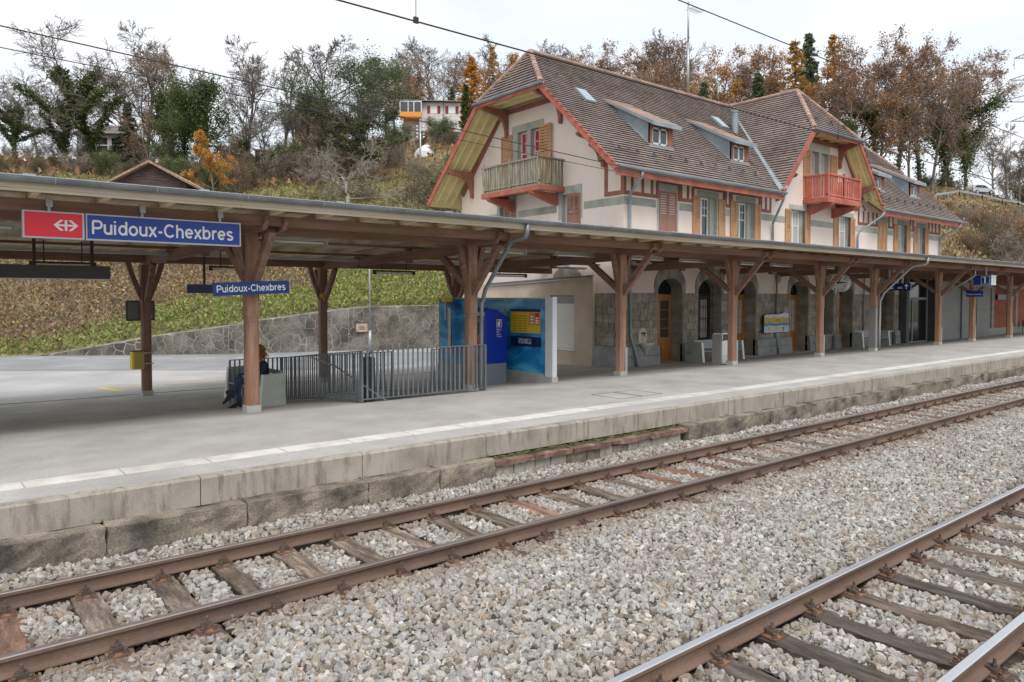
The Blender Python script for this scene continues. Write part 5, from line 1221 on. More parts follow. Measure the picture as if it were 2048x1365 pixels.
# ---- dormers
def dormer(x0, x1):
    yf = 19.5; zb = zf(0, yf) + 0.02; zt = zb + 0.92; yt = 21.85; zt2 = zf(0, yt) + 0.02
    d = MB(); d.poly([(x0, yf, zb), (x0, yf, zt), (x0, yt, zt2)]); d.poly([(x1, yf, zb), (x1, yt, zt2), (x1, yf, zt)])
    d.hexa([(x0 - 0.1, yf - 0.05, zb - 0.16), (x1 + 0.1, yf - 0.05, zb - 0.16), (x1 + 0.1, yf + 0.05, zb - 0.05), (x0 - 0.1, yf + 0.05, zb - 0.05), (x0 - 0.02, yf - 0.03, zb + 0.08), (x1 + 0.02, yf - 0.03, zb + 0.08), (x1 + 0.02, yf + 0.02, zb + 0.08), (x0 - 0.02, yf + 0.02, zb + 0.08)])
    d.beam((x0 + 0.0, yf - 0.02, zb + 0.03), (x0 - 0.05, yt, zt2 + 0.02), 0.16, 0.02)
    d = d.build('dormer', M['lead'], bld)
    r_ = MB(); xa, xb, ya = x0 - 0.16, x1 + 0.2, yf - 0.32; za = zt - 0.32 * (zt2 - zt) / (yt - yf) + 0.0
    r_.hexa([(xa, ya, za), (xb, ya, za), (xb, yt + 0.1, zt2 + 0.04), (xa, yt + 0.1, zt2 + 0.04), (xa, ya, za + 0.16), (xb, ya, za + 0.16), (xb, yt + 0.25, zt2 + 0.2), (xa, yt + 0.25, zt2 + 0.2)]); r_.build('dormer_roof', M['lead'], d)
    n = 10
    for i in range(n):
        t0, t1 = i / n, (i + 1) / n + 0.02; m = MB()
        q = lambda t, h: (ya + 0.05 + (yt + 0.2 - ya) * t, za + 0.165 + (zt2 + 0.04 - za) * t + h)
        a, b_ = q(t0, 0.035), q(t1, 0.005); m.hexa([(xa + 0.06, a[0], a[1] - 0.03), (xb - 0.06, a[0], a[1] - 0.03), (xb - 0.06, b_[0], b_[1] - 0.03), (xa + 0.06, b_[0], b_[1] - 0.03), (xa + 0.06, a[0], a[1]), (xb - 0.06, a[0], a[1]), (xb - 0.06, b_[0], b_[1]), (xa + 0.06, b_[0], b_[1])]); m.build('tile_course', M['ridge'], d)
    m = MB(); m.box(x0, yf + 0.001, zb + 0.08, x0 + 0.16, yf + 0.08, zt - 0.02); m.box(x1 - 0.3, yf + 0.001, zb + 0.08, x1, yf + 0.08, zt - 0.02); m.box(x0 + 0.16, yf + 0.001, zt - 0.15, x1 - 0.3, yf + 0.08, zt - 0.02); m.build('casing', M['brownwood'], d)
    PD = lambda a, z, dd: (a, yf + 0.03 + dd, z)
    xa_, xb_ = x0 + 0.16, x1 - 0.3; w = MB(); z0_, z1_ = zb + 0.1, zt - 0.15
    w.box(xa_, yf + 0.03, z0_, xa_ + 0.07, yf + 0.07, z1_); w.box(xb_ - 0.07, yf + 0.03, z0_, xb_, yf + 0.07, z1_); w.box((xa_ + xb_) / 2 - 0.05, yf + 0.03, z0_, (xa_ + xb_) / 2 + 0.05, yf + 0.07, z1_); w.box(xa_, yf + 0.03, z1_ - 0.07, xb_, yf + 0.07, z1_); w.box(xa_, yf + 0.03, z0_, xb_, yf + 0.07, z0_ + 0.06); w.build('window_frame', M['winwhite'], d)
    m = MB(); m.box(xa_ + 0.05, yf + 0.05, z0_ + 0.05, xb_ - 0.05, yf + 0.055, z1_ - 0.05); m.build('pane', M['glass'], d)
dormer(22.95, 24.38); dormer(28.5, 29.85); dormer(46.9, 48.25); dormer(42.2, 43.5)
def skylight(x, y):
    n_ = Vector((0, -K, 1)).normalized(); u = Vector((0, 1, K)).normalized(); c = Vector((x, y, zf(x, y))) + n_ * 0.06; a = Vector((0.28, 0, 0)); b_ = u * 0.45
    m = MB(); m.hexa([c - a - b_ - n_ * 0.06, c + a - b_ - n_ * 0.06, c + a + b_ - n_ * 0.06, c - a + b_ - n_ * 0.06, c - a - b_ + n_ * 0.06, c + a - b_ + n_ * 0.06, c + a + b_ + n_ * 0.06, c - a + b_ + n_ * 0.06]); s_ = m.build('skylight', M['lead'], roof)
skm = flat('skylight_glass', (0.30, 0.36, 0.40), 0.06, 0.0, 0.8)
for x, y in ((21.62, 21.85), (31.6, 22.35)):
    n_ = Vector((0, -K, 1)).normalized(); u = Vector((0, 1, K)).normalized(); c = Vector((x, y, zf(x, y))) + n_ * 0.06; a = Vector((0.30, 0, 0)); b_ = u * 0.48
    m = MB(); m.hexa([c - a - b_ - n_ * 0.06, c + a - b_ - n_ * 0.06, c + a + b_ - n_ * 0.06, c - a + b_ - n_ * 0.06, c - a - b_ + n_ * 0.06, c + a - b_ + n_ * 0.06, c + a + b_ + n_ * 0.06, c - a + b_ + n_ * 0.06]); m.build('skylight_frame', M['lead'], roof)
    a *= 0.82; b_ *= 0.86; c = c + n_ * 0.064; m = MB(); m.poly([c - a - b_, c + a - b_, c + a + b_, c - a + b_]); m.build('skylight_pane', skm, roof)
m = MB(); m.lathe([(0.16, 0), (0.16, 1.2), (0.19, 1.21), (0.19, 1.28), (0.08, 1.32)], (32.3, 21.9, zf(0, 21.9) - 0.2), 14); m.build('flue_pipe', M['lead'], roof, smooth=False)
for k in range(11):
    for x in ((20.35 + k * 0.99,) if k < 10 else ()):
        y = 18.8; z_ = zf(x, y) + 0.03; m = MB(); m.tube([(x, y, z_), (x, y - 0.02, z_ + 0.2), (x + 0.18, y - 0.02, z_ + 0.02), (x - 0.28, y + 0.0, z_ + 0.03)], 0.018, 4); m.build('snow_guard', M['darkmetal'], roof)
for k in range(9):
    x = 41.5 + k * 1.0; y = 18.8; z_ = zf(x, y) + 0.03; m = MB(); m.tube([(x, y, z_), (x, y - 0.02, z_ + 0.2), (x + 0.18, y - 0.02, z_ + 0.02)], 0.018, 4); m.build('snow_guard', M['darkmetal'], roof)
for x in (33.9, 35.3, 36.6): m = MB(); y = 18.5; z_ = zch(x, y) + 0.03; m.tube([(x, y, z_), (x, y - 0.02, z_ + 0.2), (x + 0.3, y, z_ + 0.02)], 0.018, 4); m.build('snow_guard', M['darkmetal'], roof)
# downpipes
def dpipe(pts, r=0.055): m = MB(); m.tube(pts, r, 10); m.build('downpipe', M['lead'], bld, smooth=True)
dpipe([(20.75, EY - 0.09, EZ - 0.08), (20.75, EY - 0.05, 6.62), (20.95, 18.75, 6.05), (21.12, 18.88, 5.9), (21.12, 18.9, 5.75), (21.14, 18.9, 3.0), (21.2, 18.9, 0.7), (21.35, 18.72, -0.1), (21.38, 18.7, -0.5)])
dpipe([(30.4, EY - 0.09, EZ - 0.08), (30.4, EY, 6.6), (30.85, 18.85, 5.6), (30.95, 18.9, 5.4), (30.95, 18.9, 3.4)])
dpipe([(31.3, 18.88, 3.3), (31.3, 18.88, 0.5), (31.3, 18.75, -0.5)], 0.04); dpipe([(39.9, 18.88, 3.3), (39.9, 18.88, -0.3)], 0.04)
dpipe([(40.2, EY - 0.09, EZ - 0.08), (40.1, EY, 6.55), (39.2, 18.85, 5.7), (39.15, 18.9, 5.4), (39.15, 18.9, 3.4)])
dpipe([(50.6, EY - 0.09, EZ - 0.08), (50.5, EY, 6.55), (49.9, 18.85, 5.95), (49.85, 18.9, 5.7), (49.85, 18.9, 3.4)])
# roof aerial
an = thing('roof_aerial', 'tall thin aerial mast standing on the roof ridge of the station', 'aerial', (31.6, 24.3, 12.7))
m = MB(); m.tube([(31.6, 24.3, 12.6), (31.6, 24.3, 15.5)], 0.07, 8); m.tube([(31.6, 24.3, 15.5), (31.6, 24.3, 17.6)], 0.045, 8); m.build('mast', M['galv'], an, smooth=True)
m = MB(); m.tube([(31.55, 24.3, 17.3), (32.7, 24.3, 17.3)], 0.015, 5)
for k in range(7): m.tube([(31.75 + k * 0.14, 24.0, 17.3), (31.75 + k * 0.14, 24.6, 17.3)], 0.01, 4)
m.build('antenna', M['galv'], an)
# ================================================================== THINGS ON THE PLATFORM
def text_mesh(body, width, height=None, bold=0.0, mat=None):
    cu = bpy.data.curves.new('t', 'FONT'); cu.body = body; cu.size = 1; cu.extrude = 0.0; cu.offset = bold; cu.resolution_u = 3
    o = bpy.data.objects.new('t', cu); COL.objects.link(o); bpy.context.view_layer.update()
    me = bpy.data.meshes.new_from_object(o); bpy.data.objects.remove(o); bpy.data.curves.remove(cu)
    co = np.zeros(len(me.vertices) * 3); me.vertices.foreach_get('co', co); co = co.reshape(-1, 3)
    mn, mx = co.min(0), co.max(0); s_ = width / (mx[0] - mn[0]); sy = s_ if height is None else height / (mx[1] - mn[1])
    co[:, 0] = (co[:, 0] - mn[0]) * s_; co[:, 1] = (co[:, 1]) * sy; co[:, 2] = 0
    me.vertices.foreach_set('co', co.ravel()); me.update(); me.materials.clear()
    if mat: me.materials.append(mat)
    return me
def arc(cx, cy, rx, ry, a0, a1, n=14): return [(cx + rx * math.cos(R(a0 + (a1 - a0) * k / n)), cy + ry * math.sin(R(a0 + (a1 - a0) * k / n))) for k in range(n + 1)]
GLY = {  # centre lines of a plain grotesque; x-height .53, capitals .72
 'P': (0.60, [[(0.06, 0), (0.06, 0.67)], [(0.06, 0.67), (0.30, 0.67)] + arc(0.32, 0.49, 0.19, 0.18, 90, -90) + [(0.06, 0.31)]]),
 'C': (0.68, [arc(0.33, 0.36, 0.28, 0.31, 42, 318, 24)]),
 'u': (0.52, [[(0.055, 0.53), (0.055, 0.2)] + arc(0.225, 0.205, 0.17, 0.16, 180, 360) + [(0.395, 0.53)], [(0.395, 0.3), (0.395, 0)]]),
 'i': (0.22, [[(0.06, 0), (0.06, 0.53)], [(0.06, 0.63), (0.06, 0.72)]]),
 'd': (0.56, [arc(0.24, 0.265, 0.185, 0.22, 0, 360, 26), [(0.43, 0), (0.43, 0.72)]]),
 'b': (0.56, [arc(0.25, 0.265, 0.185, 0.22, 0, 360, 26), [(0.06, 0), (0.06, 0.72)]]),
 'o': (0.55, [arc(0.24, 0.265, 0.20, 0.22, 0, 360, 26)]),
 'x': (0.49, [[(0.03, 0), (0.40, 0.53)], [(0.03, 0.53), (0.40, 0)]]),
 '-': (0.34, [[(0.03, 0.26), (0.25, 0.26)]]),
 'h': (0.52, [[(0.06, 0), (0.06, 0.72)], [(0.06, 0.25)] + arc(0.225, 0.32, 0.165, 0.165, 180, 0) + [(0.39, 0)]]),
 'e': (0.53, [[(0.05, 0.275), (0.42, 0.275)] + arc(0.235, 0.275, 0.188, 0.215, 0, 318, 24)]),
 'r': (0.35, [[(0.06, 0), (0.06, 0.53)], [(0.06, 0.27)] + arc(0.24, 0.30, 0.18, 0.18, 180, 95, 8) + [(0.29, 0.48)]]),
 's': (0.48, [arc(0.215, 0.385, 0.155, 0.105, 25, 215, 12) + [(0.215, 0.27)] + arc(0.215, 0.15, 0.165, 0.11, 45, -150, 14)]),
 '1': (0.4, [[(0.02, 0.54), (0.10, 0.57), (0.17, 0.67), (0.17, 0)]])}
def stroke_text(body, width, mat, th=0.118, track=0.015):
    m = MB(); x = 0.0
    for ch in body:
        adv, lines = GLY[ch]
        for ln in lines:
            P_ = [Vector((a, b, 0)) for a, b in ln]; closed = (P_[0] - P_[-1]).length < 1e-4; L_, R_ = [], []
            for i, p in enumerate(P_):
                if closed: d = (P_[(i + 1) % (len(P_) - 1)] - P_[i - 1 if i else -2])
                else: d = P_[min(i + 1, len(P_) - 1)] - P_[max(i - 1, 0)]
                d.normalize(); nn = Vector((-d.y, d.x, 0)) * th / 2; L_.append(p + nn); R_.append(p - nn)
            b = len(m.v)
            for a, c in zip(L_, R_): m.v += [(x + a.x, a.y, 0), (x + c.x, c.y, 0)]
            for i in range(len(P_) - 1): m.face((b + 2 * i, b + 2 * i + 1, b + 2 * i + 3, b + 2 * i + 2))
        x += adv + track
    s_ = width / x; m.v = [(a * s_, b * s_ * 1.13, (i % 97) * 2e-6) for i, (a, b, c) in enumerate(m.v)]
    me = m.mesh('lettering'); me.materials.append(mat); return me
RF = (math.pi / 2, 0, 0)                    # faces -Y
RL = (math.pi / 2, 0, -math.pi / 2)         # faces -X
def put_text(name, me, parent, wpos, rot):
    o = inst(name, me, parent, Vector(wpos) - WL[parent.name], rot); return o
def flatpoly(name, polys, mat, parent, P):
    m = MB()
    for p in polys: m.poly([P(a, b) for a, b in p])
    return m.build(name, mat, parent)

# big station name sign
t = thing('station_sign', 'large red and blue sign reading Puidoux-Chexbres under the canopy edge', 'station sign', (2.9, 13.2, 3.1))
Z0, Z1 = 3.085, 3.495
m = MB(); m.box(1.27, 13.14, Z0, 2.08, 13.28, Z1); m.box(2.10, 13.14, Z0, 4.50, 13.28, Z1); m.build('case', M['signgrey'], t)
m = MB(); m.box(1.295, 13.133, Z0 + 0.022, 2.05, 13.1395, Z1 - 0.022); m.build('red_panel', M['signred'], t)
m = MB(); m.box(2.12, 13.133, Z0 + 0.022, 4.475, 13.1395, Z1 - 0.022); m.build('blue_panel', M['signblue'], t)
put_text('lettering', stroke_text('Puidoux-Chexbres', 2.20, M['signwhite']), t, (2.18, 13.129, 3.18), RF)
cx_, cz_, W_, H_ = 1.83, 3.29, 0.165, 0.082
lg = []
for s_ in (-1, 1):
    lg.append([(cx_ + s_ * W_, cz_), (cx_ + s_ * (W_ - 0.088), cz_ + H_), (cx_ + s_ * (W_ - 0.135), cz_ + H_), (cx_ + s_ * (W_ - 0.058), cz_ + 0.012), (cx_ + s_ * (W_ - 0.058), cz_ - 0.012), (cx_ + s_ * (W_ - 0.135), cz_ - H_), (cx_ + s_ * (W_ - 0.088), cz_ - H_)][:4] + [(cx_ + s_ * (W_ - 0.048), cz_)])
    lg.append([(cx_ + s_ * W_, cz_), (cx_ + s_ * (W_ - 0.088), cz_ - H_), (cx_ + s_ * (W_ - 0.135), cz_ - H_), (cx_ + s_ * (W_ - 0.058), cz_ - 0.012), (cx_ + s_ * (W_ - 0.048), cz_)])
m = MB()
for p in lg: m.poly([(a, 13.1290, b) for a, b in p])
m.poly([(a, 13.1285, b) for a, b in ((cx_ - W_ + 0.02, cz_ - 0.014), (cx_ + W_ - 0.02, cz_ - 0.014), (cx_ + W_ - 0.02, cz_ + 0.014), (cx_ - W_ + 0.02, cz_ + 0.014))])
m.poly([(a, 13.1280, b) for a, b in ((cx_ - 0.017, cz_ - H_), (cx_ + 0.017, cz_ - H_), (cx_ + 0.017, cz_ + H_), (cx_ - 0.017, cz_ + H_))])
m.build('emblem', M['signwhite'], t)
for x in (1.62, 2.92, 4.16):
    m = MB(); m.box(x - 0.02, 13.19, Z1, x + 0.02, 13.23, Z1 + 0.07); m.box(x - 0.045, 13.15, Z1 + 0.07, x + 0.045, 13.23, Z1 + 0.21); m.build('hanger', M['galv'], t)
# name plate on the first post (hung a little crooked)
t = thing('name_plate', 'small blue Puidoux-Chexbres name plate fixed to the nearest post', 'station sign', (5.05, 14.3, 2.36)); t.rotation_euler = (0, R(-2.6), 0)
m = MB(); m.box(4.31, 14.10, 2.24, 5.77, 14.135, 2.49); m.build('plate', M['signmid'], t)
put_text('lettering', stroke_text('Puidoux-Chexbres', 1.33, M['signwhite']), t, (4.37, 14.096, 2.305), RF)
t = thing('dark_sign', 'plain dark navy hanging sign just left of the small name plate', 'sign', (5.1, 18.5, 2.4))
m = MB(); m.box(5.05, 18.47, 2.29, 5.75, 18.53, 2.5); m.build('plate', M['signnavy'], t); m = MB(); m.box(5.42, 18.48, 2.5, 5.47, 18.52, dk(18.5) - 0.1); m.build('hanger', M['darkmetal'], t)
t = thing('departure_board', 'dark grey blank board hanging under the canopy at the left edge', 'board', (1.8, 18, 2.7))
m = MB(); m.box(-0.4, 17.94, 2.585, 3.32, 18.06, 2.86); m.build('board', M['blackboard'], t); m = MB(); m.box(-0.4, 17.93, 2.568, 3.33, 18.07, 2.584); m.build('lower_edge', M['signgrey'], t)
for x in (0.6, 1.9, 2.95): m = MB(); m.box(x, 17.97, 2.86, x + 0.06, 18.03, dk(18) - 0.1); m.build('hanger', M['darkmetal'], t)

# stair railing
t = thing('stair_railing', 'grey steel bar railing around the underpass stairs', 'railing', (7.2, 13.85, 0))
bar_me = {}
def barme(h):
    k = round(h, 2)
    if k not in bar_me: b_ = MB(); b_.box(-0.02, -0.006, 0, 0.02, 0.006, h); bar_me[k] = b_.mesh('bar'); bar_me[k].materials.append(M['fence'])
    return bar_me[k]
bar_y = {}
def rail_run(p, q, n, h):
    p, q = Vector(p), Vector(q)
    ang = math.atan2(q.y - p.y, q.x - p.x)
    for i in range(n + 1):
        a = p.lerp(q, i / n); inst('bar', barme(h - 0.06), t, (a.x - 7.2, a.y - 13.85, a.z + 0.05), (0, 0, ang))
    m = MB(); m.beam(p + Vector((0, 0, h)), q + Vector((0, 0, h)), 0.045, 0.02); m.build('top_rail', M['fence'], t); m = MB(); m.beam(p + Vector((0, 0, 0.05)), q + Vector((0, 0, 0.05)), 0.045, 0.02); m.build('bottom_rail', M['fence'], t)
    for a in (p, q): m = MB(); m.box(a.x - 0.02, a.y - 0.02, a.z, a.x + 0.02, a.y + 0.02, a.z + h); m.build('rail_post', M['fence'], t)
rail_run((7.22, 13.85, 0.0), (10.45, 13.86, 0.0), 26, 1.07); rail_run((7.21, 18.2, G(18.2)), (7.21, 13.9, -0.005), 36, 1.07)
rail_run((5.95, 18.25, G(18.2)), (10.45, 18.25, G(18.2)), 38, 1.07); rail_run((10.46, 13.9, -0.01), (10.46, 16.2, G(16.2)), 20, 1.06)
m = MB(); m.tube([(7.5, 17.0, 0.72), (7.75, 16.2, 0.55), (8.3, 14.6, -0.2), (8.45, 14.3, -0.45)], 0.02, 8); m.build('handrail', M['steel'], t, smooth=True)
m = MB(); m.box(8.62, 16.3, -0.9, 8.86, 16.55, 0.70); m.build('stair_pillar', M['blackboard'], t)

# benches
def bench(loc, ln, rotz, label):
    t = thing('bench', label, 'bench', (0, 0, 0), 'concrete and steel benches')
    for s_ in (-1, 1):
        x = s_ * ln / 2
        m = MB(); m.prism([(x - 0.06, y, z) for y, z in ((-0.30, 0.0), (0.29, 0.0), (0.27, 0.82), (-0.22, 0.80))], (0.12, 0, 0)); m.build('bench_end', M['benchconc'], t, bevel=0.008)
        m = MB(); m.prism([(x - 0.062, y, z) for y, z in ((-0.312, 0.0), (-0.302, 0.0), (-0.222, 0.80), (-0.232, 0.80))], (0.124, 0, 0)); m.build('front_edge', M['signwhite'], t)
    for k in range(4):
        m = MB(); y = -0.27 + k * 0.11; m.box(-ln / 2 + 0.062, y, 0.43, ln / 2 - 0.062, y + 0.10, 0.455); m.build('seat_slat', M['benchblue'], t)
    for k in range(3):
        m = MB(); z = 0.53 + k * 0.115; y = 0.17 + k * 0.02; m.box(-ln / 2 + 0.062, y, z, ln / 2 - 0.062, y + 0.02, z + 0.105); m.build('back_slat', M['benchblue'], t)
    t.location = loc; t.rotation_euler = (0, 0, rotz); WL[t.name] = Vector(loc); return t
bench((6.16, 17.2, G(17.2) + 0.0), 2.3, -math.pi / 2, 'concrete ended bench behind the first post with a person sitting on it')
bench((25.15, 17.75, G(17.75)), 2.7, 0, 'concrete ended bench beside the steel litter bin')
bench((38.4, 17.75, G(17.75)), 2.9, 0, 'concrete ended bench beneath the platform clock, left of the glazed entrance')

# seated person
pz = G(16.6)
person = thing('person', 'person with curly auburn hair, dark jacket, jeans and heeled boots sitting cross-legged', 'person', (6.13, 16.6, pz))
def skin(name, chains, mat, parent, sub=1):
    """chains: lists of (x,y,z,r); first point of the first chain is the root"""
    vs_, es_, rs_ = [], [], []; key = {}
    for ch in chains:
        prev = None
        for x, y, z, r_ in ch:
            k = (round(x, 4), round(y, 4), round(z, 4))
            if k not in key: key[k] = len(vs_); vs_.append((x, y, z)); rs_.append(r_)
            if prev is not None and prev != key[k]: es_.append((prev, key[k]))
            prev = key[k]
    me = bpy.data.meshes.new(name); me.from_pydata(vs_, es_, []); me.materials.append(mat)
    o = bpy.data.objects.new(name, me); COL.objects.link(o); o.parent = parent; WL[o.name] = WL[parent.name]
    o.modifiers.new('skin', 'SKIN')
    if not me.skin_vertices: 
        bpy.context.view_layer.objects.active = o
    if not me.skin_vertices: me.skin_vertices.new() if hasattr(me.skin_vertices, 'new') else None
    sl = me.skin_vertices[0].data
    for i, r_ in enumerate(rs_): sl[i].radius = (r_, r_); sl[i].use_root = (i == 0)
    s_ = o.modifiers.new('sub', 'SUBSURF'); s_.levels = sub; s_.render_levels = sub + 1
    return o
skinm = flat('skin', (0.55, 0.34, 0.25), 0.6); jack = pmat('navy_jacket_cloth', (0.022, 0.026, 0.04), s=8, s2=60, rough=0.9, bump=0.2); jean = pmat('blue_denim', (0.035, 0.055, 0.10), (0.025, 0.04, 0.075), s=6, s2=90, rough=0.9, bump=0.2); boot = flat('black_boot_leather', (0.012, 0.011, 0.012), 0.4)
def LX(*p): return [(a, b, c + 0.0, r_) for a, b, c, r_ in p]
# local frame: -x is forward, origin under the hips on the ground
hipz = 0.56
body = skin('body', [[(0.02, 0, hipz, 0.15), (0.03, 0, hipz + 0.2, 0.13), (-0.02, 0, hipz + 0.42, 0.14), (-0.04, 0, hipz + 0.52, 0.06), (-0.07, 0, hipz + 0.60, 0.055), (-0.09, 0, hipz + 0.68, 0.10), (-0.10, 0, hipz + 0.76, 0.085)],
    [(-0.09, 0, hipz + 0.68, 0.10), (-0.185, 0, hipz + 0.67, 0.022)],
    [(-0.02, 0, hipz + 0.42, 0.14), (-0.02, -0.2, hipz + 0.40, 0.05), (-0.12, -0.25, hipz + 0.14, 0.042), (-0.33, -0.16, hipz + 0.12, 0.034), (-0.40, -0.12, hipz + 0.13, 0.035)],
    [(-0.02, 0, hipz + 0.42, 0.14), (-0.02, 0.2, hipz + 0.40, 0.05), (-0.12, 0.25, hipz + 0.14, 0.042), (-0.33, 0.14, hipz + 0.12, 0.034), (-0.40, 0.1, hipz + 0.13, 0.035)],
    [(0.02, 0, hipz, 0.15), (-0.1, -0.1, hipz - 0.02, 0.07), (-0.52, -0.08, hipz + 0.03, 0.055), (-0.55, -0.1, 0.12, 0.04)],
    [(0.02, 0, hipz, 0.15), (-0.1, 0.1, hipz, 0.07), (-0.50, -0.04, hipz + 0.14, 0.055), (-0.72, -0.16, 0.30, 0.04)]], skinm, person)
skin('jacket', [[(0.02, 0, hipz + 0.04, 0.165), (0.03, 0, hipz + 0.2, 0.15), (-0.02, 0, hipz + 0.40, 0.16), (-0.035, 0, hipz + 0.50, 0.085)],
    [(-0.02, 0, hipz + 0.40, 0.16), (-0.02, -0.21, hipz + 0.38, 0.075), (-0.12, -0.26, hipz + 0.13, 0.062), (-0.30, -0.17, hipz + 0.12, 0.05)],
    [(-0.02, 0, hipz + 0.40, 0.16), (-0.02, 0.21, hipz + 0.38, 0.075), (-0.12, 0.26, hipz + 0.13, 0.062), (-0.30, 0.15, hipz + 0.12, 0.05)]], jack, person)
skin('jeans', [[(0.03, 0, hipz - 0.01, 0.16), (-0.1, -0.1, hipz - 0.01, 0.09), (-0.30, -0.09, hipz + 0.01, 0.085), (-0.52, -0.08, hipz + 0.03, 0.07), (-0.56, -0.09, hipz - 0.2, 0.058), (-0.55, -0.1, 0.13, 0.052)],
    [(0.03, 0, hipz - 0.01, 0.16), (-0.1, 0.1, hipz, 0.09), (-0.30, 0.03, hipz + 0.1, 0.085), (-0.52, -0.04, hipz + 0.15, 0.07), (-0.62, -0.1, hipz - 0.06, 0.056), (-0.715, -0.155, 0.29, 0.052)]], jean, person)
for (ax, ay, az, tilt) in ((-0.56, -0.1, 0.0, 0.0), (-0.72, -0.16, 0.22, 0.45)):
    c, s_ = math.cos(tilt), math.sin(tilt)
    T = lambda x, z: (6.13 + ax + x * c - z * s_, pz + az + x * s_ + z * c)
    b_ = MB()
    for pr_, hw in (([(0.05, 0.075), (0.06, 0.22), (-0.06, 0.22), (-0.07, 0.13), (-0.22, 0.045), (-0.245, 0.012), (-0.22, 0.0), (-0.1, 0.008), (-0.02, 0.06)], 0.04), ([(0.05, 0.08), (0.045, 0.0), (0.015, 0.0), (-0.005, 0.065)], 0.022)):
        b_.prism([(T(x, z)[0], 16.6 + ay - hw, T(x, z)[1]) for x, z in pr_], (0, 2 * hw, 0))
    b_.build('boot', boot, person, bevel=0.008)
hm = pmat('auburn_hair', (0.20, 0.085, 0.035), (0.12, 0.05, 0.02), (0.30, 0.14, 0.06), s=14, s2=80, rough=0.6, bump=0.3); hv = MB()
for k in range(150):
    a, e_ = random.uniform(0, 6.28), random.uniform(-0.9, 1.45); d = Vector((math.cos(a) * math.cos(e_), math.sin(a) * math.cos(e_), math.sin(e_)))
    if d.x < -0.55 and d.z < 0.5: continue
    p = Vector((6.13 - 0.06, 16.6, pz + hipz + 0.69)) + Vector((d.x * 0.115, d.y * 0.115, d.z * 0.13)); q = [p]
    for j in range(4): p = p + d * 0.012 + Vector((random.gauss(0, 0.018), random.gauss(0, 0.018), -0.02 + random.gauss(0, 0.012))); q.append(p)
    hv.tube(q, [0.016, 0.018, 0.017, 0.014, 0.006], 5)
hv.build('hair', hm, person)
ev = MB()
for s_ in (-0.035, 0.035): ev.lathe([(0.002, -0.012), (0.012, -0.006), (0.014, 0.0), (0.012, 0.006), (0.002, 0.012)], (6.13 - 0.183, 16.6 + s_, pz + hipz + 0.70), 8)
ev.build('eye', boot, person)
hf = MB()
for hy in (-0.12, 0.1):     # five fingers each, closed on the open book
    for j in range(4): a = 16.6 + hy - 0.03 + j * 0.02; hf.tube([(6.13 - 0.40, a, pz + hipz + 0.14), (6.13 - 0.455, a, pz + hipz + 0.13), (6.13 - 0.475 - 0.006 * (j % 2), a, pz + hipz + 0.105)], [0.010, 0.009, 0.007], 5)
    hf.tube([(6.13 - 0.37, 16.6 + hy + (0.04 if hy < 0 else -0.04), pz + hipz + 0.15), (6.13 - 0.42, 16.6 + hy + (0.05 if hy < 0 else -0.05), pz + hipz + 0.16)], [0.011, 0.008], 5)
hf.build('finger', skinm, person)
t = thing('book', 'open book held on the knees of the seated person', 'book', (5.75, 16.6, pz + 0.66))
for s_ in (-1, 1):
    m = MB(); m.hexa([(5.65, 16.59, pz + 0.675), (5.85, 16.59, pz + 0.67), (5.85, 16.59 + s_ * 0.15, pz + 0.70), (5.65, 16.59 + s_ * 0.15, pz + 0.705), (5.65, 16.59, pz + 0.69), (5.85, 16.59, pz + 0.685), (5.85, 16.59 + s_ * 0.15, pz + 0.712), (5.65, 16.59 + s_ * 0.15, pz + 0.717)]); m.build('page_block', M['signwhite'], t)
t = thing('shopping_bag', 'white carrier bag standing on the bench beside the seated person', 'bag', (6.3, 17.05, G(17) + 0.455))
z = G(17.2) + 0.457; m = MB(); m.hexa([(6.13, 16.95, z), (6.37, 16.95, z), (6.37, 17.15, z), (6.13, 17.15, z), (6.15, 17.0, z + 0.38), (6.35, 17.0, z + 0.36), (6.35, 17.08, z + 0.36), (6.15, 17.08, z + 0.38)]); m.build('bag_body', M['signwhite'], t)
m = MB(); m.tube([(6.19, 17.04, z + 0.36), (6.21, 17.04, z + 0.47), (6.29, 17.04, z + 0.47), (6.31, 17.04, z + 0.36)], 0.008, 5); m.build('handle', M['signgrey'], t)

# litter bin
bz_ = G(15.1); t = thing('litter_bin', 'tall stainless steel litter bin beside a canopy post', 'bin', (21.6, 15.1, bz_))
m = MB(); m.box(21.42, 14.95, bz_ + 0.03, 21.86, 15.3, bz_ + 0.86); m.build('bin_body', M['steel'], t, bevel=0.02)
m = MB(); m.box(21.42, 14.95, bz_ + 1.06, 21.86, 15.3, bz_ + 1.1); m.box(21.42, 14.95, bz_ + 0.87, 21.45, 15.3, bz_ + 1.06); m.box(21.83, 14.95, bz_ + 0.87, 21.86, 15.3, bz_ + 1.06); m.build('hood', M['steel'], t)
m = MB(); m.box(21.46, 14.98, bz_ + 0.865, 21.82, 15.28, bz_ + 1.05); m.build('opening', M['blackboard'], t)
m = MB(); m.box(21.36, 15.0, bz_, 21.415, 15.32, bz_ + 1.05); m.build('side_plate', M['cladding'], t); m = MB(); m.box(21.44, 14.97, bz_, 21.84, 15.28, bz_ + 0.028); m.build('foot', M['blackboard'], t)

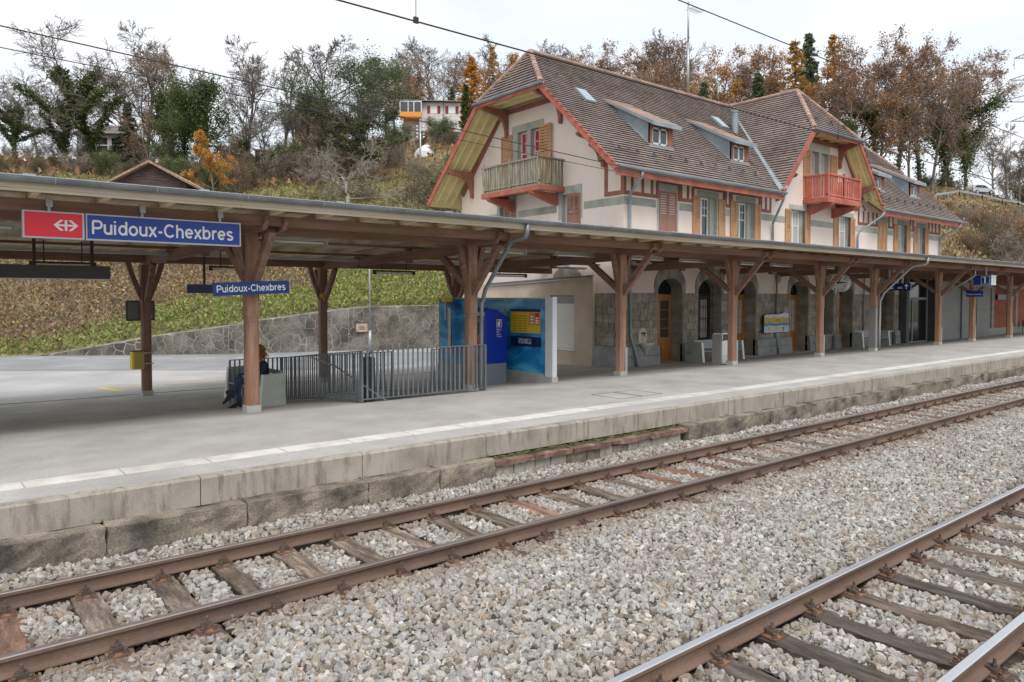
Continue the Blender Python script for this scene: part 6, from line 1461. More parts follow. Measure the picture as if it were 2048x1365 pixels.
# drinking fountain
t = thing('drinking_fountain', 'old white ceramic wall fountain with small basin beside the downpipe', 'fountain', (21.95, 18.9, 0.4))
fy = WY - 0.06; m = MB(); m.prism([(21.95 + x, fy, z) for x, z in [(-0.25, 0.38), (0.25, 0.38)] + [(0.25 * math.cos(math.pi * k / 10), 0.75 + 0.28 * math.sin(math.pi * k / 10)) for k in range(11)]], (0, 0.07, 0)); m.build('back_plate', M['ceramic'], t, bevel=0.015)
m = MB(); n_ = 12; prof = [(0.04, -0.42), (0.07, -0.30), (0.18, -0.16), (0.31, -0.02), (0.36, 0.08), (0.31, 0.08), (0.2, -0.02)]
b0 = len(m.v)
for r_, z in prof:
    for k in range(n_ + 1): a = math.pi + math.pi * k / n_; m.v.append((21.98 + r_ * math.cos(a), fy - 0.13 + r_ * math.sin(a) * 0.85, 0.36 + z))
for i in range(len(prof) - 1):
    for k in range(n_): a = i * (n_ + 1) + k; m.face((a, a + 1, a + n_ + 2, a + n_ + 1))
m.build('basin', M['ceramic'], t, smooth=True)
m = MB(); m.tube([(21.98, fy - 0.1, 0.1), (21.98, fy - 0.1, -0.02), (22.0, fy - 0.06, -0.1), (22.02, fy + 0.02, -0.05), (22.02, fy + 0.06, -0.0)], 0.022, 8); m.build('waste_pipe', M['bolt'], t, smooth=True)
m = MB()
for x in (-0.05, 0.07): m.lathe([(0.045, -0.04), (0.05, 0.0), (0.02, 0.04)], (21.95 + x, fy - 0.03, 0.80), 8)
m.tube([(21.96, fy - 0.02, 0.72), (21.96, fy - 0.1, 0.72), (21.96, fy - 0.12, 0.67)], 0.015, 6); m.build('tap', M['bolt'], t)

# tourist map panel on the wall
t = thing('map_panel', 'colourful panorama map panel with wavy top on the stone wall', 'poster', (31.1, 18.88, 0.6))
yp = WY - 0.24; top = [(30.05, 1.36), (30.3, 1.42), (30.5, 1.40), (30.75, 1.44), (31.0, 1.40), (31.3, 1.45), (31.55, 1.43), (31.75, 1.52), (31.9, 1.50), (32.05, 1.45), (32.19, 1.50)]
m = MB(); m.prism([(x, yp, z) for x, z in [(30.05, 0.55), (32.19, 0.56)] + top[::-1]], (0, 0.05, 0)); m.build('panel', flat('panel_edge', (0.03, 0.035, 0.045), 0.5), t)
def strip_poly(z0s, z1s, mat, nm, n=22, y_=-0.004):
    m = MB(); xs_ = np.linspace(30.07, 32.17, n)
    for i in range(n - 1):
        a, b = xs_[i], xs_[i + 1]; m.poly([(a, yp + y_, z0s(a)), (b, yp + y_, z0s(b)), (b, yp + y_, z1s(b)), (a, yp + y_, z1s(a))])
    m.build(nm, mat, t)
tf = lambda x: lerp_tab(top, x) - 0.01; w1 = lambda x: 1.0 + 0.03 * math.sin(x * 5); w2 = lambda x: 0.88 + 0.02 * math.sin(x * 7 + 1); w3 = lambda x: 1.25 + 0.04 * math.sin(x * 9)
strip_poly(lambda x: 0.57, w2, pmat('pale_map_ground', (0.62, 0.66, 0.68), (0.52, 0.60, 0.66), (0.70, 0.68, 0.64), s=4, s2=30), 'legend_field'); strip_poly(w2, w1, pmat('lake_blue', (0.12, 0.36, 0.62), (0.20, 0.46, 0.60), s=3, s2=30), 'lake_field')
strip_poly(w1, w3, pmat('vineyard_yellow', (0.66, 0.47, 0.08), (0.30, 0.36, 0.12), (0.80, 0.44, 0.14), s=6, s2=30, fine=0.3), 'vineyard_field'); strip_poly(w3, tf, pmat('mountain_white', (0.66, 0.72, 0.78), (0.48, 0.58, 0.64), (0.78, 0.80, 0.82), s=6, s2=30), 'mountain_field')
for x, c in ((30.5, (0.72, 0.46, 0.22)), (31.1, (0.55, 0.50, 0.44)), (31.7, (0.36, 0.18, 0.18))):
    m = MB(); m.poly([(x + (0.07 + 0.03 * math.sin(3 * a)) * math.cos(a), yp - 0.007, 0.72 + 0.11 * math.sin(a)) for a in [6.283 * k / 12 for k in range(12)]]); m.build('bottle_picture', flat('map_spot', c, 0.5), t)
for k in range(14):
    m = MB(); x = 30.55 + k * 0.085; m.poly([(x, yp - 0.008, 0.905), (x + 0.06, yp - 0.008, 0.905), (x + 0.06, yp - 0.008, 0.935), (x, yp - 0.008, 0.935)]); m.build('caption_mark', M['signnavy'], t)

# clock
t = thing('platform_clock', 'round white station clock with black hands hanging under the canopy', 'clock', (30.6, 15.5, 2.82))
def disc(x, r0, r1=None, n=36): return [(x, 15.5 + r0 * math.cos(2 * math.pi * k / n), 2.82 + r0 * math.sin(2 * math.pi * k / n)) for k in range(n)]
m = MB(); m.tube([(30.45, 15.5, 2.82), (30.75, 15.5, 2.82)], 0.40, 36); m.build('case', flat('clock_case', (0.55, 0.56, 0.56), 0.4, 0.2), t, smooth=False)
for x, s_ in ((30.447, 1), (30.753, -1)):
    m = MB(); m.poly(disc(x, 0.37)); f_ = m.build('dial', flat('dial_white', (0.78, 0.78, 0.77), 0.4), t)
    xd = x - 0.004 * s_
    m = MB()
    for k in range(12):
        a = 2 * math.pi * k / 12; d = Vector((0, math.cos(a), math.sin(a))); c = Vector((xd, 15.5, 2.82)); n_ = Vector((0, -d.z, d.y)) * 0.016
        m.poly([c + d * 0.27 - n_, c + d * 0.35 - n_, c + d * 0.35 + n_, c + d * 0.27 + n_])
    m.build('hour_mark', M['black'], f_)
    for nm, ang, ln, w in (('hour_hand', 92, 0.24, 0.028), ('minute_hand', 30, 0.33, 0.02)):
        a = R(ang); d = Vector((0, -math.sin(a) * s_, math.cos(a))); n_ = Vector((0, -d.z, d.y)) * w; c = Vector((xd - 0.006 * s_, 15.5, 2.82)); m = MB(); m.poly([c - d * 0.07 - n_, c + d * ln - n_ * 0.7, c + d * ln + n_ * 0.7, c - d * 0.07 + n_]); m.build(nm, M['black'], f_)
m = MB(); m.box(30.53, 15.43, 3.2, 30.67, 15.57, dk(15.5) - 0.09); m.build('hanger', M['cladding'], t)

# direction, number and name signs further along
t = thing('direction_sign', 'dark blue hanging direction sign with arrows and WC', 'sign', (33, 14.2, 2.6))
m = MB(); m.box(32.95, 13.62, 2.49, 33.05, 14.82, 2.80); m.build('plate', M['signnavy'], t)
m = MB(); m.box(32.97, 13.95, 2.8, 33.03, 14.0, dk(14)); m.box(32.97, 14.5, 2.8, 33.03, 14.55, dk(14)); m.build('hanger', M['galv'], t)
put_text('lettering', text_mesh('WC', 0.22, None, 0.01, M['signwhite']), t, (32.944, 14.16, 2.56), RL)
PX = lambda a, b: (32.944, a, b)
flatpoly('up_arrow', [[(13.80, 2.55), (13.77, 2.55), (13.77, 2.72), (13.80, 2.72)], [(13.785, 2.77), (13.87, 2.68), (13.83, 2.665), (13.785, 2.72)], [(13.785, 2.77), (13.70, 2.68), (13.74, 2.665), (13.785, 2.72)]], M['signwhite'], t, PX)
flatpoly('stair_arrow', [[(14.60, 2.70), (14.62, 2.72), (14.74, 2.60), (14.72, 2.58)], [(14.75, 2.56), (14.64, 2.56), (14.64, 2.585), (14.75, 2.585)], [(14.75, 2.56), (14.75, 2.67), (14.725, 2.67), (14.725, 2.56)]], M['signwhite'], t, PX)
flatpoly('stair_symbol', [[(14.50 - 0.06 * k, 2.56), (14.44 - 0.06 * k, 2.56), (14.44 - 0.06 * k, 2.70 - 0.04 * k), (14.50 - 0.06 * k, 2.70 - 0.04 * k)] for k in range(3)], M['signwhite'], t, PX)
t = thing('platform_number_sign', 'blue box sign with a white number 1 hanging at the far end', 'sign', (40, 13.3, 2.8))
m = MB(); m.box(39.85, 12.80, 2.78, 40.45, 13.60, 3.26); m.build('case', flat('pale_case', (0.55, 0.58, 0.60), 0.5), t); m = MB(); m.box(39.84, 12.83, 2.79, 39.849, 13.58, 3.25); m.build('face', M['signmid'], t)
PX = lambda a, b: (39.834, a, b)
flatpoly('border', [[(12.87, 2.83), (13.24, 2.83), (13.24, 2.845), (12.87, 2.845)], [(12.87, 3.195), (13.24, 3.195), (13.24, 3.21), (12.87, 3.21)], [(12.87, 2.845), (12.885, 2.845), (12.885, 3.195), (12.87, 3.195)], [(13.225, 2.845), (13.24, 2.845), (13.24, 3.195), (13.225, 3.195)]], M['signwhite'], t, PX)
put_text('number', stroke_text('1', 0.17, M['signwhite'], 0.14), t, (39.834, 13.14, 2.88), RL)
put_text('small_word', text_mesh('Voie', 0.09, None, 0.01, M['signwhite']), t, (39.834, 13.19, 3.135), RL)
m = MB(); m.box(40.1, 13.1, 3.26, 40.16, 13.16, dk(13)); m.build('hanger', M['galv'], t)
t = thing('name_plate', 'tiny blue name plate on the far post below the number 1 sign', 'station sign', (42.3, 14.4, 2.3))
m = MB(); m.box(42.3, 13.95, 2.23, 42.34, 14.72, 2.53); m.build('plate', M['signmid'], t); put_text('lettering', stroke_text('Puidoux-Chexbres', 0.68, M['signwhite']), t, (42.294, 14.68, 2.32), RL)

# blue glass information wall and ticket machine
blue = bpy.data.materials.new('blue_printed_glass'); blue.use_nodes = True; n = blue.node_tree.nodes; l = blue.node_tree.links.new; b = n['Principled BSDF']
g_ = n.new('ShaderNodeNewGeometry'); mp_ = n.new('ShaderNodeMapping'); mp_.inputs['Scale'].default_value = (1, 0.55, 1.5); mp_.inputs['Rotation'].default_value = (0.25, 0, 0); l(g_.outputs['Position'], mp_.inputs[0])
nz_ = n.new('ShaderNodeTexNoise'); nz_.inputs['Scale'].default_value = 1.3; nz_.inputs['Detail'].default_value = 3; nz_.inputs['Distortion'].default_value = 1.2; l(mp_.outputs[0], nz_.inputs['Vector'])
r_ = n.new('ShaderNodeValToRGB'); e_ = r_.color_ramp.elements; e_[0].position = 0.32; e_[0].color = (0.010, 0.075, 0.27, 1); e_[1].position = 0.70; e_[1].color = (0.10, 0.55, 0.84, 1); k_ = e_.new(0.5); k_.color = (0.018, 0.26, 0.58, 1); l(nz_.outputs[0], r_.inputs[0]); l(r_.outputs[0], b.inputs['Base Color'])
b.inputs['Roughness'].default_value = 0.08; b.inputs['Specular IOR Level'].default_value = 0.5
t = thing('information_wall', 'blue printed glass screen wall with yellow timetable and white end post', 'screen wall', (13.2, 16.5, 0))
YS = [14.74, 16.5, 18.25, 19.95]
for a, b_ in zip(YS, YS[1:]):
    m = MB(); m.box(13.17, a + 0.035, 0.12, 13.23, b_ - 0.035, 2.14); m.build('glass_panel', blue, t)
    m = MB(); m.box(13.165, a, 0.06, 13.235, a + 0.034, 2.18); m.box(13.165, b_ - 0.034, 0.06, 13.235, b_ - 0.0005, 2.18); m.box(13.166, a + 0.0345, 2.141, 13.234, b_ - 0.0345, 2.18); m.box(13.166, a + 0.0345, 0.06, 13.234, b_ - 0.0345, 0.119); m.build('panel_frame', M['palestone'], t)
m = MB(); m.hexa([(13.12, 14.5, -0.15), (13.28, 14.5, -0.15), (13.28, 19.95, -0.62), (13.12, 19.95, -0.62), (13.12, 14.5, 0.059), (13.28, 14.5, 0.059), (13.28, 19.95, 0.059), (13.12, 19.95, 0.059)]); m.build('concrete_base', M['concrete'], t)
m = MB(); m.box(13.12, 14.44, 0.06, 13.28, 14.735, 2.2); m.build('end_post', flat('white_metal', (0.60, 0.63, 0.66), 0.35), t)
m = MB(); m.box(13.1, 14.44, -0.1, 13.32, 14.73, 0.058); m.build('post_base', M['concrete'], t)
PX = lambda a, b: (13.155, a, b)
def sheet(nm, y0, y1, z0, z1, mat, x=13.155): m = MB(); m.box(x, y0, z0, 13.168, y1, z1); return m.build(nm, mat, t)
sheet('timetable', 14.98, 16.25, 1.2, 1.86, flat('timetable_yellow', (0.72, 0.50, 0.02), 0.4)); sheet('timetable_header', 14.98, 16.25, 1.79, 1.86, M['signnavy'], 13.151)
sheet('notice', 15.22, 15.44, 1.42, 1.76, flat('orange_notice', (0.62, 0.22, 0.05), 0.5), 13.150); sheet('notice', 15.0, 15.19, 1.44, 1.77, flat('red_notice', (0.62, 0.04, 0.06), 0.5), 13.150)
for y0, z0 in ((15.26, 1.64), (15.26, 1.56), (15.26, 1.47), (15.04, 1.60), (15.04, 1.53), (15.04, 1.47)): sheet('notice_line', y0, y0 + 0.12, z0, z0 + 0.045, M['signwhite'], 13.147)
for i in range(3):
    for j in range(7): sheet('timetable_row', 15.98 - i * 0.22, 16.15 - i * 0.22, 1.24 + j * 0.07, 1.265 + j * 0.07, flat('row_ink', (0.35, 0.22, 0.02), 0.5) if (i, j) == (0, 0) else bpy.data.materials['row_ink'], 13.151)
sheet('poster', 14.95, 16.25, 0.83, 1.10, M['signnavy']); sheet('poster_picture', 15.35, 15.9, 0.9, 1.05, pmat('dim_picture', (0.25, 0.27, 0.33), (0.05, 0.06, 0.12), (0.45, 0.46, 0.5), s=9, s2=40), 13.151)
sheet('pale_notice', 14.98, 15.62, 1.89, 2.12, flat('pale_blue_sheet', (0.10, 0.24, 0.46), 0.3))
m = MB(); m.box(13.14, 19.25, 0.45, 13.165, 19.4, 1.85); m.build('door_handle', M['ceramic'], t)
t = thing('ticket_machine', 'blue ticket vending machine in front of the information wall', 'ticket machine', (12.5, 16.4, -0.2))
z0 = G(16.5); m = MB(); m.prism([(x, 16.1, z) for x, z in ((12.15, 0.35), (12.92, 0.35), (12.92, 1.64), (12.55, 1.85), (12.2, 1.90), (12.15, 1.80))], (0, 0.95, 0)); m.build('cabinet', M['tvmblue'], t, bevel=0.015)
m = MB(); m.box(12.18, 16.12, z0, 12.9, 17.03, 0.349); m.build('pedestal', M['tvmgrey'], t)
m = MB(); m.box(12.128, 16.2, 0.55, 12.149, 16.95, 1.62); m.build('front_panel', M['tvmgrey'], t); m = MB(); m.box(12.12, 16.3, 1.15, 12.127, 16.85, 1.5); m.build('screen', M['glass_dark'], t); m = MB(); m.box(12.118, 16.3, 0.85, 12.127, 16.5, 1.05); m.build('card_slot', flat('red_slot', (0.6, 0.05, 0.04), 0.4), t)
m = MB(); m.box(12.11, 16.15, 1.68, 12.149, 17.0, 1.78); m.build('canopy_light', M['ceramic'], t)
PY_ = lambda a, b: (a, 16.082, b)
flatpoly('icon_frame', [[(12.52, 1.36), (12.70, 1.36), (12.70, 1.375), (12.52, 1.375)], [(12.52, 1.56), (12.70, 1.56), (12.70, 1.575), (12.52, 1.575)], [(12.52, 1.375), (12.535, 1.375), (12.535, 1.56), (12.52, 1.56)], [(12.685, 1.375), (12.70, 1.375), (12.70, 1.56), (12.685, 1.56)], [(12.56, 1.40), (12.64, 1.40), (12.64, 1.50), (12.56, 1.50)], [(12.59, 1.51), (12.66, 1.51), (12.66, 1.545), (12.59, 1.545)]], M['signwhite'], t, PY_)
for k, w in enumerate((0.17, 0.10, 0.15, 0.17)):
    put_text('lettering', text_mesh(['Billette', 'Billets', 'Biglietti', 'Tickets'][k], w, 0.04, 0.004, M['signwhite']), t, (12.52, 16.08, 1.28 - 0.065 * k), RF)
t = thing('yellow_validator', 'small yellow box with grey top above the blue screen wall', 'validator', (12.9, 19.2, 2.0))
m = MB(); m.box(12.85, 19.1, 1.5, 12.9, 19.15, 2.05); m.build('stem', M['galv'], t); m = MB(); m.box(12.75, 18.95, 2.05, 13.0, 19.2, 2.2); m.build('box', M['yellow'], t); m = MB(); m.box(12.74, 18.94, 2.201, 13.01, 19.21, 2.25); m.build('lid', M['signgrey'], t)

# things fixed to the rear posts
t = thing('letter_box', 'yellow box strapped to the leftmost rear post', 'letter box', (4.85, 22.65, 0.15))
m = MB(); m.box(4.66, 22.45, 0.18, 4.97, 22.75, 0.68); m.build('box', M['yellow'], t, bevel=0.02); m = MB(); m.box(4.72, 22.435, 0.2, 4.96, 22.449, 0.66); m.build('front_plate', flat('ochre_plate', (0.45, 0.33, 0.10), 0.5), t); m = MB(); m.box(4.65, 22.44, 0.681, 4.98, 22.76, 0.70); m.build('lid', M['darkmetal'], t)
for z in (0.3, 0.6): m = MB(); m.box(4.94, 22.64, z, 5.26, 22.66, z + 0.03); m.build('strap', M['galv'], t)
t = thing('timetable_case', 'grey notice case seen from behind on the leftmost rear post', 'notice case', (4.95, 22.95, 1.8))
m = MB(); m.box(4.62, 22.95, 1.52, 5.38, 23.03, 2.10); m.build('case', M['blackboard'], t, bevel=0.02); m = MB(); m.box(4.67, 22.94, 1.57, 5.33, 22.949, 2.05); m.build('back_plate', flat('case_grey', (0.15, 0.155, 0.155), 0.5), t); m = MB(); m.box(5.2, 22.934, 1.6, 5.29, 22.939, 1.68); m.build('sticker', M['signgrey'], t)
t = thing('post_marker', 'small yellow round marker on the second rear post', 'marker', (10.4, 22.66, 2.24)); m = MB(); m.tube([(10.42, 22.66, 2.24), (10.42, 22.62, 2.24)], 0.09, 12); m.box(10.30, 22.63, 2.20, 10.54, 22.65, 2.28); m.build('disc', M['yellow'], t)

# glazed entrance, metal-clad block and the far red building under the canopy
t = thing('glazed_entrance', 'dark glazed entrance with grey metal frame at the far end of the facade', 'entrance', (46, 18.9, -0.5))
gz = -0.5
m = MB(); m.box(44.40, 18.55, gz, 44.75, 18.95, 3.3); m.build('side_panel', pmat('slate_panel', (0.10, 0.115, 0.12), s=2, s2=30, rough=0.6), t)
m = MB(); m.box(44.76, 18.60, gz, 44.9, 18.7, 3.3); m.box(47.3, 18.60, gz, 47.45, 18.7, 3.3); m.box(44.9, 18.60, 2.05, 47.3, 18.7, 2.2); m.box(44.9, 18.60, gz, 47.3, 18.7, gz + 0.12); m.box(45.3, 18.61, gz + 0.12, 45.42, 18.69, 2.05); m.build('frame', M['cladding'], t)
m = MB(); m.box(44.9, 18.64, 2.2, 47.3, 18.66, 3.3); m.build('upper_pane', M['glass_dark'], t); m = MB(); m.box(45.42, 18.64, gz + 0.12, 47.3, 18.66, 2.05); m.build('door_pane', M['glass_dark'], t); m = MB(); m.box(44.9, 18.645, gz + 0.12, 45.3, 18.655, 2.05); m.build('side_pane', M['glass_dark'], t)
t = thing('metal_clad_block', 'grey metal clad lift block under the far canopy', 'metal block', (52, 18, -0.5))
XS_ = [47.5, 50.1, 51.5, 54.0, 56.4]
m = MB(); m.box(47.5, 18.25, -0.6, 56.4, 18.9, 3.25); m.build('core', M['blackboard'], t)
for a, b_ in zip(XS_, XS_[1:]):
    if a == 50.1: 
        m = MB(); m.box(a, 18.24, -0.55, b_, 18.249, 3.2); m.build('dark_recess', M['cladding'], t); continue
    for z0, z1 in ((-0.5, 1.35), (1.37, 3.2)):
        m = MB(); m.box(a + 0.02, 18.17, z0, b_ - 0.02, 18.248, z1); m.build('cladding_panel', M['cladding'], t)
    m = MB(); m.box(a - 0.02, 18.12, -0.5, a + 0.015, 18.169, 3.22); m.build('edge_strip', M['galv'], t)
t = thing('brick_red_outbuilding', 'low red rendered outbuilding with pale stone trim at the far right', 'building', (62, 19.5, -0.6))
m = MB(); m.box(57.2, 19.2, -0.8, 75, 24, 3.6); m.build('wall', M['redwall'], t)
m = MB(); m.box(57.0, 19.12, -0.8, 75, 19.199, 0.0); m.build('plinth', M['palestone'], t); m = MB(); m.box(57.0, 19.1, 2.85, 75, 19.19, 3.05); m.build('string_course', M['palestone'], t)
for x in (57.6, 60.0, 65.0):
    for k in range(9):
        m = MB(); w = 0.5 if k % 2 else 0.35; m.box(x - w / 2, 19.15, 0.0 + k * 0.315, x + w / 2, 19.198, 0.31 + k * 0.315); m.build('quoin', M['palestone'], t)
m = MB(); m.box(58.0, 19.15, -0.3, 59.7, 19.185, 2.6); m.build('niche_door', pmat('grey_green_door', (0.13, 0.14, 0.115), s=2, s2=30), t)
m = MB(); m.box(57.0, 19.0, 3.6, 75.5, 24.5, 3.75); m.build('roof_slab', M['lead'], t)
t = thing('wall_sign', 'dark navy sign on the red outbuilding wall', 'sign', (62, 19.1, 2.2)); m = MB(); m.box(60.6, 19.04, 2.03, 63.95, 19.14, 2.42); m.build('plate', M['signnavy'], t); put_text('lettering', text_mesh('CARGO', 1.7, 0.24, 0.01, flat('sign_letter_grey', (0.4, 0.4, 0.42), 0.5)), t, (61.3, 19.035, 2.1), RF)
t = thing('cafe_chair', 'dark chair by the far red wall at the right edge', 'chair', (65.5, 18.6, G(18.6)))
z0 = G(18.6)
for dx in (0, 0.42):
    for dy in (0, 0.42): m = MB(); m.box(65.3 + dx, 18.4 + dy, z0, 65.34 + dx, 18.44 + dy, z0 + 0.45); m.build('leg', M['black'], t)
m = MB(); m.box(65.3, 18.4, z0 + 0.45, 65.76, 18.86, z0 + 0.5); m.build('seat', M['black'], t); m = MB(); m.box(65.3, 18.82, z0 + 0.5, 65.76, 18.86, z0 + 0.95); m.build('backrest', M['black'], t)
# ================================================================== BACKGROUND
CAMP = Vector((0, 0, 2.18)); cY, sY = math.cos(YAW), math.sin(YAW)
def spot(u, D):
    """plan position at depth D along the sight line through photo column u"""
    lat = (u - 1024) / 1470.0 * D
    return (D * cY + lat * sY, D * sY - lat * cY)
def zat(v, D): return 2.18 + (596 - v) / 1470.0 * D

# ---- retaining wall of polygonal stones
rw = thing('retaining_wall', 'dark rubble retaining wall with pale mortar joints rising along the road', 'wall', (12.6, 38.8, -0.75))
wt = lambda x: lerp_tab(WTOP, x)
wb = MB()
for (xa, ya), (xb, yb) in zip(WALLP, WALLP[1:]):
    n = max(2, int((xb - xa) / 1.0))
    for i in range(n):
        p = [(xa + (xb - xa) * k / n, ya + (yb - ya) * k / n) for k in (i, i + 1)]
        if p[1][0] < 4.6: continue
        zt = [wt(q[0]) for q in p]
        wb.hexa([(p[0][0], p[0][1] - 0.0, -0.8), (p[1][0], p[1][1], -0.8), (p[1][0] + 0.2, p[1][1] + 0.45, -0.8), (p[0][0] + 0.2, p[0][1] + 0.45, -0.8), (p[0][0], p[0][1], zt[0]), (p[1][0], p[1][1], zt[1]), (p[1][0] + 0.2, p[1][1] + 0.45, zt[1]), (p[0][0] + 0.2, p[0][1] + 0.45, zt[0])])
wb.build('mortar_core', M['wallmortar'], rw)
for (xa, ya), (xb, yb) in zip(WALLP, WALLP[1:]):
    ln = math.hypot(xb - xa, yb - ya); ux, uy = (xb - xa) / ln, (yb - ya) / ln; nx_, ny_ = uy, -ux
    pts = []; sp = 0.47; j = 0; s0 = 0.0
    while s0 < ln:
        z = -0.7 + (sp / 2 if j % 2 else 0)
        while z < 1.9: pts.append((s0 + random.uniform(-0.21, 0.21), z + random.uniform(-0.19, 0.19))); z += sp * 0.9
        s0 += sp; j += 1
    for c in voronoi(pts, (0, -0.78, ln, 2.2)):
        if len(c) < 3: continue
        mx_ = sum(q[0] for q in c) / len(c); X_ = xa + ux * mx_
        if X_ < 4.8 or X_ > 27: continue
        z_a, z_b = wt(xa), wt(xb)
        # clip below the sloping top
        x0_, x1_ = max(mx_ - 0.5, 0), min(mx_ + 0.5, ln); t0_, t1_ = wt(xa + ux * x0_) - 0.03, wt(xa + ux * x1_) - 0.03
        sl_ = (t1_ - t0_) / max(1e-3, x1_ - x0_); c = clip(c, -sl_, 1, t0_ - sl_ * x0_)
        if len(c) < 3: continue
        c = inset(c, random.uniform(0.012, 0.026))
        if len(c) < 3 or abs(area(c)) < 0.01: continue
        pr_ = random.uniform(0.008, 0.022); m = MB()
        P3 = lambda s_, z, d: (xa + ux * s_ + nx_ * d, ya + uy * s_ + ny_ * d, z)
        ci = inset(c, 0.03); 
        m.prism([P3(s_, z, 0.0) for s_, z in c], (nx_ * pr_, ny_ * pr_, 0)); m.build('stone', M['wallstone'], rw)
    
t = thing('wall_notice', 'small rust-stained plate fixed to the retaining wall', 'plate', (19.3, 37.0, 0.3)); m = MB(); m.box(18.95, 36.98, 0.28, 19.65, 37.03, 0.74); m.build('plate', pmat('stained_plate', (0.50, 0.36, 0.25), (0.32, 0.2, 0.13), (0.6, 0.5, 0.4), s=7, s2=40), t)
m = MB(); m.box(19.15, 36.972, 0.4, 19.45, 36.979, 0.6); m.build('mark', M['mortar'], t)
t = thing('lamp_post', 'thin galvanised lamp post in front of the retaining wall', 'lamp post', (18.2, 34.0, -0.75))
m = MB(); m.tube([(18.2, 34, -0.75), (18.2, 34, 0.5)], 0.075, 10); m.build('base', M['galv'], t, smooth=True); m = MB(); m.tube([(18.2, 34, 0.5), (18.18, 34, 5.4)], 0.05, 8); m.build('pole', M['galv'], t, smooth=True); m = MB(); m.tube([(18.18, 34, 5.4), (18.1, 33.5, 5.5), (18.0, 33.0, 5.5)], 0.04, 6); m.build('arm', M['galv'], t)
# guard rails and wire fence on the bank
def guardrail(pts, label, gap=3.0):
    t = thing('guard_rail', label, 'guard rail', tuple(pts[0]))
    for a, b in zip(pts, pts[1:]):
        a, b = Vector(a), Vector(b); n = max(1, int((b - a).length / gap))
        m = MB(); up = Vector((0, 0, 1)); 
        for dz in (0.62, 0.78): m.beam(a + up * dz, b + up * dz, 0.07, 0.13)
        m.build('rail_beam', M['galv'], t)
        for i in range(n + 1): p = a.lerp(b, i / n); m = MB(); m.box(p.x - 0.06, p.y - 0.06, p.z - 0.5, p.x + 0.06, p.y + 0.06, p.z + 0.85); m.build('rail_post', M['galv'], t)
    return t
gr = []
for u, D in ((140, 47), (200, 46), (262, 45), (330, 45)): x, y = spot(u, D); gr.append((x, y, H(x, y) - 0.1))
guardrail(gr, 'grey guard rail at the top of the bank behind the canopy', 2.5)
t = thing('mesh_fence', 'green wire mesh fence on the bank top at the left edge', 'fence', (*spot(60, 50), 4))
fm = flat('green_fence_wire', (0.10, 0.28, 0.07), 0.6); pa, pb = spot(-60, 52), spot(130, 49)
for i in range(9): x, y = pa[0] + (pb[0] - pa[0]) * i / 8, pa[1] + (pb[1] - pa[1]) * i / 8; m = MB(); m.box(x - 0.03, y - 0.03, H(x, y), x + 0.03, y + 0.03, H(x, y) + 1.3); m.build('fence_post', fm, t)
m = MB()
for i in range(70): x, y = pa[0] + (pb[0] - pa[0]) * i / 69, pa[1] + (pb[1] - pa[1]) * i / 69; m.tube([(x, y, H(x, y) + 0.05), (x, y, H(x, y) + 1.25)], 0.008, 3, False)
za, zb_ = H(*pa), H(*pb)
for k in range(7): m.tube([(pa[0], pa[1], za + 0.1 + k * 0.18), (pb[0], pb[1], zb_ + 0.1 + k * 0.18)], 0.008, 3, False)
m.build('wire_mesh', fm, t)
gr = []
for u, D in ((1868, 103), (1915, 110), (1960, 115), (2000, 120), (2032, 125), (2060, 130)): x, y = spot(u, D); gr.append((x, y, H(x, y) + 0.1))
guardrail(gr, 'grey guard rail along the hill road at the upper right', 5.0)

# ---- houses
def house_root(name, label, u, D, zb, rot, cat='house'):
    x, y = spot(u, D); t = thing(name, label, cat, (0, 0, 0)); return t, (x, y, zb), rot
def place(t, loc, rot): t.location = loc; t.rotation_euler = (0, 0, rot); WL[t.name] = Vector(loc)
FACE = YAW - math.pi / 2          # local -y looks back to the station
t, loc, rot = house_root('hillside_house', 'white bungalow with maroon shutters and orange balcony on the hill', 860, 131, 0, 0)
W_ = 10.9
m = MB(); m.box(-5.2 + 3.4, 0, -2.2, 5.4, 7, 2.9); m.box(-5.2, 1.6, -6, -1.79, 7, 2.9); m.box(-1.79, 1.2, -6, 5.3, 6.9, -2.2); m.build('wall', M['housewhite'], t)
m = MB(); m.hexa([(-5.8, -1.0, 2.9), (5.9, -0.8, 2.9), (5.9, 3.5, 3.9), (-5.8, 3.5, 3.9), (-5.8, -1.0, 3.05), (5.9, -0.8, 3.05), (5.9, 3.5, 4.05), (-5.8, 3.5, 4.05)]); m.hexa([(-5.8, 3.5, 3.9), (5.9, 3.5, 3.9), (5.9, 8, 2.9), (-5.8, 8, 2.9), (-5.8, 3.5, 4.05), (5.9, 3.5, 4.05), (5.9, 8, 3.05), (-5.8, 8, 3.05)]); rf = m.build('roof', M['roofgrey'], t)
m = MB(); m.box(1.5, 3.0, 3.8, 2.1, 3.6, 4.6); m.build('chimney', M['housewhite'], rf)
m = MB(); m.box(-5.3, -0.9, 0.0, -1.5, 1.6, 0.15); m.box(-5.3, -0.95, 0.15, -1.5, -0.85, 0.95); b_ = m.build('balcony', M['orange'], t)
m = MB()
for x in (-5.3, -3.9, -2.9, -1.6): m.box(x, -0.9, 0.95, x + 0.14, -0.8, 2.9)
m.box(-5.3, -0.9, 2.7, -1.5, -0.8, 2.9); m.build('glazing_bar', M['winwhite'], b_)
m = MB(); m.box(-5.1, -0.86, 0.96, -1.6, -0.84, 2.7); m.build('pane', M['glass'], b_)
for x in (0.0, 3.2):
    m = MB(); m.box(x, -0.04, 1.0, x + 1.2, 0.02, 2.2); w_ = m.build('window', M['winwhite'], t)
    for xx in (x - 0.55, x + 1.25): m = MB(); m.box(xx, -0.09, 0.95, xx + 0.5, -0.041, 2.25); m.build('shutter', M['maroon'], w_)
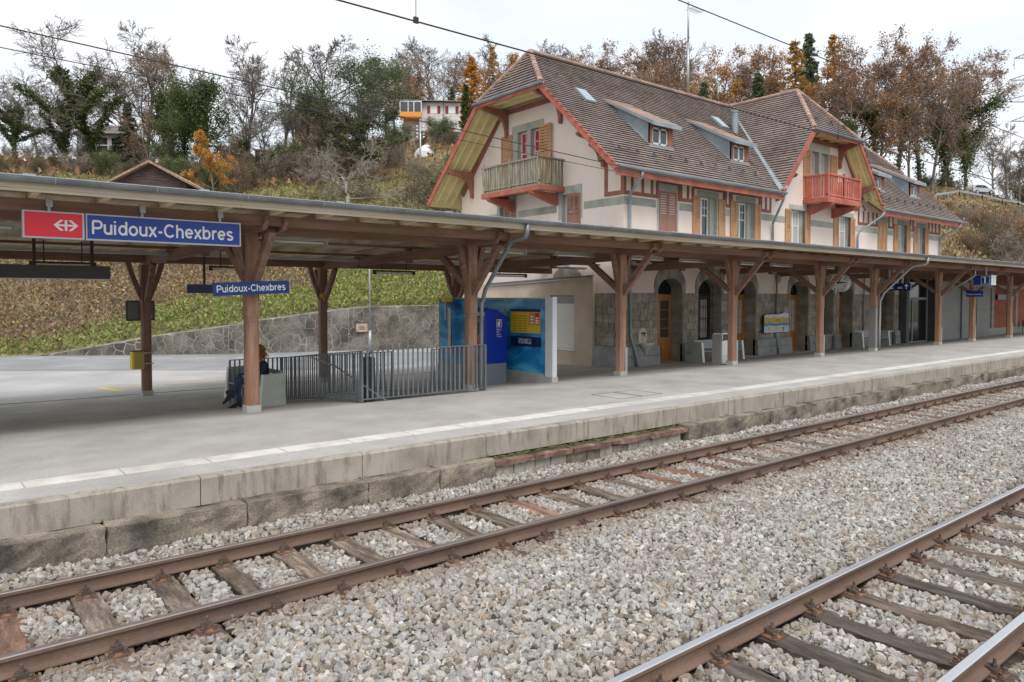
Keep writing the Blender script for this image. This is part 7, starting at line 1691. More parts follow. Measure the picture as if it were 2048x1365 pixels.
for x in (-5.0, -1.9, 1.9): m = MB(); m.box(x, -0.6, -6.5, x + 0.3, -0.3, 0.0); m.build('pillar', M['housewhite'], t)
m = MB(); m.tube([(2.35, -0.08, 2.9), (2.35, -0.08, -2.0)], 0.06, 6); m.build('downpipe', M['roofgrey'], t)
place(t, (*spot(862, 131), zat(241, 131)), FACE + 0.05)
t, loc, rot = house_root('hillside_house', 'pale yellow house with slate roof half hidden by bare trees', 625, 112, 0, 0)
m = MB(); m.prism([(-2.6, 0, -8), (2.6, 0, -8), (2.6, 0, 2.2), (0, 0, 4.6), (-2.6, 0, 2.2)], (0, 8, 0)); m.build('wall', M['houseyellow'], t)
m = MB()
for s_ in (-1, 1): m.hexa([(s_ * 3.2, -0.6, 1.75), (0, -0.6, 4.75), (0, 8.6, 4.75), (s_ * 3.2, 8.6, 1.75), (s_ * 3.2, -0.6, 1.95), (0, -0.6, 4.95), (0, 8.6, 4.95), (s_ * 3.2, 8.6, 1.95)])
m.build('roof', M['roofgrey'], t)
for x, z in ((-1.5, 0.2), (0.5, 0.2), (-0.5, 2.4)): m = MB(); m.box(x, -0.05, z, x + 1.0, 0.02, z + 1.2); m.build('window', M['glass'], t)
place(t, (*spot(622, 116), zat(258, 116)), FACE - 0.25)
t, loc, rot = house_root('hillside_house', 'grey roofed house behind the ivy-covered trees at the left', 215, 100, 0, 0)
m = MB(); m.box(-3.6, 0, -7, 3.2, 6, 1.9); m.build('wall', M['housewhite'], t); m = MB(); m.hexa([(-4.1, -0.7, 1.8), (3.7, -0.7, 1.8), (3.7, 6.6, 1.8), (-4.1, 6.6, 1.8), (-2.4, 2.7, 3.6), (2.0, 2.7, 3.6), (2.0, 3.3, 3.6), (-2.4, 3.3, 3.6)]); rf = m.build('roof', M['roofgrey'], t)
m = MB(); m.box(1.6, 2.2, 2.5, 2.2, 2.8, 4.6); m.build('chimney', M['roofgrey'], rf)
for x in (-2.9, -1.0, 0.9): m = MB(); m.box(x, -0.05, -0.6, x + 1.3, 0.02, 1.3); w_ = m.build('window', M['glass_dark'], t); m = MB(); m.box(x - 0.05, -0.08, 0.25, x + 1.35, -0.051, 0.38); m.build('glazing_bar', M['winwhite'], w_)
place(t, (*spot(215, 100), zat(298, 100)), FACE + 0.1)
t, loc, rot = house_root('wooden_barn', 'dark boarded barn gable with tiled roof peeping over the canopy', 306, 60, 0, 0, 'barn')
m = MB(); m.prism([(-2.3, 0, -5), (2.3, 0, -5), (2.3, 0, 0.15), (0, 0, 1.35), (-2.3, 0, 0.15)], (0, 6, 0)); m.build('wall', M['barnwood'], t)
for k in range(10):
    z = -0.9 + k * 0.2; hw = 2.28 if z < 0.1 else max(0.15, 2.3 * (1.35 - z - 0.16) / 1.2); m = MB(); m.box(-hw, -0.03, z, hw, -0.002, z + 0.185); m.build('board', M['barnwood'], t)
for s_ in (-1, 1):
    m = MB(); m.hexa([(s_ * 2.75, -0.4, -0.1), (0, -0.4, 1.4), (0, 6.4, 1.4), (s_ * 2.75, 6.4, -0.1), (s_ * 2.75, -0.4, 0.06), (0, -0.4, 1.56), (0, 6.4, 1.56), (s_ * 2.75, 6.4, 0.06)]); r_ = m.build('roof', M['ridge'], t)
    for k in range(10): a = Vector((s_ * 2.75, -0.43, 0.0)).lerp(Vector((0, -0.43, 1.5)), k / 10); b_ = Vector((s_ * 2.75, -0.43, 0.0)).lerp(Vector((0, -0.43, 1.5)), (k + 0.93) / 10); m = MB(); m.beam(a, b_, 0.08, 0.14); m.build('verge_tile', M['ridge'], r_)
place(t, (*spot(306, 50), zat(371, 50)), FACE + 0.12)
t, loc, rot = house_root('garden_hut', 'small dark garden hut with white frame between the trees', 525, 72, 0, 0, 'hut')
m = MB(); m.box(-0.9, 0, -4.5, 0.9, 2, 1.0); m.build('wall', M['barnwood'], t); m = MB(); m.box(-1.1, -0.2, 1.0, 1.1, 2.2, 1.12); m.build('roof', M['roofgrey'], t); m = MB(); m.box(-0.95, -0.06, -1, -0.87, -0.01, 1.0); m.box(-0.2, -0.06, -1, -0.12, -0.01, 1.0); m.box(-0.95, -0.065, 0.92, 0.9, -0.012, 1.0); m.build('frame', M['winwhite'], t)
place(t, (*spot(527, 98), zat(318, 98)), FACE + 0.1)
t, loc, rot = house_root('white_tarpaulin', 'white tarpaulin heap on the slope below the bungalow', 852, 105, 0, 0, 'tarpaulin')
m = MB(); m.lathe([(1.7, -0.6), (1.6, 0.4), (1.1, 1.2), (0.3, 1.5)], (0, 0, 0), 9); m.v = [(x * (1 + 0.15 * math.sin(z * 5 + x)), y, z) for x, y, z in m.v]; m.build('sheet', M['signwhite'], t)
place(t, (*spot(855, 105), zat(314, 105)), FACE)
D = 93; x, y = spot(842, D); t = thing('insulator_pole', 'thin pale pole with rows of white insulators on the slope', 'pole', (x, y, zat(358, D)))
m = MB(); m.tube([(x, y, zat(375, D)), (x, y, zat(242, D))], 0.11, 8); m.build('pole', M['galv'], t, smooth=True)
for k in range(4):
    z = zat(258 + k * 7, D); m = MB(); a = Vector((sY, -cY, 0)) * 0.42; p = Vector((x, y, z)); m.beam(p - a, p + a, 0.06, 0.06); ar = m.build('crossarm', M['galv'], t)
    for s_ in (-1, 1): m = MB(); m.lathe([(0.05, 0), (0.12, 0.05), (0.12, 0.16), (0.05, 0.22)], tuple(p + a * s_ + Vector((0, 0, 0.03))), 8); m.build('insulator', M['signwhite'], ar)
# ---- pylon at the right edge
D = 190; x, y = spot(2064, D); t = thing('lattice_pylon', 'steel lattice power pylon with cross arms at the right edge', 'pylon', (x, y, 15))
R3 = Vector((sY, -cY, 0)); m = MB(); z0, z1 = zat(430, D), zat(70, D); lg_ = MB()
for sx in (-1, 1):
    for sy_ in (-1, 1): m.tube([(x + sx * 1.6, y + sy_ * 1.6, z0), (x + sx * 0.5, y + sy_ * 0.5, z1)], 0.12, 4)
n = 14
for k in range(n):
    za_, zb2 = z0 + (z1 - z0) * k / n, z0 + (z1 - z0) * (k + 1) / n; wa, wb2 = 1.6 - 1.1 * k / n, 1.6 - 1.1 * (k + 1) / n
    for sx in (-1, 1): m.tube([(x + sx * wa, y - wa, za_), (x - sx * wb2, y - wb2, zb2)], 0.06, 3); m.tube([(x - wa, y + sx * wa, za_), (x - wb2, y - sx * wb2, zb2)], 0.06, 3)
m.build('mast', M['darkmetal'], t)
for v, ln in ((122, 45), (165, 55), (208, 76), (246, 50)):
    m = MB(); p = Vector((x, y, zat(v, D))); L_ = ln / 1470 * D
    for s_ in (-1, 1):
        tip = p + R3 * (s_ * L_); 
        m.tube([p + Vector((0, 0, 0.0)), tip], 0.1, 4); m.tube([p + Vector((0, 0, 2.4)), tip], 0.08, 4)
        for k in range(1, 6): q = p.lerp(tip, k / 6); m.tube([q, p.lerp(tip, (k - 0.5) / 6) + Vector((0, 0, 2.4 * (1 - (k - 0.5) / 6)))], 0.05, 3)
    ar = m.build('cross_arm', M['darkmetal'], t)
    for s_ in (-1, 1): m = MB(); tip = p + R3 * (s_ * L_); m.tube([tip, tip - Vector((0, 0, 3.0))], 0.07, 5); m.build('insulator', M['galv'], ar)
# ---- car on the hill road
cx0, cy0 = spot(1955, 120); cz0 = H(cx0, cy0) + 0.05
car = thing('parked_car', 'silver hatchback on the hill road behind the guard rail', 'car', (0, 0, 0))
pf = [(-2.05, 0.35), (2.05, 0.32), (2.1, 0.62), (1.95, 0.82), (1.1, 0.98), (0.35, 1.42), (-0.2, 1.52), (-1.5, 1.5), (-2.0, 1.05), (-2.1, 0.7)]
m = MB(); m.prism([(x, -0.85, z) for x, z in pf], (0, 1.7, 0)); m.build('body', M['silver'], car, bevel=0.05)
for s_ in (-1, 1):
    yy = -0.857 if s_ < 0 else 0.857
    m = MB(); m.poly([(x, yy, z) for x, z in ((0.85, 1.0), (0.28, 1.36), (-0.2, 1.44), (-0.35, 1.44), (-0.35, 1.0))]); m.build('side_window', M['glass_dark'], car); m = MB(); m.poly([(x, yy, z) for x, z in ((-0.42, 1.0), (-0.42, 1.44), (-1.4, 1.42), (-1.75, 1.05))]); m.build('side_window', M['glass_dark'], car)
    for xx in (-1.3, 1.3):
        w_ = MB(); w_.tube([(xx, yy - 0.1, 0.32), (xx, yy + 0.1, 0.32)], 0.32, 16); wh = w_.build('wheel', M['black'], car); w_ = MB(); w_.tube([(xx, yy - 0.115, 0.32), (xx, yy + 0.115, 0.32)], 0.2, 10); w_.build('rim', M['signgrey'], wh)
    m = MB(); m.box(1.98, s_ * 0.6 - 0.15, 0.62, 2.09, s_ * 0.6 + 0.15, 0.76); m.build('headlight', M['signwhite'], car); m = MB(); m.box(-2.09, s_ * 0.7 - 0.1, 0.8, -2.0, s_ * 0.7 + 0.1, 1.05); m.build('tail_light', M['signred'], car)
m = MB(); m.poly([(1.06, -0.75, 1.02), (1.06, 0.75, 1.02), (0.40, 0.68, 1.42), (0.40, -0.68, 1.42)]); m.v = [(x + 0.02, y, z + 0.02) for x, y, z in m.v]; m.build('windscreen', M['glass_dark'], car)
car.location = (cx0, cy0, cz0); car.rotation_euler = (0, 0, YAW - R(78))
# ---- overhead wires
def wire(pts, r_, label, drops=()):
    t = thing('overhead_wire', label, 'wire', tuple(pts[0])); m = MB(); m.tube(pts, r_, 5); m.build('cable', M['wire'], t, smooth=True)
    for d in drops: m = MB(); m.tube(d, 0.005, 4); m.build('dropper', M['wire'], t); m = MB(); m.box(d[0][0] - 0.03, d[0][1] - 0.015, d[0][2] - 0.02, d[0][0] + 0.03, d[0][1] + 0.015, d[0][2] + 0.05); m.build('clamp', M['wire'], t)
xs_ = np.linspace(-30, 170, 41)
wire([(x, 7.55, 5.45 + 0.0012 * (x - 5)) for x in xs_], 0.0105, 'dark contact wire above the platform-side track, lower of its pair', [[(4.67, 7.55, 5.45), (4.67, 7.55, 7.0)], [(14.76, 7.55, 5.46), (14.76, 7.55, 6.95)], [(24.8, 7.55, 5.47), (24.8, 7.55, 6.98)]])
wire([(x, 7.55, 6.93 + 0.00025 * (x - 14) ** 2 * (1 if abs(x - 14) < 40 else 0) + (0.4 if abs(x - 14) >= 40 else 0)) for x in xs_], 0.0095, 'upper carrier wire above the platform-side track')
wire([(x, 15.0, 6.72 - 0.042 * (x - 1)) for x in np.linspace(-20, 19.4, 20)], 0.013, 'thick cable strung from the left to the station gable, upper one')
wire([(x, 15.0, 6.36 - 0.030 * (x - 1)) for x in np.linspace(-20, 19.4, 20)], 0.009, 'thin cable strung from the left to the station gable, lower one')

# ---- vegetation -------------------------------------------------------------------------------------
def unit(v):
    l_ = math.sqrt(v[0] ** 2 + v[1] ** 2 + v[2] ** 2) or 1.0; return (v[0] / l_, v[1] / l_, v[2] / l_)
class Tree:
    def __init__(s, seed): s.r = random.Random(seed); s.tr = ([], []); s.br = ([], []); s.pts = []; s.low = []
    def tube(s, buf, pts, rs_, n):
        v, f = buf; b = len(v)
        for i, p in enumerate(pts):
            q0, q1 = pts[max(i - 1, 0)], pts[min(i + 1, len(pts) - 1)]; d = unit((q1[0] - q0[0], q1[1] - q0[1], q1[2] - q0[2]))
            a = unit((-d[1], d[0], 0.0)) if abs(d[2]) < 0.95 else (1.0, 0.0, 0.0); a = unit((a[0] - d[0] * (a[0] * d[0] + a[1] * d[1]), a[1] - d[1] * (a[0] * d[0] + a[1] * d[1]), -d[2] * (a[0] * d[0] + a[1] * d[1])))
            c = (d[1] * a[2] - d[2] * a[1], d[2] * a[0] - d[0] * a[2], d[0] * a[1] - d[1] * a[0])
            for k in range(n):
                t = 6.2832 * k / n; co, si = math.cos(t) * rs_[i], math.sin(t) * rs_[i]; v.append((p[0] + a[0] * co + c[0] * si, p[1] + a[1] * co + c[1] * si, p[2] + a[2] * co + c[2] * si))
        for i in range(len(pts) - 1):
            for k in range(n): k2 = (k + 1) % n; f.append((b + i * n + k, b + i * n + k2, b + (i + 1) * n + k2, b + (i + 1) * n + k))
    def grow(s, p, d, L_, r_, lev, P):
        R_ = s.r; seg = P['seg'][lev]; pts = [p]; rs_ = [r_]; last = lev == P['levels'] - 1
        for i in range(seg):
            w = P['wob'][lev]; d = unit((d[0] + R_.gauss(0, w), d[1] + R_.gauss(0, w), d[2] + R_.gauss(0, w) + P['trop'][lev]))
            p = (p[0] + d[0] * L_ / seg, p[1] + d[1] * L_ / seg, p[2] + d[2] * L_ / seg); pts.append(p); rs_.append(max(P['rmin'], r_ * (1 - (i + 1) / seg * P['taper'][lev])))
        s.tube(s.tr if lev == 0 else s.br, pts, rs_, P['sides'][lev])
        if lev >= P['leaflev']: s.pts += [(q, d) for q in pts[1:]]
        if lev <= 1: s.low += [(q, rr) for q, rr in zip(pts, rs_)]
        if last: return
        nch = P['nch'][lev]; nch = max(1, int(nch * R_.uniform(0.75, 1.25)))
        for k in range(nch):
            t = P['t0'][lev] + (1 - P['t0'][lev]) * ((k + R_.random()) / nch); x = t * seg; i = min(int(x), seg - 1); fr = x - i
            q = tuple(pts[i][j] + (pts[i + 1][j] - pts[i][j]) * fr for j in range(3)); rq = rs_[i] + (rs_[i + 1] - rs_[i]) * fr
            dd_ = unit(tuple(pts[i + 1][j] - pts[i][j] for j in range(3))); a = unit((R_.gauss(0, 1), R_.gauss(0, 1), R_.gauss(0, 1))); dt = sum(a[j] * dd_[j] for j in range(3)); a = unit(tuple(a[j] - dt * dd_[j] for j in range(3)))
            an_ = math.radians(P['ang'][lev] * R_.uniform(0.7, 1.3)); nd = tuple(dd_[j] * math.cos(an_) + a[j] * math.sin(an_) for j in range(3))
            ln = L_ * P['len'][lev] * (1 - P['fall'][lev] * (t - P['t0'][lev]) / max(0.01, 1 - P['t0'][lev])) * R_.uniform(0.7, 1.25)
            s.grow(q, nd, ln, max(P['rmin'], min(rq * 0.8, r_ * P['rr'][lev])), lev + 1, P)
BASE = dict(levels=5, seg=[6, 5, 4, 3, 2], wob=[0.06, 0.16, 0.2, 0.22, 0.25], trop=[0.06, 0.09, 0.06, 0.04, 0.03], taper=[0.75, 0.85, 0.85, 0.8, 0.7], sides=[7, 5, 4, 3, 3], nch=[11, 6, 6, 4], t0=[0.28, 0.25, 0.2, 0.2], ang=[48, 45, 45, 42], len=[0.52, 0.5, 0.48, 0.55], fall=[0.45, 0.4, 0.3, 0.2], rr=[0.42, 0.5, 0.5, 0.6], rmin=0.012, leaflev=3)
def leaves(pts, n, size, spread, cols, seed, flat_=0.0):
    g_ = np.random.default_rng(seed); P_ = np.array(pts, float); c = P_[g_.integers(0, len(P_), n)] + g_.normal(0, spread, (n, 3))
    a = g_.normal(0, 1, (n, 3)); a[:, 2] *= (1 - flat_); a /= np.linalg.norm(a, axis=1)[:, None]; b = g_.normal(0, 1, (n, 3)); b -= (a * b).sum(1)[:, None] * a; b /= np.linalg.norm(b, axis=1)[:, None]
    sz = size * g_.uniform(0.6, 1.4, (n, 1)); a = a * sz; b = b * sz * g_.uniform(0.5, 0.9, (n, 1))
    v = np.stack([c - a - b * 0.3, c - b, c + a + b * 0.2, c + b], 1).reshape(-1, 3); f = np.arange(n * 4).reshape(n, 4)
    cl = np.array(cols, float)[g_.integers(0, len(cols), n)] * g_.uniform(0.65, 1.3, (n, 1))
    return v, f, cl
PROTO = {}
def wood_mesh(name, buf, mat):
    v, f = buf; return np_mesh(name, np.array(v), np.array(f), mat, smooth=True)
BROWN = [(0.42, 0.225, 0.11), (0.48, 0.27, 0.13), (0.36, 0.195, 0.10), (0.52, 0.32, 0.15), (0.42, 0.26, 0.16)]
RUST = [(0.34, 0.205, 0.14), (0.40, 0.25, 0.165), (0.30, 0.19, 0.14), (0.45, 0.30, 0.20), (0.36, 0.25, 0.185), (0.42, 0.24, 0.12)]
ORANGE = [(0.58, 0.27, 0.065), (0.64, 0.33, 0.09), (0.50, 0.22, 0.06), (0.66, 0.39, 0.13)]
YELLOW = [(0.56, 0.34, 0.085), (0.60, 0.39, 0.10), (0.50, 0.29, 0.085), (0.42, 0.28, 0.09)]
GREEN = [(0.125, 0.165, 0.06), (0.16, 0.205, 0.08), (0.105, 0.14, 0.052), (0.20, 0.235, 0.105)]
IVY = [(0.105, 0.14, 0.055), (0.14, 0.18, 0.075), (0.085, 0.115, 0.05), (0.175, 0.21, 0.10)]
DARK = [(0.135, 0.17, 0.095), (0.17, 0.205, 0.12), (0.20, 0.235, 0.14), (0.11, 0.14, 0.08)]
OLIVE = [(0.21, 0.185, 0.095), (0.17, 0.145, 0.085), (0.25, 0.21, 0.11), (0.15, 0.155, 0.07), (0.22, 0.165, 0.11)]
def proto(key, seed, P=None, H_=10.0, r0=0.15, leaf=None, ivy=None, lean=(0, 0), bark='bark', trunks=1):
    t_ = Tree(seed); Q = dict(BASE); Q.update(P or {})
    for k in range(trunks):
        a = 6.28 * k / max(1, trunks); off = 0 if trunks == 1 else 0.25
        t_.grow((math.cos(a) * off, math.sin(a) * off, -0.4), unit((lean[0] + (0.35 * math.cos(a) if trunks > 1 else 0), lean[1] + (0.35 * math.sin(a) if trunks > 1 else 0), 1)), H_ * Q.get('tl', 0.8), r0, 0, Q)
    zmx = max(q[2] for q in t_.br[0]); sc = H_ / zmx
    def scl(buf): return ([(x * sc, y * sc, z * sc) for x, y, z in buf[0]], buf[1])
    out = [('trunk', wood_mesh(key + '_trunk', scl(t_.tr), M[bark])), ('branches', wood_mesh(key + '_branches', scl(t_.br), M[bark]))]
    if leaf:
        n, size, spread, cols = leaf[:4]; pt_ = [tuple(c * sc for c in q) for q, d in t_.pts]
        if len(leaf) > 4: pt_ = [q for q in pt_ if leaf[4](q)]
        out.append(('crown', np_mesh(key + '_leaves', *leaves(pt_, n, size, spread, cols, seed), None) if False else None)); v, f, cl = leaves(pt_, n, size, spread, cols, seed); out[-1] = ('crown', np_mesh(key + '_leaves', v, f, M['leaf'], cl))
    if ivy:
        n, size, spread, zmax = ivy; lp = [(q[0] * sc, q[1] * sc, q[2] * sc) for q, r_ in t_.low if q[2] * sc < zmax]; l2 = []
        for q, w in zip(lp, lp[1:]):
            if sum((a - b) ** 2 for a, b in zip(q, w)) < 6:
                for k in range(5): l2.append(tuple(a + (b - a) * k / 5 for a, b in zip(q, w)))
        v, f, cl = leaves(l2, n, size, spread, IVY, seed + 1); out.append(('ivy', np_mesh(key + '_ivy', v, f, M['leaf'], cl)))
    PROTO[key] = (out, H_)
def conifer(key, seed, H_=10.0, w=1.9, cols=DARK, nl=12000, droop=-0.15, size=0.085, base=0.08, dens=11, power=1.0):
    t_ = Tree(seed); R_ = t_.r; t_.tube(t_.tr, [(0, 0, -0.4), (R_.gauss(0, .1), R_.gauss(0, .1), H_ * 0.5), (0, 0, H_)], [0.17, 0.10, 0.015], 6); pts = []
    z = H_ * base
    while z < H_ * 0.985:
        fr = ((H_ - z) / (H_ * (1 - base))) ** power; n = 5 + int(2 * fr)
        for k in range(n):
            a = R_.uniform(0, 6.28); ln = w * fr * R_.uniform(0.75, 1.15) + 0.1; p0 = (0, 0, z); p1 = (math.cos(a) * ln * 0.6, math.sin(a) * ln * 0.6, z + ln * droop * 0.3); p2 = (math.cos(a) * ln, math.sin(a) * ln, z + ln * droop)
            t_.tube(t_.br, [p0, p1, p2], [0.035, 0.02, 0.008], 3)
            for q in range(dens): f_ = (q + R_.random()) / dens; f_ = f_ ** 0.7; pts.append((p2[0] * f_, p2[1] * f_, z + (p2[2] - z) * f_))
        z += H_ * 0.028
    v, f, cl = leaves(pts, nl, size, 0.07 * H_ / 10, cols, seed)
    PROTO[key] = ([('trunk', wood_mesh(key + '_trunk', t_.tr, M['bark'])), ('branches', wood_mesh(key + '_branches', t_.br, M['bark'])), ('crown', np_mesh(key + '_needles', v, f, M['leaf'], cl))], H_)
proto('bare', 11, dict(nch=[13, 8, 7, 5])); proto('bare2', 12, dict(nch=[15, 8, 7, 5], ang=[40, 42, 45, 42])); proto('slender', 13, dict(nch=[15, 7, 6, 4], ang=[26, 32, 38, 40], len=[0.36, 0.45, 0.5, 0.5], t0=[0.15, .25, .2, .2], trop=[0.05, 0.16, 0.12, 0.06, 0.03]), r0=0.14)
proto('ivybare', 21, dict(nch=[11, 8, 7, 5], ang=[50, 45, 45, 42], len=[0.62, 0.5, 0.48, 0.55]), ivy=(8320, 0.078, 0.13, 6.2)); proto('ivybare2', 24, dict(nch=[10, 8, 7, 5], ang=[45, 48, 45, 42], len=[0.65, 0.5, 0.48, 0.55]), ivy=(8960, 0.078, 0.13, 6.6), lean=(0.12, 0))
proto('brown', 31, dict(nch=[12, 6, 6, 4]), leaf=(6011, 0.061, 0.16, BROWN)); proto('brown2', 32, dict(nch=[12, 7, 6, 4], ang=[42, 45, 45, 40]), leaf=(4392, 0.058, 0.18, RUST)); proto('rust', 33, dict(nch=[13, 7, 6, 4]), leaf=(3005, 0.058, 0.16, RUST))
proto('amber', 34, dict(nch=[12, 6, 6, 4]), leaf=(7514, 0.061, 0.17, YELLOW[:2] + BROWN[:4] + ORANGE[2:3]))
proto('brownivy', 35, dict(nch=[11, 6, 6, 4]), leaf=(3468, 0.058, 0.16, RUST, lambda q: q[2] > 5.5), ivy=(10400, 0.072, 0.28, 6.8)); proto('forest', 36, dict(nch=[9, 6, 6, 4], t0=[0.45, .25, .2, .2]), leaf=(4161, 0.058, 0.17, RUST + BROWN[:2]), ivy=(4160, 0.072, 0.2, 5.5))
proto('ivymass', 41, dict(nch=[10, 6, 5, 3], ang=[38, 45, 45, 42], len=[0.55, 0.5, 0.48, 0.55], levels=5), leaf=(7140, 0.070, 0.24, GREEN + IVY, lambda q: q[2] < 8.6), ivy=(9600, 0.078, 0.35, 9.0))
proto('pine', 51, dict(nch=[16, 7, 5, 3], t0=[0.25, .3, .2, .2], ang=[62, 48, 45, 42], len=[0.66, 0.5, 0.48, 0.55], trop=[0.05, 0.07, .1, .1, .1]), leaf=(19000, 0.055, 0.22, DARK + GREEN[:1]), ivy=(4160, 0.072, 0.22, 4.5)); 
proto('oakorange', 61, dict(nch=[9, 6, 5, 3], t0=[0.12, .25, .2, .2], ang=[62, 48, 45, 42], levels=5), leaf=(11050, 0.081, 0.16, ORANGE + YELLOW[:2]))
proto('apple', 71, dict(nch=[15, 9, 8, 6], t0=[0.22, .2, .15, .15], ang=[66, 52, 50, 48], trop=[0.05, 0.02, 0.03, 0.05, 0.03], len=[1.0, 0.52, 0.48, 0.5], wob=[.15, .24, .28, .3, .3], tl=0.5, rmin=0.012), H_=8.0, r0=0.17, bark='bark_pale')
proto('thicket', 81, dict(levels=4, seg=[4, 4, 3, 2], nch=[8, 7, 5], t0=[0.1, .15, .15], ang=[38, 42, 45], len=[0.6, 0.55, 0.5], leaflev=2, wob=[.18, .2, .25, .3], rmin=0.014), H_=4.0, r0=0.05, bark='bark_pale', trunks=7, leaf=(2550, 0.035, 0.18, OLIVE + RUST[:1]))
proto('bush', 82, dict(levels=4, seg=[4, 4, 3, 2], nch=[8, 7, 5], t0=[0.1, .15, .15], ang=[38, 42, 45], len=[0.6, 0.55, 0.5], leaflev=1, wob=[.18, .2, .25, .3], rmin=0.01), H_=4.0, r0=0.05, trunks=6, leaf=(8500, 0.049, 0.2, OLIVE))
proto('greenbush', 83, dict(levels=4, seg=[4, 4, 3, 2], nch=[8, 7, 5], t0=[0.05, .15, .15], ang=[40, 42, 45], len=[0.6, 0.55, 0.5], leaflev=1, rmin=0.01), H_=4.0, r0=0.05, trunks=6, leaf=(11900, 0.049, 0.2, GREEN))
proto('rustbush', 84, dict(levels=4, seg=[4, 4, 3, 2], nch=[8, 7, 5], t0=[0.05, .15, .15], ang=[40, 42, 45], len=[0.6, 0.55, 0.5], leaflev=1, rmin=0.01), H_=4.0, r0=0.05, trunks=6, leaf=(6120, 0.043, 0.2, BROWN + OLIVE[:3]))
conifer('spruce', 91); conifer('larch', 92, cols=ORANGE + YELLOW[:1], nl=12000, w=2.7, droop=-0.05, base=0.06, size=0.07); conifer('larchpale', 93, cols=YELLOW + [(0.36, 0.19, 0.06)], nl=6500, w=2.3, droop=0.02, base=0.1, size=0.06); conifer('cypress', 94, cols=[(0.12, 0.12, 0.03), (0.08, 0.09, 0.025), (0.16, 0.14, 0.04)], nl=9000, w=1.15, droop=0.35, base=0.02, power=0.6)
DESC = {'bare': ('leafless tree with fine dark branches', 'tree'), 'bare2': ('leafless tree with dense dark twigs', 'tree'), 'slender': ('slim leafless tree with upright branches', 'tree'), 'ivybare': ('bare tree with ivy climbing its trunk', 'tree'), 'ivybare2': ('leaning bare tree with ivy on its trunk', 'tree'), 'brown': ('tree with warm brown autumn leaves', 'tree'), 'brown2': ('tree with dull red-brown leaves', 'tree'), 'rust': ('thinly leaved rust-brown tree', 'tree'), 'amber': ('tree with amber yellow leaves', 'tree'), 'brownivy': ('tall russet tree with ivy-clad trunk', 'tree'), 'forest': ('tall forest tree with bare lower trunk', 'tree'), 'ivymass': ('tree wholly wrapped in green ivy', 'tree'), 'pine': ('broad dark green pine', 'tree'), 'oakorange': ('small bright orange oak', 'tree'), 'apple': ('wide-spreading bare grey fruit tree', 'tree'), 'thicket': ('pale twiggy leafless thicket', 'bush'), 'bush': ('olive brown bush', 'bush'), 'greenbush': ('dark green bush', 'bush'), 'rustbush': ('rusty brown bush', 'bush'), 'spruce': ('dark pointed spruce', 'tree'), 'larch': ('orange autumn larch', 'tree'), 'larchpale': ('pale yellow larch', 'tree'), 'cypress': ('narrow olive green cypress', 'tree')}
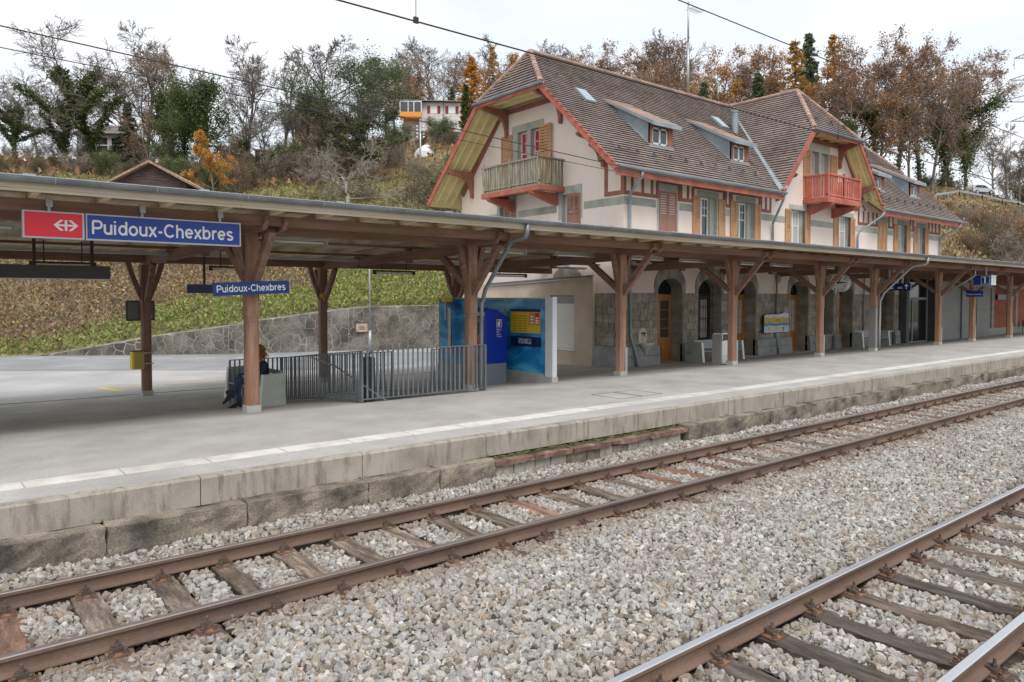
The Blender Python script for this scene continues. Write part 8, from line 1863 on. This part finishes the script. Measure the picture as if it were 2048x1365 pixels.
PLANTS = [('ivybare', 40, 165, 86), ('ivybare2', 128, 150, 90), ('ivybare2', 205, 84, 91), ('bare', 296, 82, 101), ('bare2', 262, 150, 107), ('rust', 305, 205, 88), ('brownivy', 350, 95, 94), ('ivymass', 405, 146, 86), ('ivymass', 375, 200, 90), ('spruce', 262, 208, 96), ('oakorange', 432, 272, 75), ('rust', 455, 262, 86),
 ('bare', 495, 108, 104), ('slender', 570, 124, 112), ('slender', 595, 146, 117), ('bare2', 640, 112, 104), ('pine', 705, 98, 99), ('pine', 775, 150, 150), ('ivybare', 735, 190, 94), ('apple', 700, 255, 80), ('bare', 610, 205, 109), ('ivybare', 500, 245, 91),
 ('bare2', 605, 200, 108), ('rust', 635, 225, 104), ('thicket', 605, 262, 105), ('thicket', 660, 262, 106), ('greenbush', 570, 285, 100), ('brown2', 790, 120, 150), ('rust', 835, 112, 156), ('bare2', 880, 102, 158), ('rust', 868, 150, 148), ('larch', 944, 118, 142), ('larchpale', 985, 96, 156), ('amber', 1025, 106, 160), ('spruce', 905, 178, 140), ('cypress', 932, 172, 112), ('brown2', 905, 118, 162), ('brown', 815, 150, 146), ('bare', 960, 100, 165),
 ('brown2', 1085, 108, 150), ('bare', 1110, 105, 152), ('rust', 1140, 106, 146), ('brown', 1178, 104, 140), ('brown2', 1215, 92, 140), ('rust', 1255, 94, 136), ('brown', 1300, 78, 136), ('brown2', 1345, 84, 132), ('bare2', 1385, 92, 134), ('brown', 1425, 96, 130), ('rust', 1462, 100, 128), ('amber', 1500, 112, 128), ('brown2', 1535, 112, 126), ('spruce', 1405, 168, 112), ('spruce', 1512, 150, 114), ('brown', 1290, 120, 120), ('brown2', 1370, 125, 120), ('amber', 1450, 130, 118),
 ('larchpale', 1585, 84, 118), ('spruce', 1612, 72, 124), ('larchpale', 1662, 73, 118), ('amber', 1640, 130, 114), ('rust', 1700, 120, 116), ('forest', 1735, 90, 112), ('forest', 1785, 92, 110), ('brown', 1755, 160, 108), ('forest', 1838, 112, 114), ('brownivy', 1878, 124, 118), ('forest', 1900, 114, 122), ('brownivy', 1928, 170, 126), ('rust', 1815, 180, 106), ('bare', 1985, 262, 142), ('bare2', 2036, 300, 128), ('bare', 2056, 290, 118), ('slender', 2010, 300, 146),
 ('forest', 1712, 150, 106), ('brown2', 1860, 170, 108),
 ('bush', 8, 314, 80), ('rustbush', 40, 318, 83), ('bush', 78, 314, 80), ('bush', 112, 308, 86), ('thicket', 150, 301, 82), ('bush', 185, 314, 84), ('greenbush', 222, 304, 83), ('bush', 268, 318, 80), ('rustbush', 318, 314, 84), ('greenbush', 356, 314, 80), ('rustbush', 392, 322, 82), ('greenbush', 430, 328, 79), ('rustbush', 470, 322, 83), ('bush', 500, 314, 88),
 ('thicket', 20, 290, 96), ('thicket', 70, 285, 98), ('thicket', 120, 280, 97), ('thicket', 170, 285, 99), ('thicket', 235, 288, 96), ('thicket', 300, 290, 98), ('rustbush', 335, 285, 97), ('thicket', 380, 290, 99), ('thicket', 470, 300, 97), ('bush', 520, 318, 98), ('bare2', 85, 205, 98), ('bare', 165, 190, 100), ('slender', 330, 160, 100), ('bare2', 540, 230, 102), ('thicket', 545, 296, 92), ('rustbush', 585, 296, 98), ('thicket', 630, 288, 95), ('thicket', 680, 292, 98), ('rustbush', 745, 288, 101), ('thicket', 790, 286, 101), ('thicket', 830, 314, 92), ('rustbush', 868, 314, 104), ('bush', 890, 322, 70), ('greenbush', 905, 312, 92), ('rustbush', 846, 262, 118), ('greenbush', 880, 236, 122), ('bush', 905, 262, 116), ('greenbush', 800, 250, 118), ('thicket', 855, 341, 92), ('rustbush', 770, 336, 92),
 ('rustbush', 1895, 420, 96), ('thicket', 1930, 410, 92), ('rustbush', 1960, 418, 90), ('thicket', 1995, 424, 92), ('thicket', 2028, 410, 90), ('rustbush', 2044, 418, 84), ('thicket', 1905, 440, 82), ('bush', 1975, 440, 78), ('thicket', 2015, 450, 76), ('rustbush', 1940, 460, 76), ('greenbush', 2040, 372, 132), ('thicket', 2030, 340, 140), ('bush', 1880, 350, 118), ('greenbush', 1850, 352, 116), ('rustbush', 1905, 360, 122)]
cnt = {}
for key in sorted({p[0] for p in PLANTS}):
    lst = sorted([p for p in PLANTS if p[0] == key], key=lambda p: p[1]); ds, cat = DESC[key]
    for i, (k_, u, v, D) in enumerate(lst):
        x, y = spot(u, D); zb = H(x, y); zt = zat(v, D); h = max(1.5, zt - zb); parts, H0 = PROTO[key]
        where = 'left of the station' if u < 880 else ('behind the station' if u < 1700 else 'right of the station')
        lab = ds + ' ' + where + (', %s from left' % ORD[i] if len(lst) > 1 else '')
        t = thing({'tree': 'tree', 'bush': 'bush'}[cat], lab, cat, (x, y, zb), 'trees and bushes on the hill'); s_ = h / H0
        wide = random.uniform(0.9, 1.1) * (1.15 if h < 9 and cat == 'tree' else 1.0)
        if h > 26: wide *= 0.85
        wide *= {'pine': 1.3, 'larch': 1.5, 'larchpale': 1.25, 'spruce': 1.3, 'bare': 1.2, 'bare2': 1.2, 'ivybare': 1.25, 'ivybare2': 1.25}.get(key, 1.0)
        if key in ('bare', 'bare2', 'ivybare', 'ivybare2', 'slender'): s_ *= 1.1
        t.scale = (s_ * wide, s_ * wide, s_); t.rotation_euler = (0, 0, random.uniform(0, 6.28))
        for nm, me in parts: inst(nm, me, t)
# ---- ground cover on the banks: leaves, grass, dry stalks (uncountable)
def cover(name, n, fx, cols_fn, size, hgt, label, seed, up=0.5):
    g_ = np.random.default_rng(seed); P_ = []; C_ = []
    while len(P_) < n:
        x, y = fx(g_); z = H(x, y); c = cols_fn(x, y, g_)
        if c is None: continue
        P_.append((x, y, z + abs(g_.normal(0, hgt)))); C_.append(c)
    c = np.array(P_); n = len(c); a = g_.normal(0, 1, (n, 3)); a[:, 2] = np.abs(a[:, 2]) + up; a /= np.linalg.norm(a, axis=1)[:, None]; b = g_.normal(0, 1, (n, 3)); b -= (a * b).sum(1)[:, None] * a; b /= np.linalg.norm(b, axis=1)[:, None]
    sz = size * g_.uniform(0.5, 1.5, (n, 1)); a *= sz * 1.3; b *= sz * 0.5
    v = np.stack([c - b, c + b, c + a + b * 0.4, c + a - b * 0.4], 1).reshape(-1, 3); f = np.arange(n * 4).reshape(n, 4)
    o = link_mesh(name, np_mesh(name, v, f, M['leaf'], np.array(C_) * g_.uniform(0.7, 1.35, (n, 1))), None); return tag(o, label, kind='stuff')
def pick(cols, g_): return cols[int(g_.integers(0, len(cols)))]
BRAM = [(0.25, 0.175, 0.125), (0.31, 0.22, 0.155), (0.20, 0.145, 0.105), (0.37, 0.27, 0.18), (0.26, 0.165, 0.115)]; GR = [(0.24, 0.29, 0.08), (0.30, 0.345, 0.105), (0.19, 0.245, 0.07), (0.36, 0.38, 0.14)]; DRY = [(0.40, 0.33, 0.18), (0.45, 0.38, 0.21), (0.33, 0.27, 0.15)]; YL = [(0.42, 0.31, 0.05), (0.36, 0.28, 0.05)]
def bank(x, y, g_):
    d = y - lerp_tab(TOE, x); m_ = math.sin(x * 0.55 + 1.3) * 0.9 + math.sin(y * 0.9 + x * 0.3) * 0.8; lim = 1.3 + 0.23 * max(0, x - 2) + m_ * 0.8
    if d < lim: return pick(GR + GR + DRY[:1] + BRAM[:1], g_)
    if g_.random() < 0.05: return pick(YL, g_)
    return pick(BRAM + BRAM + DRY[:1] + (GR[:1] if x > 14 else []), g_)
cover('bank_vegetation', 80000, lambda g_: (lambda x: (x, lerp_tab(TOE, x) + 0.02 + g_.uniform(0, 1) ** 1.15 * 11.8))(g_.uniform(-14, 34)), bank, 0.095, 0.2, 'brambles and green grass covering the bank above the retaining wall', 5)
def meadow(x, y, g_): return pick([(0.30, 0.27, 0.12), (0.34, 0.30, 0.145), (0.26, 0.245, 0.10), (0.29, 0.285, 0.11)], g_)
cover('meadow_grass', 30000, lambda g_: (lambda x: (x, lerp_tab(TOE, x) + g_.uniform(11, 56)))(g_.uniform(2, 62)), meadow, 0.22, 0.06, 'dry yellowish meadow grass on the hillside', 6)
def emb(x, y, g_): return pick(BRAM + DRY + DRY + RUST[3:4] + BROWN[1:2] + OLIVE[:2], g_)
wv = MB()
for k in range(220):      # weeds in the joints of the old ledge
    x = random.choice((-1.0, 1.6, 3.1, 4.8, 7.0, 9.2, 10.4, 11.8, 13.4, 16.4, 19.9, 22.8)) + random.gauss(0, 0.12); y = random.choice((9.0, 9.24, 9.24)); z = -0.66 if y < 9.1 else -0.345
    h_ = random.uniform(0.03, 0.09); a = random.uniform(0, 6.28); dx, dy = math.cos(a) * 0.006, math.sin(a) * 0.006; lx, ly = random.gauss(0, 0.03), -abs(random.gauss(0, 0.03)); wv.poly([(x - dx, y - dy, z), (x + dx, y + dy, z), (x + lx, y + ly, z + h_)])
tag(wv.build('weeds', pmat('weed_green', (0.13, 0.16, 0.05), s=6, s2=30)), 'small weeds growing in the joints of the old platform ledge', kind='stuff')
cover('embankment_scrub', 60000, lambda g_: (lambda x: (x, lerp_tab(TOE, x) + g_.uniform(0, 20)))(g_.uniform(52, 150)), emb, 0.2, 0.28, 'dry brown scrub covering the embankment at the right', 7, 1.2)
cover('road_verge_grass', 9000, lambda g_: (lambda x: (x, lerp_tab(TOE, x) + g_.uniform(19, 30)))(g_.uniform(70, 160)), emb, 0.2, 0.06, 'short dry grass beside the hill road', 9, 0.8)
def wood(x, y, g_): return pick(BROWN[:3] + RUST + OLIVE[:3] + GREEN[:1], g_)
cover('woodland_floor', 26000, lambda g_: (lambda x: (x, lerp_tab(TOE, x) + g_.uniform(52, 130)))(g_.uniform(0, 150)), wood, 0.35, 0.35, 'fallen leaves and undergrowth on the wooded hill', 8, 0.8)
